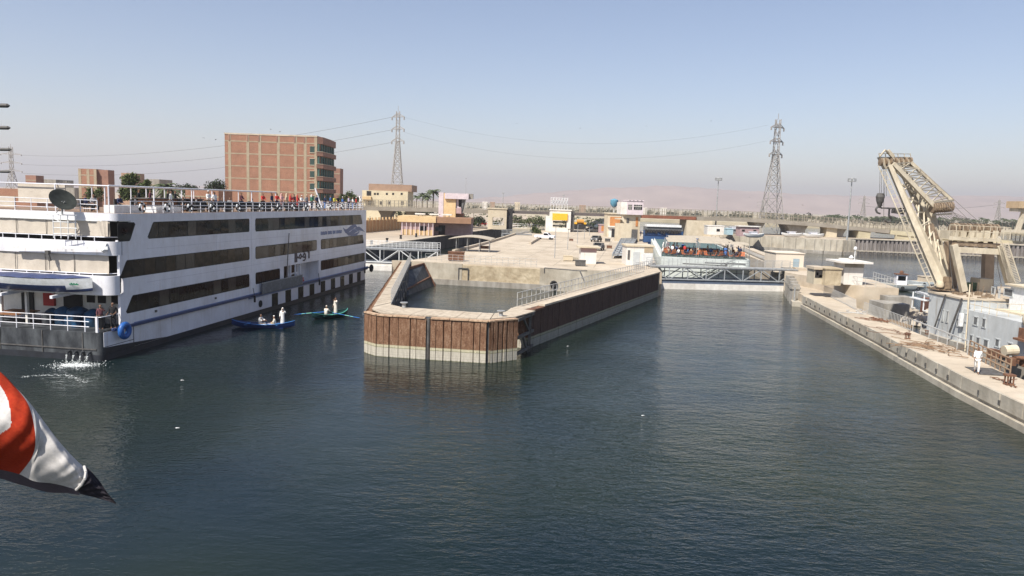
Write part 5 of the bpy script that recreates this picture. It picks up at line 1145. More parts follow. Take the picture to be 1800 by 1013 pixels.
b = MB(); b.beam(atx(1691, 525, 37.4), atx(1667, 590, 37.0), .12, .12); o = b.build('strut', steeld, origin=(37.3, 62, 3)); tag(o, 'longer grey diagonal strut near the middle of the barge house', 'strut')
# end platform sticking out over the water
b = MB(); b.box(37.5, 38.0, 66.3, 68.5, 4.4, 4.55); b.box(37.2, 37.9, 66.3, 68.8, 3.9, 4.0); 
for y in (66.5, 68.4): b.beam((37.3, y, 3.0), (37.3, y, 4.5), .08, .08); b.beam((37.3, y, 3.0), (38, y, 3.0), .08, .08)
b.build('end_platform', whitem, BG, world=True)
# timber stack in front
o = MB(); random.seed(2)
for i in range(9): o.box(36.9+.14*i, 37.0+.14*i, 69.4, 73.5, .9+.05*(i % 3), 1.05+.05*(i % 3))
o = o.build('timber_stack', mat('timber', (.30, .2, .1), (.2, .12, .06)), origin=(36.6, 71, .9)); tag(o, 'stack of brown timber lying between the quay railing and the barge bow', 'timber')
# clutter on the barge deck beside the quay railing
t = thing('deck_winch', 'rusty deck winch with a cream drum beside the brown quay railing', 'winch', (37, 52, 1.5)); b = MB()
b.tube((-1.2, .9, .5), (-.3, .9, .6), .38, n=14); b.build('drum', cream, t); b = MB()
for i in range(9):
    x, y = random.uniform(-1.4, .2), random.uniform(-3.2, 3.2); b.box(x-.18, x+.18, y-.3, y+.3, -.3, random.uniform(.1, .5))
b.tube((-1.2, -.6, .3), (-.4, -1.8, .4), .14); b.tube((-.9, -3, .3), (-.3, -2, .5), .1); b.build('gears', rust, t)
def WC(px, py, Y): return aty(px, py, Y-.4)
# ---- crane
CR = thing('floating_crane', 'big cream lattice boom crane with a rope sheave frame standing on the barge', 'crane', (41, 67, 4.85))
def plate(pts, th, nm, m=cranec):
    b = MB(); P = [WC(*p) for p in pts]; n = (P[1]-P[0]).cross(P[2]-P[0]).normalized()*th; return b.ext(P, n), b.build(nm, m, CR, world=True)
def bar(b, a, c, w_, h=None): b.beam(WC(*a), WC(*c), w_, h)
b = MB(); b2 = MB()
P = [WC(1562, 293, 68.5), WC(1568, 289, 68.5), WC(1657, 470, 66), WC(1662, 500, 66), WC(1648, 500, 66)]
b.ext(P, (.05, .45, 0)); b.build('boom_girder', cranec, CR, world=True)
b = MB(); P = [WC(1580, 296, 71.5), WC(1590, 296, 71.5), WC(1640, 358, 71), WC(1655, 415, 70), WC(1672, 500, 69), WC(1655, 500, 69), WC(1628, 405, 70)]; b.ext(P, (.03, .3, 0)); b.build('boom_web', cranec, CR, world=True)
b = MB(); A0, A1, C0, C1 = (1570, 288, 69), (1641, 362, 69), (1601, 286, 72.5), (1672, 352, 72.5)
bar(b, A0, A1, .34, .34); bar(b, C0, C1, .30, .30)
lp = lambda p, q, f: tuple(p[i]+(q[i]-p[i])*f for i in range(3))
for i in range(7):
    f, g = i/6.5, min(1, (i+1)/6.5); bar(b, lp(A0, A1, f), lp(C0, C1, f), .11)
    if i < 6: bar(b, lp(A0, A1, f), lp(C0, C1, g), .09); bar(b, lp(C0, C1, f), lp(A0, A1, g), .09)
b.build('top_lattice', cranec, CR, world=True)
b = MB()
for i in range(7): f = i/7; bar(b, lp((1574, 300, 69.5), (1655, 470, 66.5), f), lp((1602, 322, 70.8), (1652, 420, 69.6), min(1, f+.1)), .14); bar(b, lp((1602, 322, 70.8), (1652, 420, 69.6), f), lp((1574, 300, 69.5), (1655, 470, 66.5), min(1, f+.2)), .12)
bar(b, (1600, 318, 70.5), (1652, 418, 69.5), .3); b.build('side_lattice', cranec, CR, world=True)
plate([(1622, 398, 68.6), (1640, 392, 69.3), (1652, 420, 69), (1628, 424, 68.4)], .12, 'gusset_plate', cranes)
b = MB()
for k, (x0, x1) in enumerate(((1643, 1662), (1650, 1668), (1657, 1672))): bar(b, (x0-12, 424, 67+k), (x1, 502, 66.5+k), .2)
b.build('boom_foot', cranec, CR, world=True)
# head
b = MB(); P = [WC(1546, 276, 69), WC(1598, 276, 73), WC(1607, 294, 73), WC(1556, 297, 69)]; b.ext(P, (.2, .9, 0)); b.build('boom_head', cranec, CR, world=True)
b = MB()
for i in range(7):
    f = i/6; p = WC(1549+f*52, 285-f*2, 68.7+4*f); b.tube(p+Vector((-.08, .1, 0)), p+Vector((.08, .1, 0)), .36, n=14)
b.split('head_sheave', cranes, CR, world=True)
b = MB(); bar(b, (1546, 276, 69), (1556, 264, 69.5), .12); bar(b, (1556, 264, 69.5), (1572, 276, 70.5), .12); bar(b, (1560, 265, 70), (1570, 276, 70), .3)
for i in range(6): bar(b, (1546+i*11, 276, 69+i*.75), (1545+i*11, 270, 69+i*.75), .06)
bar(b, (1545, 270, 69), (1600, 271, 72.8), .06); b.build('head_rail', cranec, CR, world=True)
# knee sheaves
b = MB()
for i in range(9): p = WC(1640+i*4, 366-i*.3, 69+i*.4); b.tube(p+Vector((-.07, 0, 0)), p+Vector((.07, 0, 0)), .48, n=14)
b.split('knee_sheave', cranes, CR, world=True)
b = MB(); bar(b, (1636, 358, 69), (1675, 352, 72.5), .22); bar(b, (1640, 378, 69), (1672, 376, 72), .15); b.build('knee_frame', cranec, CR, world=True)
# portal (A frame)
Yf, Yb = 64.5, 70
b = MB(); bar(b, (1676, 430, Yf), (1694, 512, Yf), .5, .5); bar(b, (1756, 432, Yf), (1775, 500, Yf), .5, .5); bar(b, (1683, 439, Yf), (1758, 443, Yf), .3, .5); b.split('front_leg', cranec, CR, world=True)
b = MB(); bar(b, (1671, 424, Yb), (1671, 508, Yb), .9, .6); bar(b, (1737, 440, Yb), (1735, 505, Yb), .85, .6); b.split('rear_column', mat('brown_crane', (.36, .27, .19), (.26, .19, .13), r=.8), CR, world=True)
b = MB(); P = [WC(1668, 416, Yf-.2), WC(1760, 420, Yf-.2), WC(1758, 416, Yb+.5), WC(1668, 412, Yb+.5)]; b.ext(P, (0, 0, -.28)); b.build('top_platform', cranec, CR, world=True)
b = MB()
for i in range(12): p = WC(1674+i*7, 403+i*.2, Yf+1+(i % 3)*.7); b.tube(p+Vector((-.09, 0, 0)), p+Vector((.09, 0, 0)), .55, n=16)
b.split('rope_sheave', cranes, CR, world=True)
b = MB()
for i in range(6): p = WC(1680+i*14, 413, Yf+.5); b.box(p.x-.25, p.x+.25, p.y, p.y+2, p.z-.4, p.z+.35)
b.split('sheave_bracket', cranec, CR, world=True)
b = MB(); n = 9
for f in (1, .5):
    b.tube(WC(1668, 416, Yf-.2)+Vector((0, 0, f)), WC(1775, 421, Yf-.2)+Vector((0, 0, f)), .03)
for i in range(n+1): p = lp((1668, 416, Yf-.2), (1775, 421, Yf-.2), i/n); b.tube(WC(*p), WC(*p)+Vector((0, 0, 1)), .03)
b.build('platform_rail', cranec, CR, world=True)
b = MB()
for i in range(4): bar(b, (1690+i*17, 425, Yf+.3), (1690+i*17, 437, Yf+.3), .3)
bar(b, (1672, 428, Yf+.1), (1756, 432, Yf+.1), .3, .35); b.build('portal_beam', cranes, CR, world=True)
# access ladders
b = MB()
for (a, c, w_) in (((1549, 302, 68), (1636, 505, 65.5), 8), ((1763, 430, 64), (1785, 498, 63), 9)):
    bar(b, a, c, .06); a2 = (a[0]+w_, a[1]-3, a[2]); c2 = (c[0]+w_, c[1]-3, c[2]); bar(b, a2, c2, .06); a3 = (a[0]-3, a[1]+2, a[2]); c3 = (c[0]-3, c[1]+3, c[2])
    for i in range(26): f = i/25; bar(b, lp(a, c, f), lp(a2, c2, f), .04)
    for i in range(12): f = i/11; b.tube(WC(*lp(a, c, f)), WC(*lp(a, c, f))+Vector((-.35, 0, .55)), .025)
    b.tube(WC(*a)+Vector((-.35, 0, .55)), WC(*c)+Vector((-.35, 0, .55)), .03)
b.build('ladder', cranec, CR, world=True)
b = MB()
for i in range(9): b.tube(WC(1642+i*3.8, 372, 69+i*.4), WC(1676+i*8, 403, Yf+1), .022)
for i in range(3): b.tube(WC(1600+i*3, 288, 73), WC(1700+i*16, 400, Yf+1.5), .022)
for x in (1547, 1550, 1556, 1559): b.tube(WC(x, 298, 69), WC(x-1, 345, 69), .02)
for x in (1553.5,): b.tube(WC(x, 298, 69), WC(x, 382, 69), .02)
b.build('ropes', rope, CR, world=True)
t = thing('hook_block', 'dark crane hook block with a lifting beam hanging from the boom head', 'crane hook', WC(1547, 350, 69)); p = t.location
b = MB(); M4 = [(0, .35), (.28, .32), (.38, .0), (.3, -.45), (.08, -1.0), (0, -1.05)]; b.lathe([(r_, z+.2) for r_, z in M4[::-1]], (0, 0, 0), 12); b.build('block', steeld, t)
b = MB(); q = WC(1549, 366, 69)-p; e = WC(1590, 367, 69)-p; b.beam(q, e, .25, .14); b.beam(WC(1568, 371, 69)-p, e+Vector((0, 0, -.35)), .25, .4); b.tube(q+Vector((0, 0, .1)), Vector((0, 0, -.8)), .05); b.build('lifting_beam', steeld, t)
hk = MB(); c = WC(1562, 383, 69)-p; pts = [c+Vector((0, 0, .8)), c+Vector((0, 0, .2)), c+Vector((.25, 0, -.05)), c+Vector((.2, 0, -.35)), c+Vector((-.1, 0, -.42)), c+Vector((-.3, 0, -.2))]; hk.path(pts, .09); hk.build('hook', steeld, t)
hk = MB(); c = WC(1543, 370, 69)-p; pts = [c+Vector((.35, 0, .5)), c+Vector((0, 0, .4)), c+Vector((-.2, 0, .1)), c+Vector((-.05, 0, -.2)), c+Vector((.25, 0, -.3))]; hk.path(pts, .09); hk.build('hook', steeld, t)
b = MB(); random.seed(14)
for i in range(26):
    x = random.uniform(37.9, 44); y = random.uniform(61.2, 65.5); k = random.random()
    if k < .4: b.tube((x, y, 4.85), (x+random.uniform(-.1, .1), y, 4.85+random.uniform(.3, 1.1)), .03)
    elif k < .7: b.box(x, x+random.uniform(.15, .5), y, y+.3, 4.85, 4.85+random.uniform(.1, .4))
    else: b.tube((x, y, 4.93), (x+random.uniform(-1, 1), y+random.uniform(-1, 1), 4.93), .05)
b.split('deck_fitting', cranes, CR, world=True)
b = MB(); pts = [WC(1666+i*3.0, 424+2*(i % 2), Yf-.1) for i in range(30)]; b.path([WC(1668, 425, Yf-.1), WC(1671, 470, Yf-.1), WC(1676, 508, Yf-.1)], .03); b.path([WC(1752, 424, Yf-.1), WC(1754, 470, Yf), WC(1760, 500, Yf)], .03); b.build('cable_run', steeld, CR, world=True)
# machinery at the boom foot
t = thing('boom_winch', 'cream winch housing with a round motor at the foot of the crane boom', 'winch', WC(1645, 508, 66)); b = MB(); b.lathe([(0, 0), (.3, .1), (.36, .3), (.27, .55), (0, .65)], (.2, -.2, .1), 14); b.build('motor', cream, t, smooth=True); MB().box(.6, 1.2, -.3, .8, 0, 1.1).box(.0, 1.6, -.3, 1.5, -.1, .05).build('housing', cranes, t)
t = thing('green_screen', 'low green mesh screen under the crane portal', 'screen', WC(1715, 512, 66)); a = WC(1700, 512, 67); c = WC(1722, 498, 67); MB().box(a.x, c.x, 67, 67.1, a.z, c.z).build('screen_panel', mat('green_mesh', (.08, .13, .08), (.05, .08, .05)), t, world=True); MB().box(c.x, c.x+1.2, 66.6, 68, a.z, c.z+.4).build('screen_post', cream, t, world=True)
t = thing('rust_barge', 'rust brown barge moored behind the crane', 'barge', (58, 84, 0)); MB().prism([(48, 80), (70, 76), (72, 84), (49, 88)], -.3, 1.9).build('hull', mat('rust_hull', (.22, .10, .065), (.14, .07, .05), r=.9, sc=1, dirt=.4), t, world=True); MB().box(52, 60, 79.5, 80.2, 1.9, 2.3).build('gunwale', rust, t, world=True)
# tan gantry at the right edge, far behind
t = thing('gantry_crane', 'tan gantry frame standing on the far embankment at the right edge of the view', 'gantry', W(1795, 412, 226)); b = MB(); bar(b, (1800, 372, 226), (1787, 410, 226), 1.1); bar(b, (1808, 370, 226), (1822, 412, 226), 1.1); b.box(W(1786, 365, 226).x, W(1840, 365, 226).x, 225, 229, W(1786, 372, 226).z, W(1786, 366, 226).z); b.build('leg', cranec, t, world=True)
MB().box(W(1784, 360, 226).x, W(1845, 360, 226).x, 224, 230, W(1786, 366, 226).z, W(1786, 354, 226).z).build('trolley_house', mat('tan_house', (.45, .33, .2)), t, world=True)
# ================================================================== quay furniture
railing('grey railing on the quay beside the raised pier', [at(1448, 517, 1.45), at(1487, 536, 1.45), at(1503, 545, 1.45)], h=1.05, step=.5, rails=(1, .08), r=.025, m=fence_m)
railing('grey close set railing along the quay before the barge', [at(1518, 549, 1.45), at(1545, 560, 1.45), at(1600, 582, 1.45)], h=1.05, step=.33, rails=(1, .08), r=.022, m=fence_m)
railing('thin open railing along the quay in front of the barge house', [at(1604, 583, 1.45), at(1700, 624, 1.45)], h=1.05, step=1.6, rails=(1, .95), r=.035, m=fence_m)
railing('heavy brown railing along the quay near the standing man', [at(1703, 625, 1.45), at(1775, 661, 1.45)], h=1.1, step=.75, rails=(1, .66, .33), r=.05, m=mat('brown_rail', (.33, .23, .15), (.2, .13, .08), r=.8, sc=3))
def scrap(label, px, py, n, L, m, seed, r=.03, w_=1.0, z=1.45, name='rope_heap', cat='rope'):
    random.seed(seed); b = MB(); c = at(px, py, z)
    for i in range(n):
        x, y = random.gauss(0, w_*.35), random.gauss(0, w_*.7); a = random.uniform(-.5, .5)+1.8; pts = []
        for k in range(7): pts.append(c+Vector((x, y, .04+random.uniform(0, .1)+.002*i))); a += random.uniform(-.8, .8); x += math.cos(a)*L/6; y += math.sin(a)*L/6
        b.path(pts, r, n=5)
    o = b.build(name, m, origin=c); tag(o, label, cat)
scrap('tangled heap of brown rope lying on the quay by the close set railing', 1549, 566, 16, 1.6, rust, 3)
scrap('pale loop of hose lying on the quay near the raised pier', 1524, 553, 4, 3.0, fence_m, 5, .04)
scrap('scattered bundle of rusty rods lying on the quay in front of the barge', 1642, 616, 26, 2.6, mat('rod_brown', (.27, .18, .11), (.17, .1, .06)), 7, .028, 1.7, name='steel_rods', cat='rods')
scrap('thin rusty cable lying on the quay left of the scattered rods', 1600, 592, 5, 3.6, rust, 9, .022, .8)
scrap('rusty bar lying on the quay beside the short rusty bollard at the right edge', 1785, 682, 3, 2.6, rust, 12, .03, .4, name='steel_bar', cat='bar')
for px, py, s, lb in ((1595, 596, 1.0, 'rusty frame bollard on the quay left of the scattered rods'), (1773, 677, 1.35, 'short rusty bollard at the right edge of the quay'), (1629, 588, .7, 'small rusty winch against the quay railing')):
    t = thing('quay_bollard', lb, 'bollard', at(px, py, 1.45)); MB().box(-.18*s, .18*s, -.15*s, .15*s, 0, .06).box(-.2*s, .2*s, -.17*s, .17*s, .42*s, .5*s).build('plate', rust, t)
    b = MB(); [b.tube((x*.13*s, y*.1*s, .05), (x*.13*s, y*.1*s, .45*s), .035*s) for x in (-1, 1) for y in (-1, 1)]; b.build('posts', rust, t)
o = MB().box(-.9, .9, -.6, .6, .01, .05).box(-.85, .85, .62, 1.7, .01, .05).build('hatch_plate', steeld, origin=(0, 0, 0)); o.location = at(1741, 657, 1.45); o.rotation_euler.z = -.15; tag(o, 'flat grey hatch plates lying on the quay behind the standing man', 'plate')
# boats on the right
def workboat(label, loc, rz, L=6, W_=2.2, cabin=True, m=None, box=False):
    t = thing('work_boat' if cabin else 'pontoon_boat', label, 'boat', loc, rz); hb = boat_hull(L, W_, .95, .2, flat=.45) if not box else MB().prism([(-L/2, -W_/2), (L/2, -W_/2), (L/2+.5, 0), (L/2, W_/2), (-L/2, W_/2)], -.2, .9); hb.build('hull', m or mat('boat_grey', (.46, .5, .5), (.34, .36, .35), r=.6, sc=2), t, smooth=not box)
    b = MB(); b.box(-L*.42, L*.36, -W_*.38, W_*.38, .82, .94); b.build('deck', concg, t)
    b = MB(); [b.ring((x, s*W_*.52, .5), .2, .08, 'y', 12, 6) for x in (-L*.3, 0, L*.3) for s in (-1, 1)]; b.build('tyre', rubber, t)
    if cabin:
        c = MB().box(-.7, .8, -.65, .65, .9, 2.5).build('cabin', white, t); MB().box(-.85, .95, -.8, .8, 2.5, 2.62).build('roof', rust, c); MB().box(-.72, -.69, -.5, .5, 1.65, 2.3).box(-.5, .1, -.67, -.64, 1.6, 2.3).box(.25, .7, -.67, -.64, 1.6, 2.3).box(-.5, .6, .64, .67, 1.6, 2.3).build('window', glass, c)
        MB().lathe([(0, 0), (.3, .05), (.25, .4), (0, .5)], (0, 0, 2.62), 10).build('roof_light', rust, t)
    else: MB().box(-1.8, 1.8, -.7, .7, .9, 1.7).box(-1.9, 1.9, -.8, .8, 1.7, 1.78).build('locker', conc, t)
    return t
workboat('small grey work boat with a white cabin and rusty roof moored off the right pier', at(1582, 511, 0), 2.9, 7.2, 2.6)
workboat('grey pontoon boat with a low box moored right of the cabin boat', at(1618, 504, 0)+Vector((1.5, 0, 0)), .15, 6.5, 2.4, False, None, True)
t = thing('punt', 'pale blue punt with a dark rim lying at the stones of the right pier', 'boat', at(1577, 544, 0), .05); boat_hull(3.6, 1.3, .9, .05, flat=.3, stripe=None).build('hull', [mat('punt_blue', (.42, .52, .58), (.32, .42, .48))], t); MB().box(-1.75, 1.75, -.6, .6, .86, .96).build('deck', steeld, t)
random.seed(6)
for i in range(7):
    o = MB().lathe([(0, 0), (.22, .1), (.28, .35), (.2, .6), (0, .7)], (0, 0, 0), 10).build('buoy', whitem, smooth=True, origin=(0, 0, 0)); o.location = at(1563+i*5.6, 551-abs(3-i)*.8, .15); o.rotation_euler = (random.random()*2, random.random()*2, 0); tag(o, 'white buoy in the small heap of buoys beside the pale blue punt', 'buoy', 'white buoys beside the punt')
# boats and stores behind the curved breakwater
for px, py, lb, L in ((1325, 416, 'white motor boat on the breakwater ground behind the curved wall', 6), (1290, 405, 'long white launch lying behind the pink hut on the breakwater', 5.5), (1392, 415, 'white boat with a raised bow lying on the right part of the breakwater', 6.5), (1430, 416, 'low grey boat lying at the end of the breakwater', 6.5)):
    p = at(px, py+2, 4.0); t = thing('laid_up_boat', lb, 'boat', p, .1); boat_hull(L, 2.2, 1.0, .35, stern=.25).build('hull', whitem, t, smooth=True); MB().box(-L*.2, L*.12, -.7, .7, .9, 1.6).box(-L*.24, L*.16, -.8, .8, 1.6, 1.68).build('cabin', white, t)
hut('pink low hut with two small windows behind the curved breakwater wall', 1300, 1335, 416, 399, 4, pink, zb_=4.0, doors=((.1, .25, .5, .7, dark, 'window'), (.7, .85, .5, .7, dark, 'window')), over=.4, rm=whiteb, name='pink_hut')
hut('white portable cabin with a small window beside the second ship', 1243, 1273, 413, 398, 4, whiteb, zb_=4.0, doors=((.55, .75, .4, .7, glass, 'window'),), over=.1, name='portable_cabin', cat='cabin')
hut('pale blue cabin beside the white portable cabin', 1277, 1289, 413, 403, 4, mat('sky_cabin', (.4, .55, .6)), zb_=4.0, over=.1, name='portable_cabin', cat='cabin')
hut('cream shed under the bridge on the breakwater', 1452, 1472, 417, 401, 5, cream, zb_=4.0, over=.2, name='shed', cat='shed')
# ================================================================== pylons, masts, wires
galv = mat('pylon_steel', (.33, .31, .29), (.25, .23, .21), r=.7)
def pylon(label, base, h, wb, arms, armL, group=None, arm_rz=0.0, r=.12, beamw=.5):
    t = thing('electricity_pylon', label, 'pylon', base, 0, group); z_w = arms[-1]*h; wt = wb*.22
    def half(z): return (wb+(wt-wb)*min(1, z/(z_w)))/2
    b = MB(); c4 = [(-1, -1), (1, -1), (1, 1), (-1, 1)]
    zs = [0]; z = 0
    while z < z_w*.98: z += max(half(z)*2*.95, h*.03); zs.append(min(z, z_w))
    for z0, z1 in zip(zs, zs[1:]):
        a, c = half(z0), half(z1)
        for i in range(4):
            p, q = c4[i], c4[(i+1) % 4]
            b.beam((p[0]*a, p[1]*a, z0), (p[0]*c, p[1]*c, z1), r*1.6)
            b.beam((p[0]*a, p[1]*a, z0), (q[0]*c, q[1]*c, z1), r); b.beam((q[0]*a, q[1]*a, z0), (p[0]*c, p[1]*c, z1), r); b.beam((p[0]*c, p[1]*c, z1), (q[0]*c, q[1]*c, z1), r)
    for z in [z_w+(h-z_w)*k/4 for k in range(4)]:
        a = wt/2*(1-.12*(z-z_w)/(h-z_w)); c = a
        z1 = z+(h-z_w)/4
        for i in range(4):
            p, q = c4[i], c4[(i+1) % 4]; b.beam((p[0]*a, p[1]*a, z), (p[0]*c, p[1]*c, z1), r*1.4); b.beam((p[0]*a, p[1]*a, z), (q[0]*c, q[1]*c, z1), r)
    b.beam((0, 0, h), (0, 0, h*1.05), r)
    b.build('tower_frame', galv, t)
    ca, sa = math.cos(arm_rz), math.sin(arm_rz)
    for f in arms:
        z = f*h; b = MB()
        for s in (-1, 1):
            e = Vector((s*armL*ca, s*armL*sa, z)); 
            for k in (-1, 1): b.beam((-sa*k*wt/2, ca*k*wt/2, z), e, r*1.3); b.beam((-sa*k*wt/2, ca*k*wt/2, z+h*.03), e, r)
            b.tube(e, e+Vector((0, 0, -h*.028)), r*1.8)
        b.build('cross_arm', galv, t)
    return t
p = W(697, 390, 320); p.z = 2.5; top = W(697, 196, 320).z
P1 = pylon('slim grey electricity pylon behind the beige block, left of the pink tower', p, top-2.5, 6.6, (.95, .84, .73), 3.2, arm_rz=-.5, r=.16)
p = W(1357, 380, 300); p.z = 2; top = W(1370, 210, 300).z; p.x = W(1357, 376, 300).x-.2
P2 = pylon('tall pale electricity pylon rising right of the bridge centre', p, top-2, 8.5, (.93, .81, .70), 4.0, arm_rz=.6, r=.17)
p = W(22, 335, 470); p.z = 2.5; P3 = pylon('dark electricity pylon at the left edge of the view', p, W(18, 258, 470).z-2.5, 7.5, (.86, .70, .55), 6.5, r=.17)
for px, pt, lb in ((1515, 345, 'small distant pylon left of the crane hook'), (1752, 352, 'small distant pylon right of the crane sheave frame'), (1338, 352, 'tiny distant pylon near the tall pale pylon'), (1590, 352, 'small distant pylon behind the crane boom')):
    p = W(px, 400, 720); p.z = 2; pylon(lb, p, W(px, pt, 720).z-2, 6, (.9, .75), 5, r=.22)
def wire(a, c, sag, label, r=.05):
    b = MB(); a = Vector(a); c = Vector(c); pts = [a.lerp(c, i/20)+Vector((0, 0, -sag*4*(i/20)*(1-i/20))) for i in range(21)]; b.path(pts, r, n=4); o = b.build('power_line', steeld, origin=a); tag(o, label, 'power line', 'power lines across the sky')
l3, l1, l2 = P3.location, P1.location, P2.location; h3, h1, h2 = 30, 46, 47
z3 = W(18, 258, 470).z; z1 = W(697, 196, 320).z; z2 = W(1370, 210, 300).z
for k, (f3, f1) in enumerate(((.86, .95), (.7, .84), (.55, .73))):
    wire((l3.x+6, l3.y, z3*f3), (l1.x-3, l1.y+1, z1*f1), 6, 'faint power line from the left edge pylon to the slim pylon above the brick block')
for k, f in enumerate((.95, .82)): wire((l1.x+3, l1.y, z1*f), (l2.x-4, l2.y, z2*f), 9, 'very faint power line across the sky between the two tall pylons', .02)
wire((W(1515, 360, 720).x, 720, W(1515, 362, 720).z), (W(1752, 362, 720).x, 720, W(1752, 360, 720).z), 4, 'low sagging power line between the two small distant pylons on the right', .12)
def mast(label, px, pb, pt, Y, zb_, ring=True):
    p = W(px, pb, Y); p.z = zb_; q = W(px+(2 if px > 900 else 0), pt, Y); h = q.z-zb_; t = thing('floodlight_mast', label, 'light mast', p)
    MB().tube((0, 0, 0), (0, 0, h), .28, .14, n=10).build('pole', steel, t); b = MB()
    if ring:
        b.ring((0, 0, h), 1.0, .08, 'z', 14, 6); b.ring((0, 0, h-.8), .9, .06, 'z', 14, 6)
        for i in range(6): a = i*1.047; b.box(math.cos(a)*1.0-.15, math.cos(a)*1.0+.15, math.sin(a)-.15, math.sin(a)+.15, h-.8, h); 
    else: b.box(-.8, .8, -.3, .3, h-.4, h)
    b.build('floodlights', steel, t)
mast('tall floodlight mast above the cream solid pier of the bridge', 1257, 410, 313, 246, 4)
mast('tall floodlight mast standing at the nose of the curved breakwater', 1488, 430, 314, 208, 4)
mast('distant thin light mast above the left half of the bridge', 884, 360, 339, 420, 2.4, False)
mast('distant thin mast behind the scaffold sign', 990, 370, 343, 400, 2.4, False)
mast('distant thin light mast beside the pink tower', 818, 360, 313, 600, 2.4, False)
# blue water tower
t = thing('water_tower', 'small blue water tower on a stem beyond the bridge', 'water tower', W(1079, 372, 430)); p = t.location; p.z = 2.2; t.location = p; hz_ = W(1079, 349, 430).z-2.2
MB().lathe([(0, -5.2), (.6, -4.6), (2.3, -2.2), (2.3, 0), (1.9, .3), (0, 1.0)], (0, 0, hz_-1), 16).build('tank', mat('tank_blue', (.10, .30, .42), (.08, .22, .3)), t, smooth=True); MB().tube((0, 0, 0), (0, 0, hz_-5.5), .6, .5).build('stem', whitem, t)
b = MB(); [b.beam((3.0*s, 0, 0), (1.8*s, 0, hz_-3), .2) for s in (-1, 1)]; b.build('struts', steel, t)
# ================================================================== left town
def block(label, px0, px1, pyt, Y, depth, m, side=None, wins=(), cols=(), cat='building', name='brick_building', floors=0, pyr=None):
    a = W(px0, 345, Y); c = W(px1, pyt, Y); z1 = W(px0, pyt, Y).z; t = thing(name, label, cat, (a.x, Y, 2.9))
    MB().box(a.x, c.x, Y, Y+depth, 2.9, z1).build('wall', m, t, world=True)
    b = MB()
    for px in cols: x = W(px, 300, Y).x; b.box(x-.35, x+.35, Y-.05, Y+.02, 2.9, z1-.1)
    for k in range(floors): z = z1-1.6-k*3.05; b.box(a.x, c.x, Y-.04, Y, z-.14, z+.14)
    if b.v: b.build('concrete_frame', mat('frame_concrete', (.34, .28, .20), (.27, .22, .15), r=.9), t, world=True)
    return t, a.x, c.x, z1
Y = 187; t, x0, x1, z1 = block('tall red brick apartment block with concrete columns and green shuttered balconies', 396, 557, 236, Y, 16, brick, cols=(404, 436, 457, 489.5, 519.5, 536.5, 555), floors=7)
MB().box(x0-.1, x1+.1, Y-.1, Y+16.1, z1, z1+.35).build('roof_edge', conc, t, world=True)
b = MB(); 
for px in (403, 435, 455, 487, 518, 535): x = W(px, 240, Y).x; b.box(x-.18, x+.18, Y-.15, Y-.02, z1-1.5, z1)
b.split('stub_column', brickd, t, world=True)
xa = W(585, 250, Y).x
for k in range(7):
    z = z1-1.7-k*3.05; f = MB().box(W(545, 260, Y).x, W(553, 260, Y).x, Y-.08, Y+.02, z-2.1, z-.6).build('window', mat('green_shutter', (.03, .06, .05), (.02, .04, .035)), t, world=True); x_, w_ = W(545, 260, Y).x, W(553, 260, Y).x
    MB().box(x_-.1, w_+.1, Y-.14, Y-.02, z-2.25, z-2.1).box(x_-.1, w_+.1, Y-.14, Y-.02, z-.6, z-.5).build('sill', conc, f, world=True)
# balcony wing, stepping back to the right
b = MB(); b.prism([(x1, Y+.3), (x1+.7, Y+.9), (x1+.75, Y+8), (x1+.7, Y+15), (x1, Y+15.8)], 2.9, z1-1.2); b.build('balcony_core', brickd, t, world=True)
b = MB(); b.prism([(x1, Y-.05), (x1+1.3, Y+.9), (x1+1.35, Y+8), (x1+.9, Y+16), (x1, Y+16)], z1-1.6, z1+.1); b.build('parapet_wing', brickd, t, world=True)
for k in range(7):
    z = z1-3.9-k*3.05; b = MB(); b.prism([(x1, Y-.3), (x1+1.4, Y+.6), (x1+1.5, Y+8), (x1+1.1, Y+15.5), (x1, Y+15.5)], z-.7, z+.3); bal = b.build('balcony', brickd, t, world=True)
    MB().prism([(x1-.05, Y-.38), (x1+1.46, Y+.52), (x1+1.57, Y+8), (x1+1.17, Y+15.6), (x1, Y+15.6)], z+.3, z+.42).build('balcony_rim', conc, bal, world=True)
    b = MB()
    for i in range(6): v = .9+i*2.3; b.box(x1+.72, x1+.95, Y+v, Y+v+1.25, z+.35, z+2.2)
    b.box(x1+.1, x1+.6, Y+.1, Y+.4, z+.35, z+2.2)
    b.split('shutter', mat('green_shutter2', (.05, .11, .09), (.03, .07, .06)), bal, world=True)
block('brown brick block just behind the right edge of the tall brick apartment block', 586, 598, 296, 226, 4, brickd, floors=4)
t, x0, x1, z1 = block('small square red brick building with pale floor bands on the left skyline', 139, 168, 296.5, 190, 4, brick, floors=3, cols=(140, 154.5, 167))
MB().box(x1, W(186, 300, 190).x, 191, 194, 2.9, z1-.1).build('side_wall', brickd, t, world=True)
block('low unfinished brick building right of the left edge pylon', 46, 63, 308, 240, 4, brickd, floors=2)
block('long low grey building on the left skyline', 66, 98, 315, 250, 10, concd, floors=1)
block('long low red brick wall building behind the ship stern', -40, 64, 330, 150, 8, brick, floors=1, name='brick_shed', cat='shed')
block('reddish low building seen through the awning frame of the ship', 326, 384, 332, 165, 8, brick, floors=1, name='brick_shed', cat='shed')
block('grey low house beside the big green tree', 262, 280, 315, 210, 8, concd, floors=1); block('brown low block behind the big green tree', 214, 232, 304, 240, 8, brickp, floors=1)
t = thing('rebar_columns', 'row of thin bare columns rising from an unfinished roof on the left skyline', 'columns', W(115, 320, 245)); b = MB(); random.seed(4)
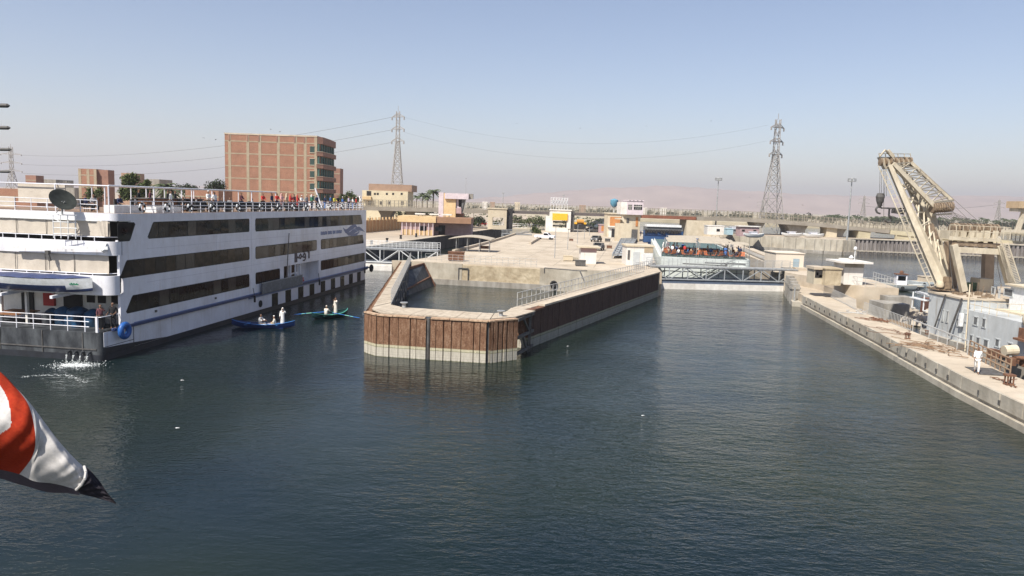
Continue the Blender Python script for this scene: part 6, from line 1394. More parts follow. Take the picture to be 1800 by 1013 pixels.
for i in range(14): p = W(100+i*2.1, 322, 245); b.box(p.x-.06, p.x+.06, 245, 245.1, p.z-6, p.z+random.uniform(-.3, 1.0))
p, q = W(98, 325, 245), W(132, 325, 245); b.box(p.x, q.x, 244.5, 250, 3, p.z-.8); b.build('columns', concd, t, world=True)
random.seed(17)
for i, (px, Y) in enumerate(((848, 700), (862, 760), (905, 650), (1130, 700), (1165, 720), (1020, 800))): block(['tiny', 'small', 'low', 'pale', 'flat roofed', 'distant'][i]+' far off house beyond the bridge '+['above the white portal', 'just right of the white portal', 'between the white and yellow portals', 'right of the control tower', 'above the red girder', 'between the yellow portal and the tower'][i], px, px+random.uniform(6, 12), 353+(px-848)*.036+random.uniform(0, 2), Y, 10, random.choice([cream, whiteb, brickp]), name='far_house', cat='house')
# ================================================================== vegetation
def leaves(b, c, R_, n, s, squash=.8, seed=0, clumps=34):
    rnd = random.Random(seed); cl = []
    for i in range(clumps):
        d = Vector((rnd.gauss(0, 1), rnd.gauss(0, 1), rnd.gauss(0, .8))).normalized()*R_*rnd.uniform(.35, .82); d.z *= squash; cl.append((c+d, R_*rnd.uniform(.22, .42)))
    for i in range(n):
        cc, r_ = cl[rnd.randrange(clumps)]; d = Vector((rnd.gauss(0, 1), rnd.gauss(0, 1), rnd.gauss(0, 1))).normalized()*r_*rnd.uniform(.55, 1.05)
        p = cc+d*rnd.uniform(.5, 1); u = Vector((rnd.gauss(0, 1), rnd.gauss(0, 1), rnd.gauss(0, .7))).normalized(); v = u.cross(Vector((rnd.random(), rnd.random(), 1))).normalized(); q = s*rnd.uniform(.6, 1.4)
        b.v += [p-u*q, p+v*q*.5, p+u*q, p-v*q*.5]; m = len(b.v); b.f.append((m-4, m-3, m-2, m-1)); b.m.append(0)
def tree(label, px, pyt, Y, R_, z0=2.9, n=1500, s=.28, m=green, seed=1, squash=.8, group=None, name='broadleaf_tree'):
    p = W(px, pyt, Y); ct = Vector((0, 0, p.z-R_*squash*1.05-z0)); t = thing(name, label, 'tree', (p.x, Y, z0), 0, group)
    b = MB(); h = max(ct.z, .5); b.tube((0, 0, -.3), (.1, 0, h*.6), R_*.1, R_*.07, n=8)
    rnd = random.Random(seed)
    for i in range(5): a = i*1.26+rnd.random(); b.tube((.1, 0, h*.55), (math.cos(a)*R_*.5, math.sin(a)*R_*.5, h+R_*.2), R_*.05, R_*.02, n=6)
    b.build('trunk', bark, t); b = MB(); leaves(b, ct, R_, n, s, squash, seed); b.build('crown', m, t, fixn=False); return t
tree('big rounded green tree rising behind the sun deck awning of the cruise ship', 239, 297, 122, 2.9, n=15000, s=.24, seed=3, squash=1.0)
tree('dark green tree beside the left edge of the tall brick block', 378, 311, 175, 2.7, n=1500, s=.25, seed=5, m=greend)
tree('small olive tree seen through the awning frame left of the big tree', 165, 325, 118, 1.9, n=900, s=.2, seed=6)
tree('low green tree between the big tree and the brick block', 330, 321, 170, 3.0, n=1200, s=.25, seed=7, m=greend, squash=.5)
tree('bushy tree just right of the tall brick block', 612, 335, 190, 3.4, n=1500, s=.28, seed=8, squash=.6)
tree('light green tree at the foot of the pink tower on the left bank', 812, 371, 205, 2.6, n=1400, s=.25, seed=9)
for i, (px, pt, Y, r_, lb) in enumerate(((708, 364, 262, 3.5, 'dark tree under the bridge right of the beige block'), (730, 366, 262, 3.5, 'second dark tree under the bridge span'), (752, 365, 264, 3.5, 'third dark tree under the bridge span next to the pink tower'), (842, 377, 255, 3, 'dark shrub tree right of the parked cars under the bridge'), (828, 383, 225, 2, 'small tree beside the white portal'), (910, 375, 290, 4, 'broad bush behind the bridge right of the white portal'), (930, 378, 285, 4, 'second broad bush behind the bridge'), (948, 381, 280, 3, 'small round bush left of the yellow portal'), (943, 399, 212, 1.8, 'bright green bush at the far end of the island wall'), (870, 386, 262, 2.5, 'green shrub seen through the opening of the white portal'))):
    tree(lb, px, pt, Y, r_, n=900, s=.3, seed=20+i, squash=.7, m=greend if i < 4 else green, name='shrub', z0=2.9)
def palm_proto(seed):
    rnd = random.Random(seed); t = thing('date_palm', 'palm', 'palm tree', (0, 0, 0)); h = 9
    b = MB(); b.tube((0, 0, 0), (.15, 0, h*.5), .28, .22, n=7); b.tube((.15, 0, h*.5), (.3, 0, h), .22, .2, n=7); b.build('trunk', bark, t)
    b = MB()
    for i in range(34):
        a = i*2.4; el = rnd.uniform(-.5, 1.3); L = rnd.uniform(2.6, 3.6); p = Vector((.3, 0, h)); dirh = Vector((math.cos(a), math.sin(a), 0)); side = Vector((-math.sin(a), math.cos(a), 0)); n = 5; prev = None
        for k in range(n+1):
            f = k/n; q = p+dirh*(L*f*math.cos(el*.8))+Vector((0, 0, L*f*math.sin(el)*.8-L*.55*f*f)); w_ = .42*math.sin(math.pi*min(1, f+.12))+.03
            b.v += [q-side*w_+Vector((0, 0, -.15)), q, q+side*w_+Vector((0, 0, -.15))]
            if k: m = len(b.v); b.f += [(m-6, m-5, m-2, m-3), (m-5, m-4, m-1, m-2)]; b.m += [0, 0]
    b.build('crown', palmg, t, fixn=False); return t
pals = [palm_proto(1), palm_proto(2)]; used = [False, False]
def palm(px, pyt, Y, z0, label, group=None, sc=None):
    k = (int(px)) % 2; o = pals[k] if not used[k] else copy_tree(pals[k]); used[k] = True
    p = W(px, pyt, Y); s = (p.z-z0)/10.6 if sc is None else sc; o.location = (p.x, Y, p.z-10.6*s if sc else z0); o.scale = (s, s, s); o.rotation_euler.z = px; tag(o, label, 'palm tree', group)
palm(761, 328, 290, 2.5, 'tall date palm rising above the bridge left of the pink tower'); palm(742, 336, 290, 2.5, 'shorter date palm left of the tall palm by the pink tower', sc=.9); palm(752, 340, 285, 2.5, 'drooping palm between the two palms by the pink tower', sc=.8); palm(733, 341, 300, 2.5, 'leftmost low palm of the group by the pink tower', sc=.8)
palm(289, 315, 150, 2.9, 'date palm seen above the ship awning frame right of the big tree'); palm(298, 322, 155, 2.9, 'small palm beside the date palm above the ship awning frame')
random.seed(31)
for i in range(70):
    px = 1385+i*6.1+random.uniform(-2, 2); Y = random.uniform(610, 660); pyt = 376.5+(px-1385)*.021+random.uniform(-3, 3)+(3 if px < 1450 else 0)
    palm(px, pyt, Y, 2.0, 'date palm in the long row of palms on the far bank behind the bridge', 'palms on the far bank')
b = MB(); random.seed(12)
for i in range(230):
    x = random.uniform(200, 620); Y = random.uniform(655, 760)-(x-200)*.03; leaves(b, Vector((x, Y, 3+random.uniform(1, 4.5))), random.uniform(3.5, 7), 90, .9, .7, i, 6)
for i in range(170):
    x = random.uniform(-60, 230); Y = random.uniform(760, 1000); leaves(b, Vector((x, Y, 2.5+random.uniform(0, 3))), random.uniform(4, 8), 60, 1.1, .6, i+500, 6)
o = b.build('far_grove', greend, fixn=False); tag(o, 'hazy dark grove of palms and scrub along the far bank', 'grove', kind='stuff')
b = MB()
for i in range(260):
    x = random.uniform(-60, 60); Y = random.uniform(268, 520); leaves(b, Vector((x, Y, 2.6+random.uniform(0, .6))), random.uniform(.7, 2.2), 36, .35, .6, i+900, 4)
o = b.build('bank_scrub', green, fixn=False); tag(o, 'low green scrub scattered over the sandy ground beyond the bridge', 'scrub', kind='stuff')
b = MB()
for i in range(260):
    x = random.uniform(-260, -30); Y = random.uniform(165, 420); 
    if x > -45 and Y < 260: continue
    leaves(b, Vector((x, Y, 3.0+random.uniform(0, 2.5))), random.uniform(1.2, 3.2), 60, .4, .7, i+1300, 5)
o = b.build('town_greenery', greend, fixn=False); tag(o, 'mixed green trees and gardens of the town behind the cruise ship', 'greenery', kind='stuff')
# birds
for i, (px, py) in enumerate(((358, 243), (379, 246), (476, 228), (492, 232), (908, 218), (1020, 226), (1136, 222), (1317, 347), (1411, 361), (1250, 213))):
    o = MB().add([(0, 0, 0), (-.35, .1, .16), (-.75, 0, .05), (-.3, -.12, .14), (.35, .1, .16), (.75, 0, .05), (.3, -.12, .14), (0, .3, .02), (0, -.3, 0)], [(0, 1, 2, 3), (0, 6, 5, 4), (7, 1, 0, 4), (0, 3, 8, 6)]).build('bird', steeld, origin=(0, 0, 0), fixn=False); o.location = W(px, py, 150+i*9); o.scale = (.6, .6, .6); o.rotation_euler = (random.uniform(-.5, .5), random.uniform(-.4, .4), random.uniform(0, 6)); tag(o, 'small dark bird flying high in the pale sky', 'bird', 'birds in the sky')
# ================================================================== people (skin-modifier bodies, clothes as children)
def skin(name, V, E, Rr, sub=1):
    me = bpy.data.meshes.new(name); me.from_pydata([Vector(v) for v in V], E, []); o = bpy.data.objects.new(name, me); COL.objects.link(o)
    md = o.modifiers.new('s', 'SKIN'); md.use_smooth_shade = True
    sv = me.skin_vertices[0].data
    for i, r_ in enumerate(Rr):
        sv[i].radius = (r_, r_) if not isinstance(r_, tuple) else r_; sv[i].use_root = (i == 0)
    if sub: sm = o.modifiers.new('u', 'SUBSURF'); sm.levels = sub; sm.render_levels = sub
    dg = bpy.context.evaluated_depsgraph_get(); dg.update(); res = bpy.data.meshes.new_from_object(o.evaluated_get(dg)); res.name = name
    bpy.data.objects.remove(o); bpy.data.meshes.remove(me); return res
POSE = {
 'stand': dict(arms=[((.20, .03, 1.15), (.21, -.06, .92)), ((-.20, .03, 1.15), (-.21, -.08, .92))], legs=[((.10, -.02, .50), (.10, .03, .09)), ((-.10, -.02, .50), (-.11, .03, .09))]),
 'hips': dict(arms=[((.27, .06, 1.18), (.17, -.08, 1.03)), ((-.24, .03, 1.15), (-.30, -.16, .98))], legs=[((.11, -.02, .50), (.13, .03, .09)), ((-.10, -.05, .50), (-.10, .01, .09))]),
 'rail': dict(arms=[((.22, -.10, 1.18), (.20, -.32, 1.08)), ((-.22, -.10, 1.18), (-.20, -.32, 1.08))], legs=[((.10, -.02, .50), (.10, .03, .09)), ((-.10, -.02, .50), (-.11, .03, .09))]),
 'raise': dict(arms=[((.24, -.12, 1.28), (.12, -.24, 1.46)), ((-.21, .02, 1.15), (-.22, -.1, .93))], legs=[((.10, -.02, .50), (.10, .03, .09)), ((-.10, -.02, .50), (-.11, .03, .09))]),
 'walk': dict(arms=[((.20, .12, 1.17), (.19, .12, .94)), ((-.20, -.07, 1.17), (-.19, -.22, .98))], legs=[((.09, -.16, .52), (.09, -.20, .09)), ((-.09, .06, .50), (-.09, .28, .16))]),
 'sit': dict(arms=[((.22, -.06, .72), (.15, -.30, .62)), ((-.22, -.06, .72), (-.15, -.30, .62))], legs=[((.12, -.42, .46), (.12, -.42, .09)), ((-.12, -.42, .46), (-.12, -.42, .09))], drop=.45),
 'row': dict(arms=[((.24, -.16, .70), (.16, -.42, .68)), ((-.24, -.16, .70), (-.16, -.42, .68))], legs=[((.14, -.36, .42), (.13, -.62, .16)), ((-.14, -.36, .42), (-.13, -.62, .16))], drop=.55),
 'squat': dict(arms=[((.22, -.14, .52), (.10, -.34, .45)), ((-.22, -.14, .52), (-.10, -.34, .45))], legs=[((.16, -.36, .45), (.14, -.20, .09)), ((-.16, -.36, .45), (-.14, -.20, .09))], drop=.70),
}
skin_m = mat('brown_skin', (.26, .14, .085), (.21, .11, .065), r=.55); hair_m = mat('black_hair', (.012, .01, .009), (.02, .016, .014), r=.6)
CL = {}
def cm(nm, c): 
    if nm not in CL: CL[nm] = mat('cloth_'+nm, c, tuple(x*.82 for x in c), r=.9, sc=6)
    return CL[nm]
for nm, c in dict(white=(.78, .77, .74), offwhite=(.66, .62, .54), black=(.018, .018, .02), navy=(.02, .03, .08), red=(.5, .035, .03), blue=(.06, .16, .42), pink=(.62, .36, .34), grey=(.25, .25, .26), green=(.05, .2, .11), yellow=(.55, .5, .08), cream=(.6, .5, .35), maroon=(.14, .05, .06), tan=(.35, .26, .17), lilac=(.5, .44, .55)).items(): cm(nm, c)
PROTO = {}
def body_parts(pose):
    if pose in PROTO: return PROTO[pose]
    P = POSE[pose]; dr = P.get('drop', 0); lean = -.10 if pose in ('row', 'squat') else 0
    z = lambda v: v-dr
    V = [(0, 0, z(.96)), (0, lean*.3, z(1.12)), (0, lean*.8, z(1.34)), (0, lean, z(1.47)), (0, lean-.005, z(1.53)), (0, lean-.015, z(1.59)), (0, lean-.01, z(1.66)), (0, lean, z(1.715))]
    Rr = [(.15, .10), (.13, .095), (.155, .10), (.07, .06), .048, (.068, .082), (.078, .095), (.055, .065)]
    E = [(i, i+1) for i in range(7)]
    V.append((0, lean-.12, z(1.615))); Rr.append(.014); E.append((5, 8))            # nose
    for s in (-1, 1): V.append((s*.088, lean, z(1.62))); Rr.append((.012, .02)); E.append((6, len(V)-1))
    sh = {'torso': ([0, 1, 2, 3], []), 'legs': []}
    armc, legc = [], []
    for k, (el, wr) in enumerate(P['arms']):
        s = 1 if el[0] > 0 else -1; b0 = len(V); el = Vector(el); wr = Vector(wr); d = (wr-el).normalized(); pm_ = wr+d*.07
        V += [(s*.165, lean, z(1.42)), tuple(el), tuple(wr), tuple(pm_)]; Rr += [.055, .040, .026, (.034, .02)]; E += [(3 if False else 2, b0), (b0, b0+1), (b0+1, b0+2), (b0+2, b0+3)]
        side = Vector((0, 1, 0)) if abs(d.z) > .6 else Vector((1, 0, 0)); inn_ = Vector((-s, 0, 0)) if abs(d.z) > .6 else Vector((0, 0, -1))
        for j, (o_, L) in enumerate(((-.030, .062), (-.010, .075), (.010, .07), (.030, .055))):
            i0 = len(V); a = pm_+side*o_+d*.02; V += [tuple(a), tuple(a+d*L*.55+inn_*.006), tuple(a+d*L*.9+inn_*.028)]; Rr += [.009, .0085, .007]; E += [(b0+3, i0), (i0, i0+1), (i0+1, i0+2)]
        i0 = len(V); a = wr+d*.03-side*.04; V += [tuple(a), tuple(a+d*.035-side*.018+inn_*.015)]; Rr += [.011, .009]; E += [(b0+2, i0), (i0, i0+1)]
        armc.append([(s*.165, lean, z(1.42)), tuple(el), tuple(wr)])
    for k, (kn, an) in enumerate(P['legs']):
        s = 1 if kn[0] > 0 else -1; b0 = len(V); an_ = Vector(an); hip = (s*.09, 0, z(.90)); V += [hip, kn, an, (an[0], an[1]-.14, an[2]-.05)]; Rr += [.085, .055, .038, (.038, .028)]; E += [(0, b0), (b0, b0+1), (b0+1, b0+2), (b0+2, b0+3)]
        legc.append([hip, kn, an])
    body = skin('person', V, E, Rr, 1)
    # shirt: torso and sleeves
    tv = [(0, 0, z(.90)), (0, lean*.3, z(1.12)), (0, lean*.8, z(1.34)), (0, lean, z(1.46))]; tr = [(.172, .125), (.155, .118), (.178, .122), (.085, .075)]; te = [(0, 1), (1, 2), (2, 3)]
    for a in armc:
        b0 = len(tv); e = Vector(a[1]); w_ = Vector(a[2]); tv += [a[0], a[1], tuple(e.lerp(w_, .55))]; tr += [.072, .058, .05]; te += [(2, b0), (b0, b0+1), (b0+1, b0+2)]
    shirt = skin('shirt', tv, te, tr, 1)
    lv = [(0, 0, z(.97))]; lr = [(.165, .118)]; le = []
    for a in legc:
        b0 = len(lv); e = Vector(a[1]); w_ = Vector(a[2]); lv += [a[0], a[1], tuple(e.lerp(w_, .93))]; lr += [.10, .072, .062]; le += [(0, b0), (b0, b0+1), (b0+1, b0+2)]
    trousers = skin('trousers', lv, le, lr, 1)
    # robe
    if dr == 0: rv = [(0, 0, z(1.46)), (0, 0, z(1.34)), (0, 0, z(1.1)), (0, 0, z(.85)), (0, 0, .45), (0, 0, .12)]; rr = [(.08, .07), (.18, .125), (.165, .13), (.19, .15), (.20, .16), (.23, .19)]
    else: rv = [(0, lean, z(1.46)), (0, lean*.8, z(1.34)), (0, 0, z(1.1)), (0, -.02, z(.92)), (0, legc[0][1][1]*.6, z(.88)), (0, legc[0][1][1], legc[0][1][2]), (0, legc[0][2][1], .16)]; rr = [(.08, .07), (.18, .125), (.165, .13), (.20, .15), (.22, .13), (.22, .10), (.21, .10)]
    re_ = [(i, i+1) for i in range(len(rv)-1)]
    for a in armc:
        b0 = len(rv); rv += [a[0], a[1], tuple(Vector(a[1]).lerp(Vector(a[2]), .85))]; rr += [.078, .066, .07]; re_ += [(1, b0), (b0, b0+1), (b0+1, b0+2)]
    robe = skin('robe', rv, re_, rr, 1)
    hv = [(0, lean+.02, z(1.74)), (0, lean+.025, z(1.69)), (0, lean+.045, z(1.62))]; hair = skin('hair', hv, [(0, 1), (1, 2)], [(.055, .06), (.088, .098), (.075, .075)], 1)
    cap = skin('cap', [(0, lean+.01, z(1.77)), (0, lean+.01, z(1.70)), (0, lean-.09, z(1.685))], [(0, 1), (1, 2)], [(.05, .05), (.097, .108), (.05, .02)], 1)
    scarf = skin('headscarf', [(0, lean+.01, z(1.77)), (0, lean+.03, z(1.68)), (0, lean+.04, z(1.56)), (0, lean+.02, z(1.42))], [(0, 1), (1, 2), (2, 3)], [(.05, .05), (.105, .11), (.10, .09), (.17, .13)], 1)
    eb = MB(); eb.box(-.045, -.02, lean-.108, lean-.085, z(1.635), z(1.648)); eb.box(.02, .045, lean-.108, lean-.085, z(1.635), z(1.648)); eb.box(-.025, .025, lean-.104, lean-.08, z(1.562), z(1.57))
    em = bpy.data.meshes.new('face'); em.from_pydata(eb.v, [], eb.f)
    for m in (body, shirt, trousers, robe, hair, cap, scarf, em):
        if len(m.materials) == 0: m.materials.append(skin_m)
    PROTO[pose] = dict(body=body, shirt=shirt, trousers=trousers, robe=robe, hair=hair, cap=cap, headscarf=scarf, face=em, seat=.96-dr)
    return PROTO[pose]
def person(label, loc, face=0.0, pose='stand', top='white', bot='navy', robe=None, head='hair', headc=None, s=1.0, group=None):
    P = body_parts(pose)
    o = bpy.data.objects.new('person', P['body']); COL.objects.link(o); o.location = loc; o.rotation_euler = (0, 0, face); o.scale = (s, s, s); ALLOBJ.append(o)
    o.material_slots[0].link = 'OBJECT'; o.material_slots[0].material = skin_m; tag(o, label, 'person', group)
    def ch(nm, mesh, m):
        c = bpy.data.objects.new(nm, mesh); COL.objects.link(c); c.parent = o; c.material_slots[0].link = 'OBJECT'; c.material_slots[0].material = m; ALLOBJ.append(c)
    if robe: ch('robe', P['robe'], CL[robe])
    else: ch('shirt', P['shirt'], CL[top]); ch('trousers', P['trousers'], CL[bot])
    if head == 'hair': ch('hair', P['hair'], hair_m)
    elif head == 'cap': ch('cap', P['cap'], CL[headc or 'white'])
    else: ch('headscarf', P['headscarf'], CL[headc or 'white'])
    ch('face_features', P['face'], hair_m); return o
def deck_pt(px, yl, z=9.86, X=None):      # on the sun deck, yl metres in from the rail, in the photograph's column px
    v = ray(px, 350); o = SH.location; a = SH.rotation_euler.z; nx, ny = -math.sin(a), math.cos(a)
    t = (o.x*nx+o.y*ny+yl)/(v.x*nx+v.y*ny); return Vector((v.x*t, v.y*t, z))
a = SH.rotation_euler.z; face_out = a; 
def fdir(dx, dy): return math.atan2(dx, -dy)*1.0 if False else math.atan2(dy, dx)+math.pi/2    # the figure's front is -Y
OUT = fdir(1, -.14); TOCAM = fdir(.2, -1)
G = 'passengers on the sun deck of the cruise ship'
deck = [(300, 1.2, 'stand', 'white', 'grey', 'hair', None, 'person in a white shirt standing at the deck rail, leftmost of the pale figures'),
 (366, .9, 'rail', 'white', 'tan', 'cap', 'white', 'person in a white shirt and cap leaning on the rail below the brick block'), (377, 1.3, 'stand', 'white', 'navy', 'hair', None, 'bareheaded person in white just right of the white capped passenger'),
 (424, 1.2, 'rail', 'maroon', 'navy', 'hair', None, 'person in a dark red top at the deck rail below the brick block'),
 (462, 1.0, 'rail', 'red', 'black', 'hair', None, 'person in an orange red shirt standing alone at the rail before the brick block'),
 (478, 1.3, 'stand', 'navy', 'grey', 'hair', None, 'person in a navy top right of the lone orange red shirt'), (487, 1.0, 'rail', 'red', 'navy', 'hair', None, 'person in red beside the big pale pink headscarf'),
 (495, .9, 'rail', 'pink', 'pink', 'scarf', 'pink', 'person in a large pale pink robe and headscarf at the rail'), (504, 1.5, 'stand', 'cream', 'cream', 'scarf', 'cream', 'person in a cream headscarf right of the pink one'),
 (511, .9, 'rail', 'red', 'maroon', 'scarf', 'red', 'person in a red headscarf, left of a pair in red'), (517, 1.6, 'stand', 'maroon', 'black', 'hair', None, 'person in a dark maroon top behind the pair in red'), (523, .9, 'rail', 'red', 'red', 'scarf', 'red', 'person all in bright red at the rail'),
 (530, 1.0, 'rail', 'white', 'grey', 'cap', 'white', 'person in white with a white cap right of the bright red one'), (539, 1.3, 'stand', 'grey', 'navy', 'cap', 'cream', 'person in grey with a cream cap on the deck'), (548, 1.0, 'rail', 'green', 'navy', 'scarf', 'white', 'person in green with a white headscarf at the rail'),
 (557, 1.4, 'stand', 'navy', 'black', 'hair', None, 'person in navy near the leaning white pole'), (571, 1.0, 'rail', 'navy', 'blue', 'hair', None, 'person in dark blue right of the leaning white pole'), (581, 1.5, 'stand', 'blue', 'navy', 'hair', None, 'person in blue beside the one in yellow'),
 (588, 1.0, 'rail', 'yellow', 'grey', 'hair', None, 'person in a yellow top at the rail'), (594, 1.5, 'stand', 'black', 'black', 'hair', None, 'person in black just right of the yellow top'), (602, 1.0, 'rail', 'blue', 'white', 'cap', 'white', 'person in pale blue with a white cap near the bow'),
 (613, 1.1, 'rail', 'lilac', 'navy', 'hair', None, 'person in lilac near the bow rail'), (620, 1.0, 'rail', 'white', 'blue', 'hair', None, 'person in white and blue near the bow rail'), (626, 1.4, 'stand', 'red', 'navy', 'cap', 'white', 'person in red with a white cap close to the bow'), (633, .8, 'rail', 'white', 'white', 'scarf', 'white', 'person all in white at the very bow corner of the rail')]
random.seed(77)
for px, yl, po, tp, bt, hd, hc, lb in deck: person(lb, deck_pt(px, yl), OUT+random.uniform(-.5, .5), po, tp, bt, head=hd, headc=hc, s=random.uniform(.95, 1.05), group=G)
seats = [(150, 4.2), (164, 4.4), (210, 4.2), (238, 3.6), (322, 2.2), (334, 2.4), (345, 2.2), (352, 2.6), (366, 2.6), (376, 2.4), (391, 2.2), (404, 2.4), (443, 2.4), (500, 2.8), (534, 2.8), (562, 2.8)]
pc = None
for i, (px, yl) in enumerate(seats):
    p = deck_pt(px, yl); person('seated passenger in dark clothes under the awning frame of the sun deck' if px < 400 else 'seated passenger in dark clothes on the front half of the sun deck', p+Vector((0, 0, -.04)), OUT+random.uniform(-1, 1), 'sit', random.choice(['black', 'navy', 'maroon', 'grey']), 'black', s=1.0, group=G+', seated'+(' aft' if px < 400 else ' forward'))
    b = MB()
    if pc is None:
        pc = thing('deck_chair', 'x', 'chair', (0, 0, 0)); MB().box(-.26, .26, -.3, .28, .34, .40).build('seat', steeld, pc); MB().box(-.26, .26, .26, .32, .40, .92).build('backrest', steeld, pc)
        for q in ((-.23, -.26), (.23, -.26), (-.23, .26), (.23, .26)): MB().tube((*q, 0), (*q, .34), .025, n=6).build('leg', steeld, pc)
        o = pc
    else: o = copy_tree(pc)
    o.location = p; o.rotation_euler.z = OUT; tag(o, 'dark chair under a seated passenger on the sun deck', 'chair', 'chairs of the seated passengers')
bt = thing('deck_bench', 'x', 'bench'); MB().box(-1.1, 1.1, -.3, .25, .36, .46).build('seat', rubber, bt); MB().box(-1.1, 1.1, .25, .36, .4, .88).build('backrest', rubber, bt)
for q in ((-.9, 0), (.9, 0)): MB().box(q[0]-.05, q[0]+.05, -.25, .2, 0, .36).build('leg', steeld, bt)
for i in range(9):
    o = bt if i == 0 else copy_tree(bt); o.location = on_ship(14.2+i*2.45, .75, 9.86); o.rotation_euler.z = SH.rotation_euler.z; tag(o, 'low black cushioned bench along the rail of the sun deck', 'bench', 'black benches along the sun deck rail')
for i, (px, yl, c, lb) in enumerate(((244, 3.4, 'black', 'dark figure standing behind the bar on the sun deck'), (264, 3.4, 'maroon', 'dark figure in maroon standing right of the bar'), (295, 2.8, 'black', 'tall dark figure under the awning frame beside the white shirt'), (308, 2.8, 'black', 'second tall dark figure under the awning frame'))): person(lb, deck_pt(px, yl), OUT+.4, 'raise' if i % 2 else 'stand', c, 'black', group=G)
# white loungers on the front sun deck
def lounger():
    t = thing('sun_lounger', 'x', 'lounger'); MB().box(-.3, .3, -.9, .5, .28, .34).build('seat', whitem, t); MB().ext([(-.3, .5, .3), (.3, .5, .3), (.3, 1.0, .75), (-.3, 1.0, .75)], (0, -.05, .05)).build('backrest', whitem, t); MB().box(-.28, -.22, -.8, -.74, 0, .28).box(.22, .28, -.8, -.74, 0, .28).box(-.28, -.22, .4, .46, 0, .28).box(.22, .28, .4, .46, 0, .28).split('leg', whitem, t); return t
lg = None
for i, px in enumerate((440, 452, 468, 484, 500, 514, 528, 543, 556, 570, 584)):
    o = lg = lounger() if lg is None else lg
    if i: o = copy_tree(lg)
    o.location = deck_pt(px, 1.9+.7*(i % 2)); o.rotation_euler.z = OUT+random.uniform(-.3, .3); tag(o, 'white sun lounger on the front half of the sun deck', 'lounger', 'white loungers on the sun deck')
o = MB().tube((0, 0, 0), (-.9, 0, 2.6), .09).build('pole', white, origin=(0, 0, 0)); o.location = deck_pt(567, 1.2); tag(o, 'leaning white pole among the passengers on the sun deck', 'pole')
def pr(x, y, z): return on_ship(x, y, z)
person('crew member in a dark red top with one hand raised at the ship stern rail', pr(.95, .75, 1.98), TOCAM+.5, 'raise', 'maroon', 'black', s=1.0)
person('crew member in black with hands on hips standing above the blue tyre', pr(1.35, .12, 2.02), TOCAM-.1, 'hips', 'black', 'black', s=1.05)
# man in white on the quay
person('man all in white walking along the quay by the brown railing', at(1716, 657, 1.45), fdir(-.55, -1), 'walk', 'white', 'white', s=1.02)
# ================================================================== rowing boats
def rowboat(label, loc, rz, L, W_, m, rim):
    t = thing('rowing_boat', label, 'rowing boat', loc, rz)
    b = boat_hull(L, W_, .42, .32, stripe=None, flat=.55); b.v = [p+Vector((0, 0, -.08)) for p in b.v]; b.build('hull', m, t, smooth=True)
    n = 20; b = MB(); V = []
    for i in range(n+1):
        u = -1+2*i/n; w_ = max((1-abs(u)**2.4)**.75, .02)*W_/2; z = .36+.32*u*u; V += [(u*L/2, -w_-.03, z), (u*L/2, -w_+.07, z+.02), (u*L/2, w_-.07, z+.02), (u*L/2, w_+.03, z)]
    b.add(V, [(4*i, 4*i+4, 4*i+5, 4*i+1) for i in range(n)]+[(4*i+2, 4*i+6, 4*i+7, 4*i+3) for i in range(n)]); b.build('gunwale', rim, t)
    b = MB(); b.box(-L*.33, L*.33, -W_*.3, W_*.3, .02, .06); b.build('floor', m, t)
    for x in (-L*.25, 0.0, L*.22): MB().box(x-.14, x+.14, -W_*.42, W_*.42, .28, .33).build('thwart', rim, t)
    return t
bluer = mat('boat_rim_blue', (.04, .18, .45)); 
B1 = rowboat('long blue rowing boat with three people beside the cruise ship', at(463, 576, 0), .06, 5.4, 1.35, mat('boat_blue', (.015, .04, .16), (.01, .03, .1), r=.4), bluer)
B2 = rowboat('short green and blue rowing boat with a standing man, nearest the rusty guide wall', at(580, 558, 0), .95, 4.4, 1.5, mat('boat_green', (.01, .05, .045), (.01, .035, .04), r=.4), mat('boat_rim_green', (.06, .27, .22)))
def inb(t, x, y, z): return Matrix.Translation(t.location) @ Matrix.Rotation(t.rotation_euler.z, 4, 'Z') @ Vector((x, y, z))
person('rower in a white robe seated at the left end of the long blue boat', inb(B1, -.3, 0, -.05), fdir(1, -.3), 'row', robe='white', head='hair', s=1.05)
person('person in white crouching low in the middle of the long blue boat', inb(B1, 1.0, .1, .02), fdir(-1, -.4), 'squat', 'offwhite', 'cream', head='cap', headc='white')
person('person in a white robe and white headscarf standing in the long blue boat', inb(B1, 1.65, 0, .04), fdir(.3, -1), 'raise', robe='white', head='scarf', headc='white', s=1.0)
person('standing man in a long off white robe in the short green boat', inb(B2, .7, 0, .04), fdir(-.8, -1), 'raise', robe='offwhite', head='hair', s=1.05)
person('seated man in white seen from behind in the short green boat', inb(B2, -.5, 0, -.05), fdir(.3, 1), 'row', robe='offwhite', head='cap', headc='offwhite', s=1.02)
def oar(label, p, q, m0, m1):
    p = Vector(p); q = Vector(q); b = MB(); d = q-p; b.tube(p, p+d*.45, .03, k=0); b.tube(p+d*.45, p+d*.62, .03, k=1); b.tube(p+d*.62, p+d*.8, .03, k=0); b.beam(p+d*.78, q, .17, .03, k=0)
    b.beam(p+d*.66, p+d*.76, .12, .04, k=1); o = b.build('oar', [m0, m1], origin=p); tag(o, label, 'oar')
mint = mat('oar_mint', (.25, .65, .5)); obl = mat('oar_blue', (.02, .16, .5)); odk = mat('oar_dark', (.10, .09, .08))
oar('blue and mint oar reaching left from the short green boat', inb(B2, -.1, .5, .5), at(517, 553, .12), obl, mint); oar('blue and mint oar reaching right from the short green boat', inb(B2, -.1, -.5, .5), at(632, 559, .1), obl, mint)
oar('dark oar trailing right over the side of the long blue boat', inb(B1, -.2, -.5, .5), at(506, 577, .02), odk, odk); oar('dark oar lying along the left part of the long blue boat', inb(B1, -.2, .4, .5), at(436, 563, .15), odk, odk)
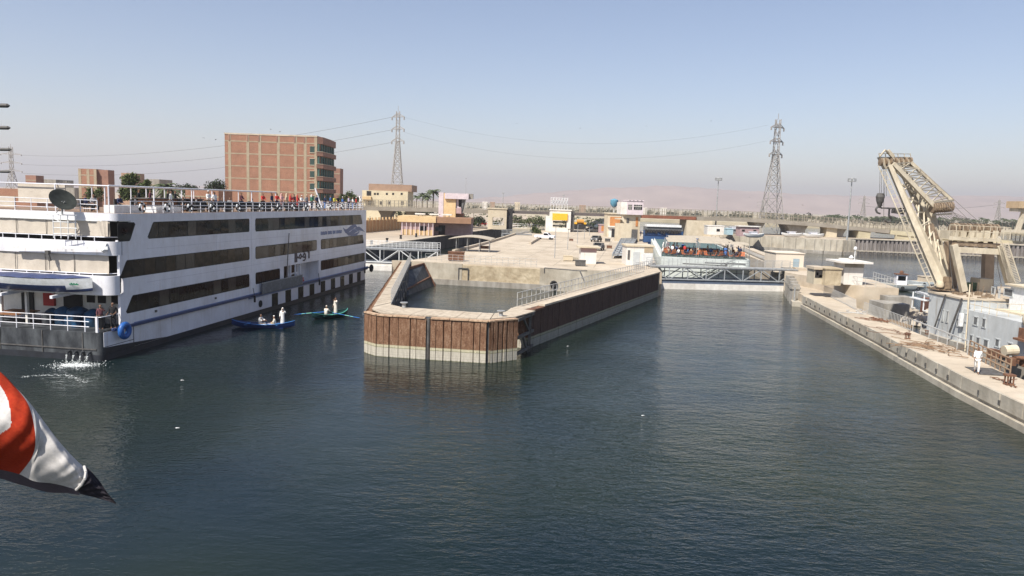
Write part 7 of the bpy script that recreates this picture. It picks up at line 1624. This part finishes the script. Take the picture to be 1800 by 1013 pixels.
# people far off
tiny = [(1160, 419, 4.3, 'white', 'first white robed figure at the left rail of the second ship'), (1165, 418, 4.3, 'white', 'second white robed figure at the left rail of the second ship'), (1170, 421, 4.3, 'white', 'third white robed figure at the left rail of the second ship'), (1178, 416, 4.3, 'white', 'taller white robed figure on the deck of the second ship'), (1183, 415, 4.3, 'white', 'rightmost white robed figure on the deck of the second ship')]
for i, (px, py, z, c, lb) in enumerate(tiny):
    y = 118+i*2.2; p = W(px-1+i*.4, py, y); person(lb, (p.x+.7, y, 4.3), OUT+2.6, 'stand', robe='white', head='scarf')
for px, py, lb, c1, c2 in ((1119, 417, 'person in white at the foot of the control tower stair', 'white', 'navy'), (1122.5, 416, 'person in black and white right of the control tower stair', 'black', 'white'), (1126, 416, 'person in dark clothes nearest the blue gate', 'navy', 'black'), (1064, 404, 'person in white beside the small pink hut', 'white', 'grey'), (994, 402.5, 'person in black beside the yellow panel portal', 'black', 'black'), (937, 399, 'person in dark clothes on the far island deck near the bush', 'black', 'navy')):
    person(lb, at(px, py, 3.0), TOCAM, 'stand', c1, c2)
for i, (px, py, lb, c) in enumerate(((1208, 419, 'person in white standing on the pier side of the second ship', 'white'), (1216, 418, 'person in pink on the pier side of the second ship', 'pink'), (1226, 419, 'person in pale blue on the pier side of the second ship', 'blue'), (1250, 424, 'person in white between two awnings of the second ship', 'white'), (1257, 423, 'second person in white between two awnings of the second ship', 'white'))):
    y = 150; p = W(px, py, y); person(lb, (p.x, y, 4.3), TOCAM, 'stand', c, 'grey')
random.seed(41)
for i in range(34):
    p = M2 @ Vector((random.uniform(1.2, 11), random.uniform(-12.5, -1.5), 4.3)); person('guest among the orange chairs under the awnings of the second ship', p, random.uniform(0, 6), 'sit' if i % 2 else 'stand', random.choice(['white', 'blue', 'red', 'navy', 'white', 'cream', 'white']), 'navy', group='guests under the awnings of the second ship')
# ================================================================== flag on our own ship, close to the lens
FY = 4.0
def cat5(A, t):
    n = len(A)-1; t *= n; i = min(int(t), n-1); u = t-i; g = lambda k: A[max(0, min(n, k))]; a, c, d, e = g(i-1), g(i), g(i+1), g(i+2)
    return tuple(.5*((2*c[k])+(-a[k]+d[k])*u+(2*a[k]-5*c[k]+4*d[k]-e[k])*u*u+(-a[k]+3*c[k]-3*d[k]+e[k])*u**3) for k in range(len(c)))
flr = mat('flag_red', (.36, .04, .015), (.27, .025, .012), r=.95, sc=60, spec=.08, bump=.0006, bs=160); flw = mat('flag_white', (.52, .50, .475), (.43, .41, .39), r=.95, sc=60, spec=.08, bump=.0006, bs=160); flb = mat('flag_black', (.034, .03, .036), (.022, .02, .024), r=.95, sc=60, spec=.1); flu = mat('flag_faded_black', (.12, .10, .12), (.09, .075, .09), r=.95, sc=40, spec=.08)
K = [  # curves across the cloth, upper edge to lower edge: (px, py, depth offset)
 [(-90, 590, .0), (-100, 640, -.10), (-105, 700, -.16), (-100, 760, -.10), (-90, 812, .05)],
 [(-30, 630, .0), (-32, 680, -.12), (-34, 735, -.20), (-32, 785, -.14), (-30, 822, .04)],
 [(4, 657, .0), (18, 700, -.13), (22, 745, -.20), (14, 790, -.14), (2, 826, .04)],
 [(22, 675, .0), (50, 712, -.10), (62, 765, -.16), (57, 802, -.12), (34, 834, .02)],
 [(34, 690, .02), (62, 722, -.07), (74, 770, -.12), (66, 815, -.10), (60, 846, .0)],
 [(78, 745, .03), (98, 770, -.06), (108, 805, -.11), (104, 832, -.09), (92, 850, .0)],
 [(116, 790, .03), (126, 806, -.04), (132, 826, -.08), (128, 844, -.06), (118, 856, .0)],
 [(146, 820, .02), (148, 830, -.02), (147, 842, -.05), (141, 854, -.04), (134, 862, .0)],
 [(153, 822, .02), (156, 834, -.02), (155, 848, -.045), (149, 858, -.03), (140, 868, .0)],
 [(172, 842, .02), (175, 852, -.0), (176, 860, -.02), (172, 868, -.01), (168, 875, .0)],
 [(190, 868, .0), (191, 871, .0), (192, 874, -.005), (191, 877, 0), (189, 881, .0)],
 [(204, 884, .0), (204, 884.5, 0), (204, 885, 0), (204, 885.5, 0), (203, 886, .0)]]
NU, NV = 330, 96
def fp(u, v):
    rows = [cat5(k, v) for k in K]; q = cat5(rows, u); wr = .006*math.sin(u*40+v*5)*math.sin(v*3.1)*(1-u)+.0035*math.sin(u*95+v*19)*math.sin(math.pi*v)+.0018*math.sin(u*31-v*37)
    return q[0], q[1], q[2]+wr
b = MB(); pts = [[fp(i/NU, j/NV) for j in range(NV+1)] for i in range(NU+1)]
for r_ in pts:
    for q in r_: b.v.append(aty(q[0], q[1], FY+q[2]))
def inpoly(x, y, P):
    c = False
    for i in range(len(P)):
        (x1, y1), (x2, y2) = P[i], P[i-1]
        if (y1 > y) != (y2 > y) and x < (x2-x1)*(y-y1)/(y2-y1)+x1: c = not c
    return c
patch = [(-40, 676), (0, 677), (8, 690), (14, 705), (18, 725), (19, 742), (16, 752), (8, 757), (-2, 763), (-40, 772)]
for i in range(NU):
    for j in range(NV):
        u, v = (i+.5)/NU*11, (j+.5)/NV; q = pts[i][j]
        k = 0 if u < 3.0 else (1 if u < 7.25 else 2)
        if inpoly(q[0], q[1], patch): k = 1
        a = i*(NV+1)+j; b.f.append((a, a+1, a+NV+2, a+NV+1)); b.m.append(k)
FL = thing('flag', 'wind blown red, white and black flag at the lower left corner of the view', 'flag', aty(-60, 700, FY))
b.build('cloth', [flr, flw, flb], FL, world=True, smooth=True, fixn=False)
# turned under lower fold, seen from its shaded side
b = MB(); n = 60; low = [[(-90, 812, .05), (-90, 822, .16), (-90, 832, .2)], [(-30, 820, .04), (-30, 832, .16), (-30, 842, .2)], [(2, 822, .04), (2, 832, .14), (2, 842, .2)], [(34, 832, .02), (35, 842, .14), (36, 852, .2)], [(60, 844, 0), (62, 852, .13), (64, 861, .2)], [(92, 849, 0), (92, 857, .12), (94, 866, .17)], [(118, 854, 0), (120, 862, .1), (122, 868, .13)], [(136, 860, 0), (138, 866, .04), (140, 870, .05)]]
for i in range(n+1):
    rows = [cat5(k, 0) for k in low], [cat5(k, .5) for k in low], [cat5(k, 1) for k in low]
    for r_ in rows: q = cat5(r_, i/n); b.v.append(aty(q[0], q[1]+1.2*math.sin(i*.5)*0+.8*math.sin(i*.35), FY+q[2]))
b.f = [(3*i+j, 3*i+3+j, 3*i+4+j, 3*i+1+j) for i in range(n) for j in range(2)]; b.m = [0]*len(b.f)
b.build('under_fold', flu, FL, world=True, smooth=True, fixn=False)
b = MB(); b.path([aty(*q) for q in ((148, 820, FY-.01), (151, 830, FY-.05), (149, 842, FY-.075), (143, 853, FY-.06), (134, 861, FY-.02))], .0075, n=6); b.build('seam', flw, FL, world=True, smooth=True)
b = MB(); b.tube(aty(-100, 1000, FY), aty(-95, 540, FY), .02); b.build('flag_staff', whitem, FL, world=True)
# antenna of our own ship reaching into the left edge
t = thing('deck_antenna', 'dark horizontal antenna rods reaching in at the upper left edge', 'antenna', aty(-40, 420, 3.2)); b = MB()
b.tube(aty(-40, 460, 3.2), aty(-40, 150, 3.2), .02); b.build('antenna_mast', steeld, t, world=True)
for py, e, r_ in ((186, 17, .009), (225, 18, .008), (263, 20, .007), (302, 19, .006)):
    MB().tube(aty(-45, py-1, 3.2), aty(e-4, py, 3.2), r_, r_, n=10).tube(aty(e-4, py, 3.2), aty(e, py, 3.2), r_, r_*.3, n=10).build('antenna_rod', steeld, t, world=True, smooth=True)
HAZE = 0.0002
# ================================================================== hazy air
hm = bpy.data.materials.new('haze'); hm.use_nodes = True; n = hm.node_tree; n.nodes.clear()
o_ = n.nodes.new('ShaderNodeOutputMaterial'); pv = n.nodes.new('ShaderNodeVolumePrincipled')
pv.inputs['Color'].default_value = (.93, .90, .93, 1); pv.inputs['Density'].default_value = HAZE; pv.inputs['Anisotropy'].default_value = .2
n.links.new(pv.outputs[0], o_.inputs['Volume'])
b = MB().box(-9500, 9500, -400, 9500, -4.5, 320); hz = b.build('haze', hm); hz['kind'] = 'stuff'; tag(hz, 'pale dusty haze hanging over the river and fading the far hills', 'haze')
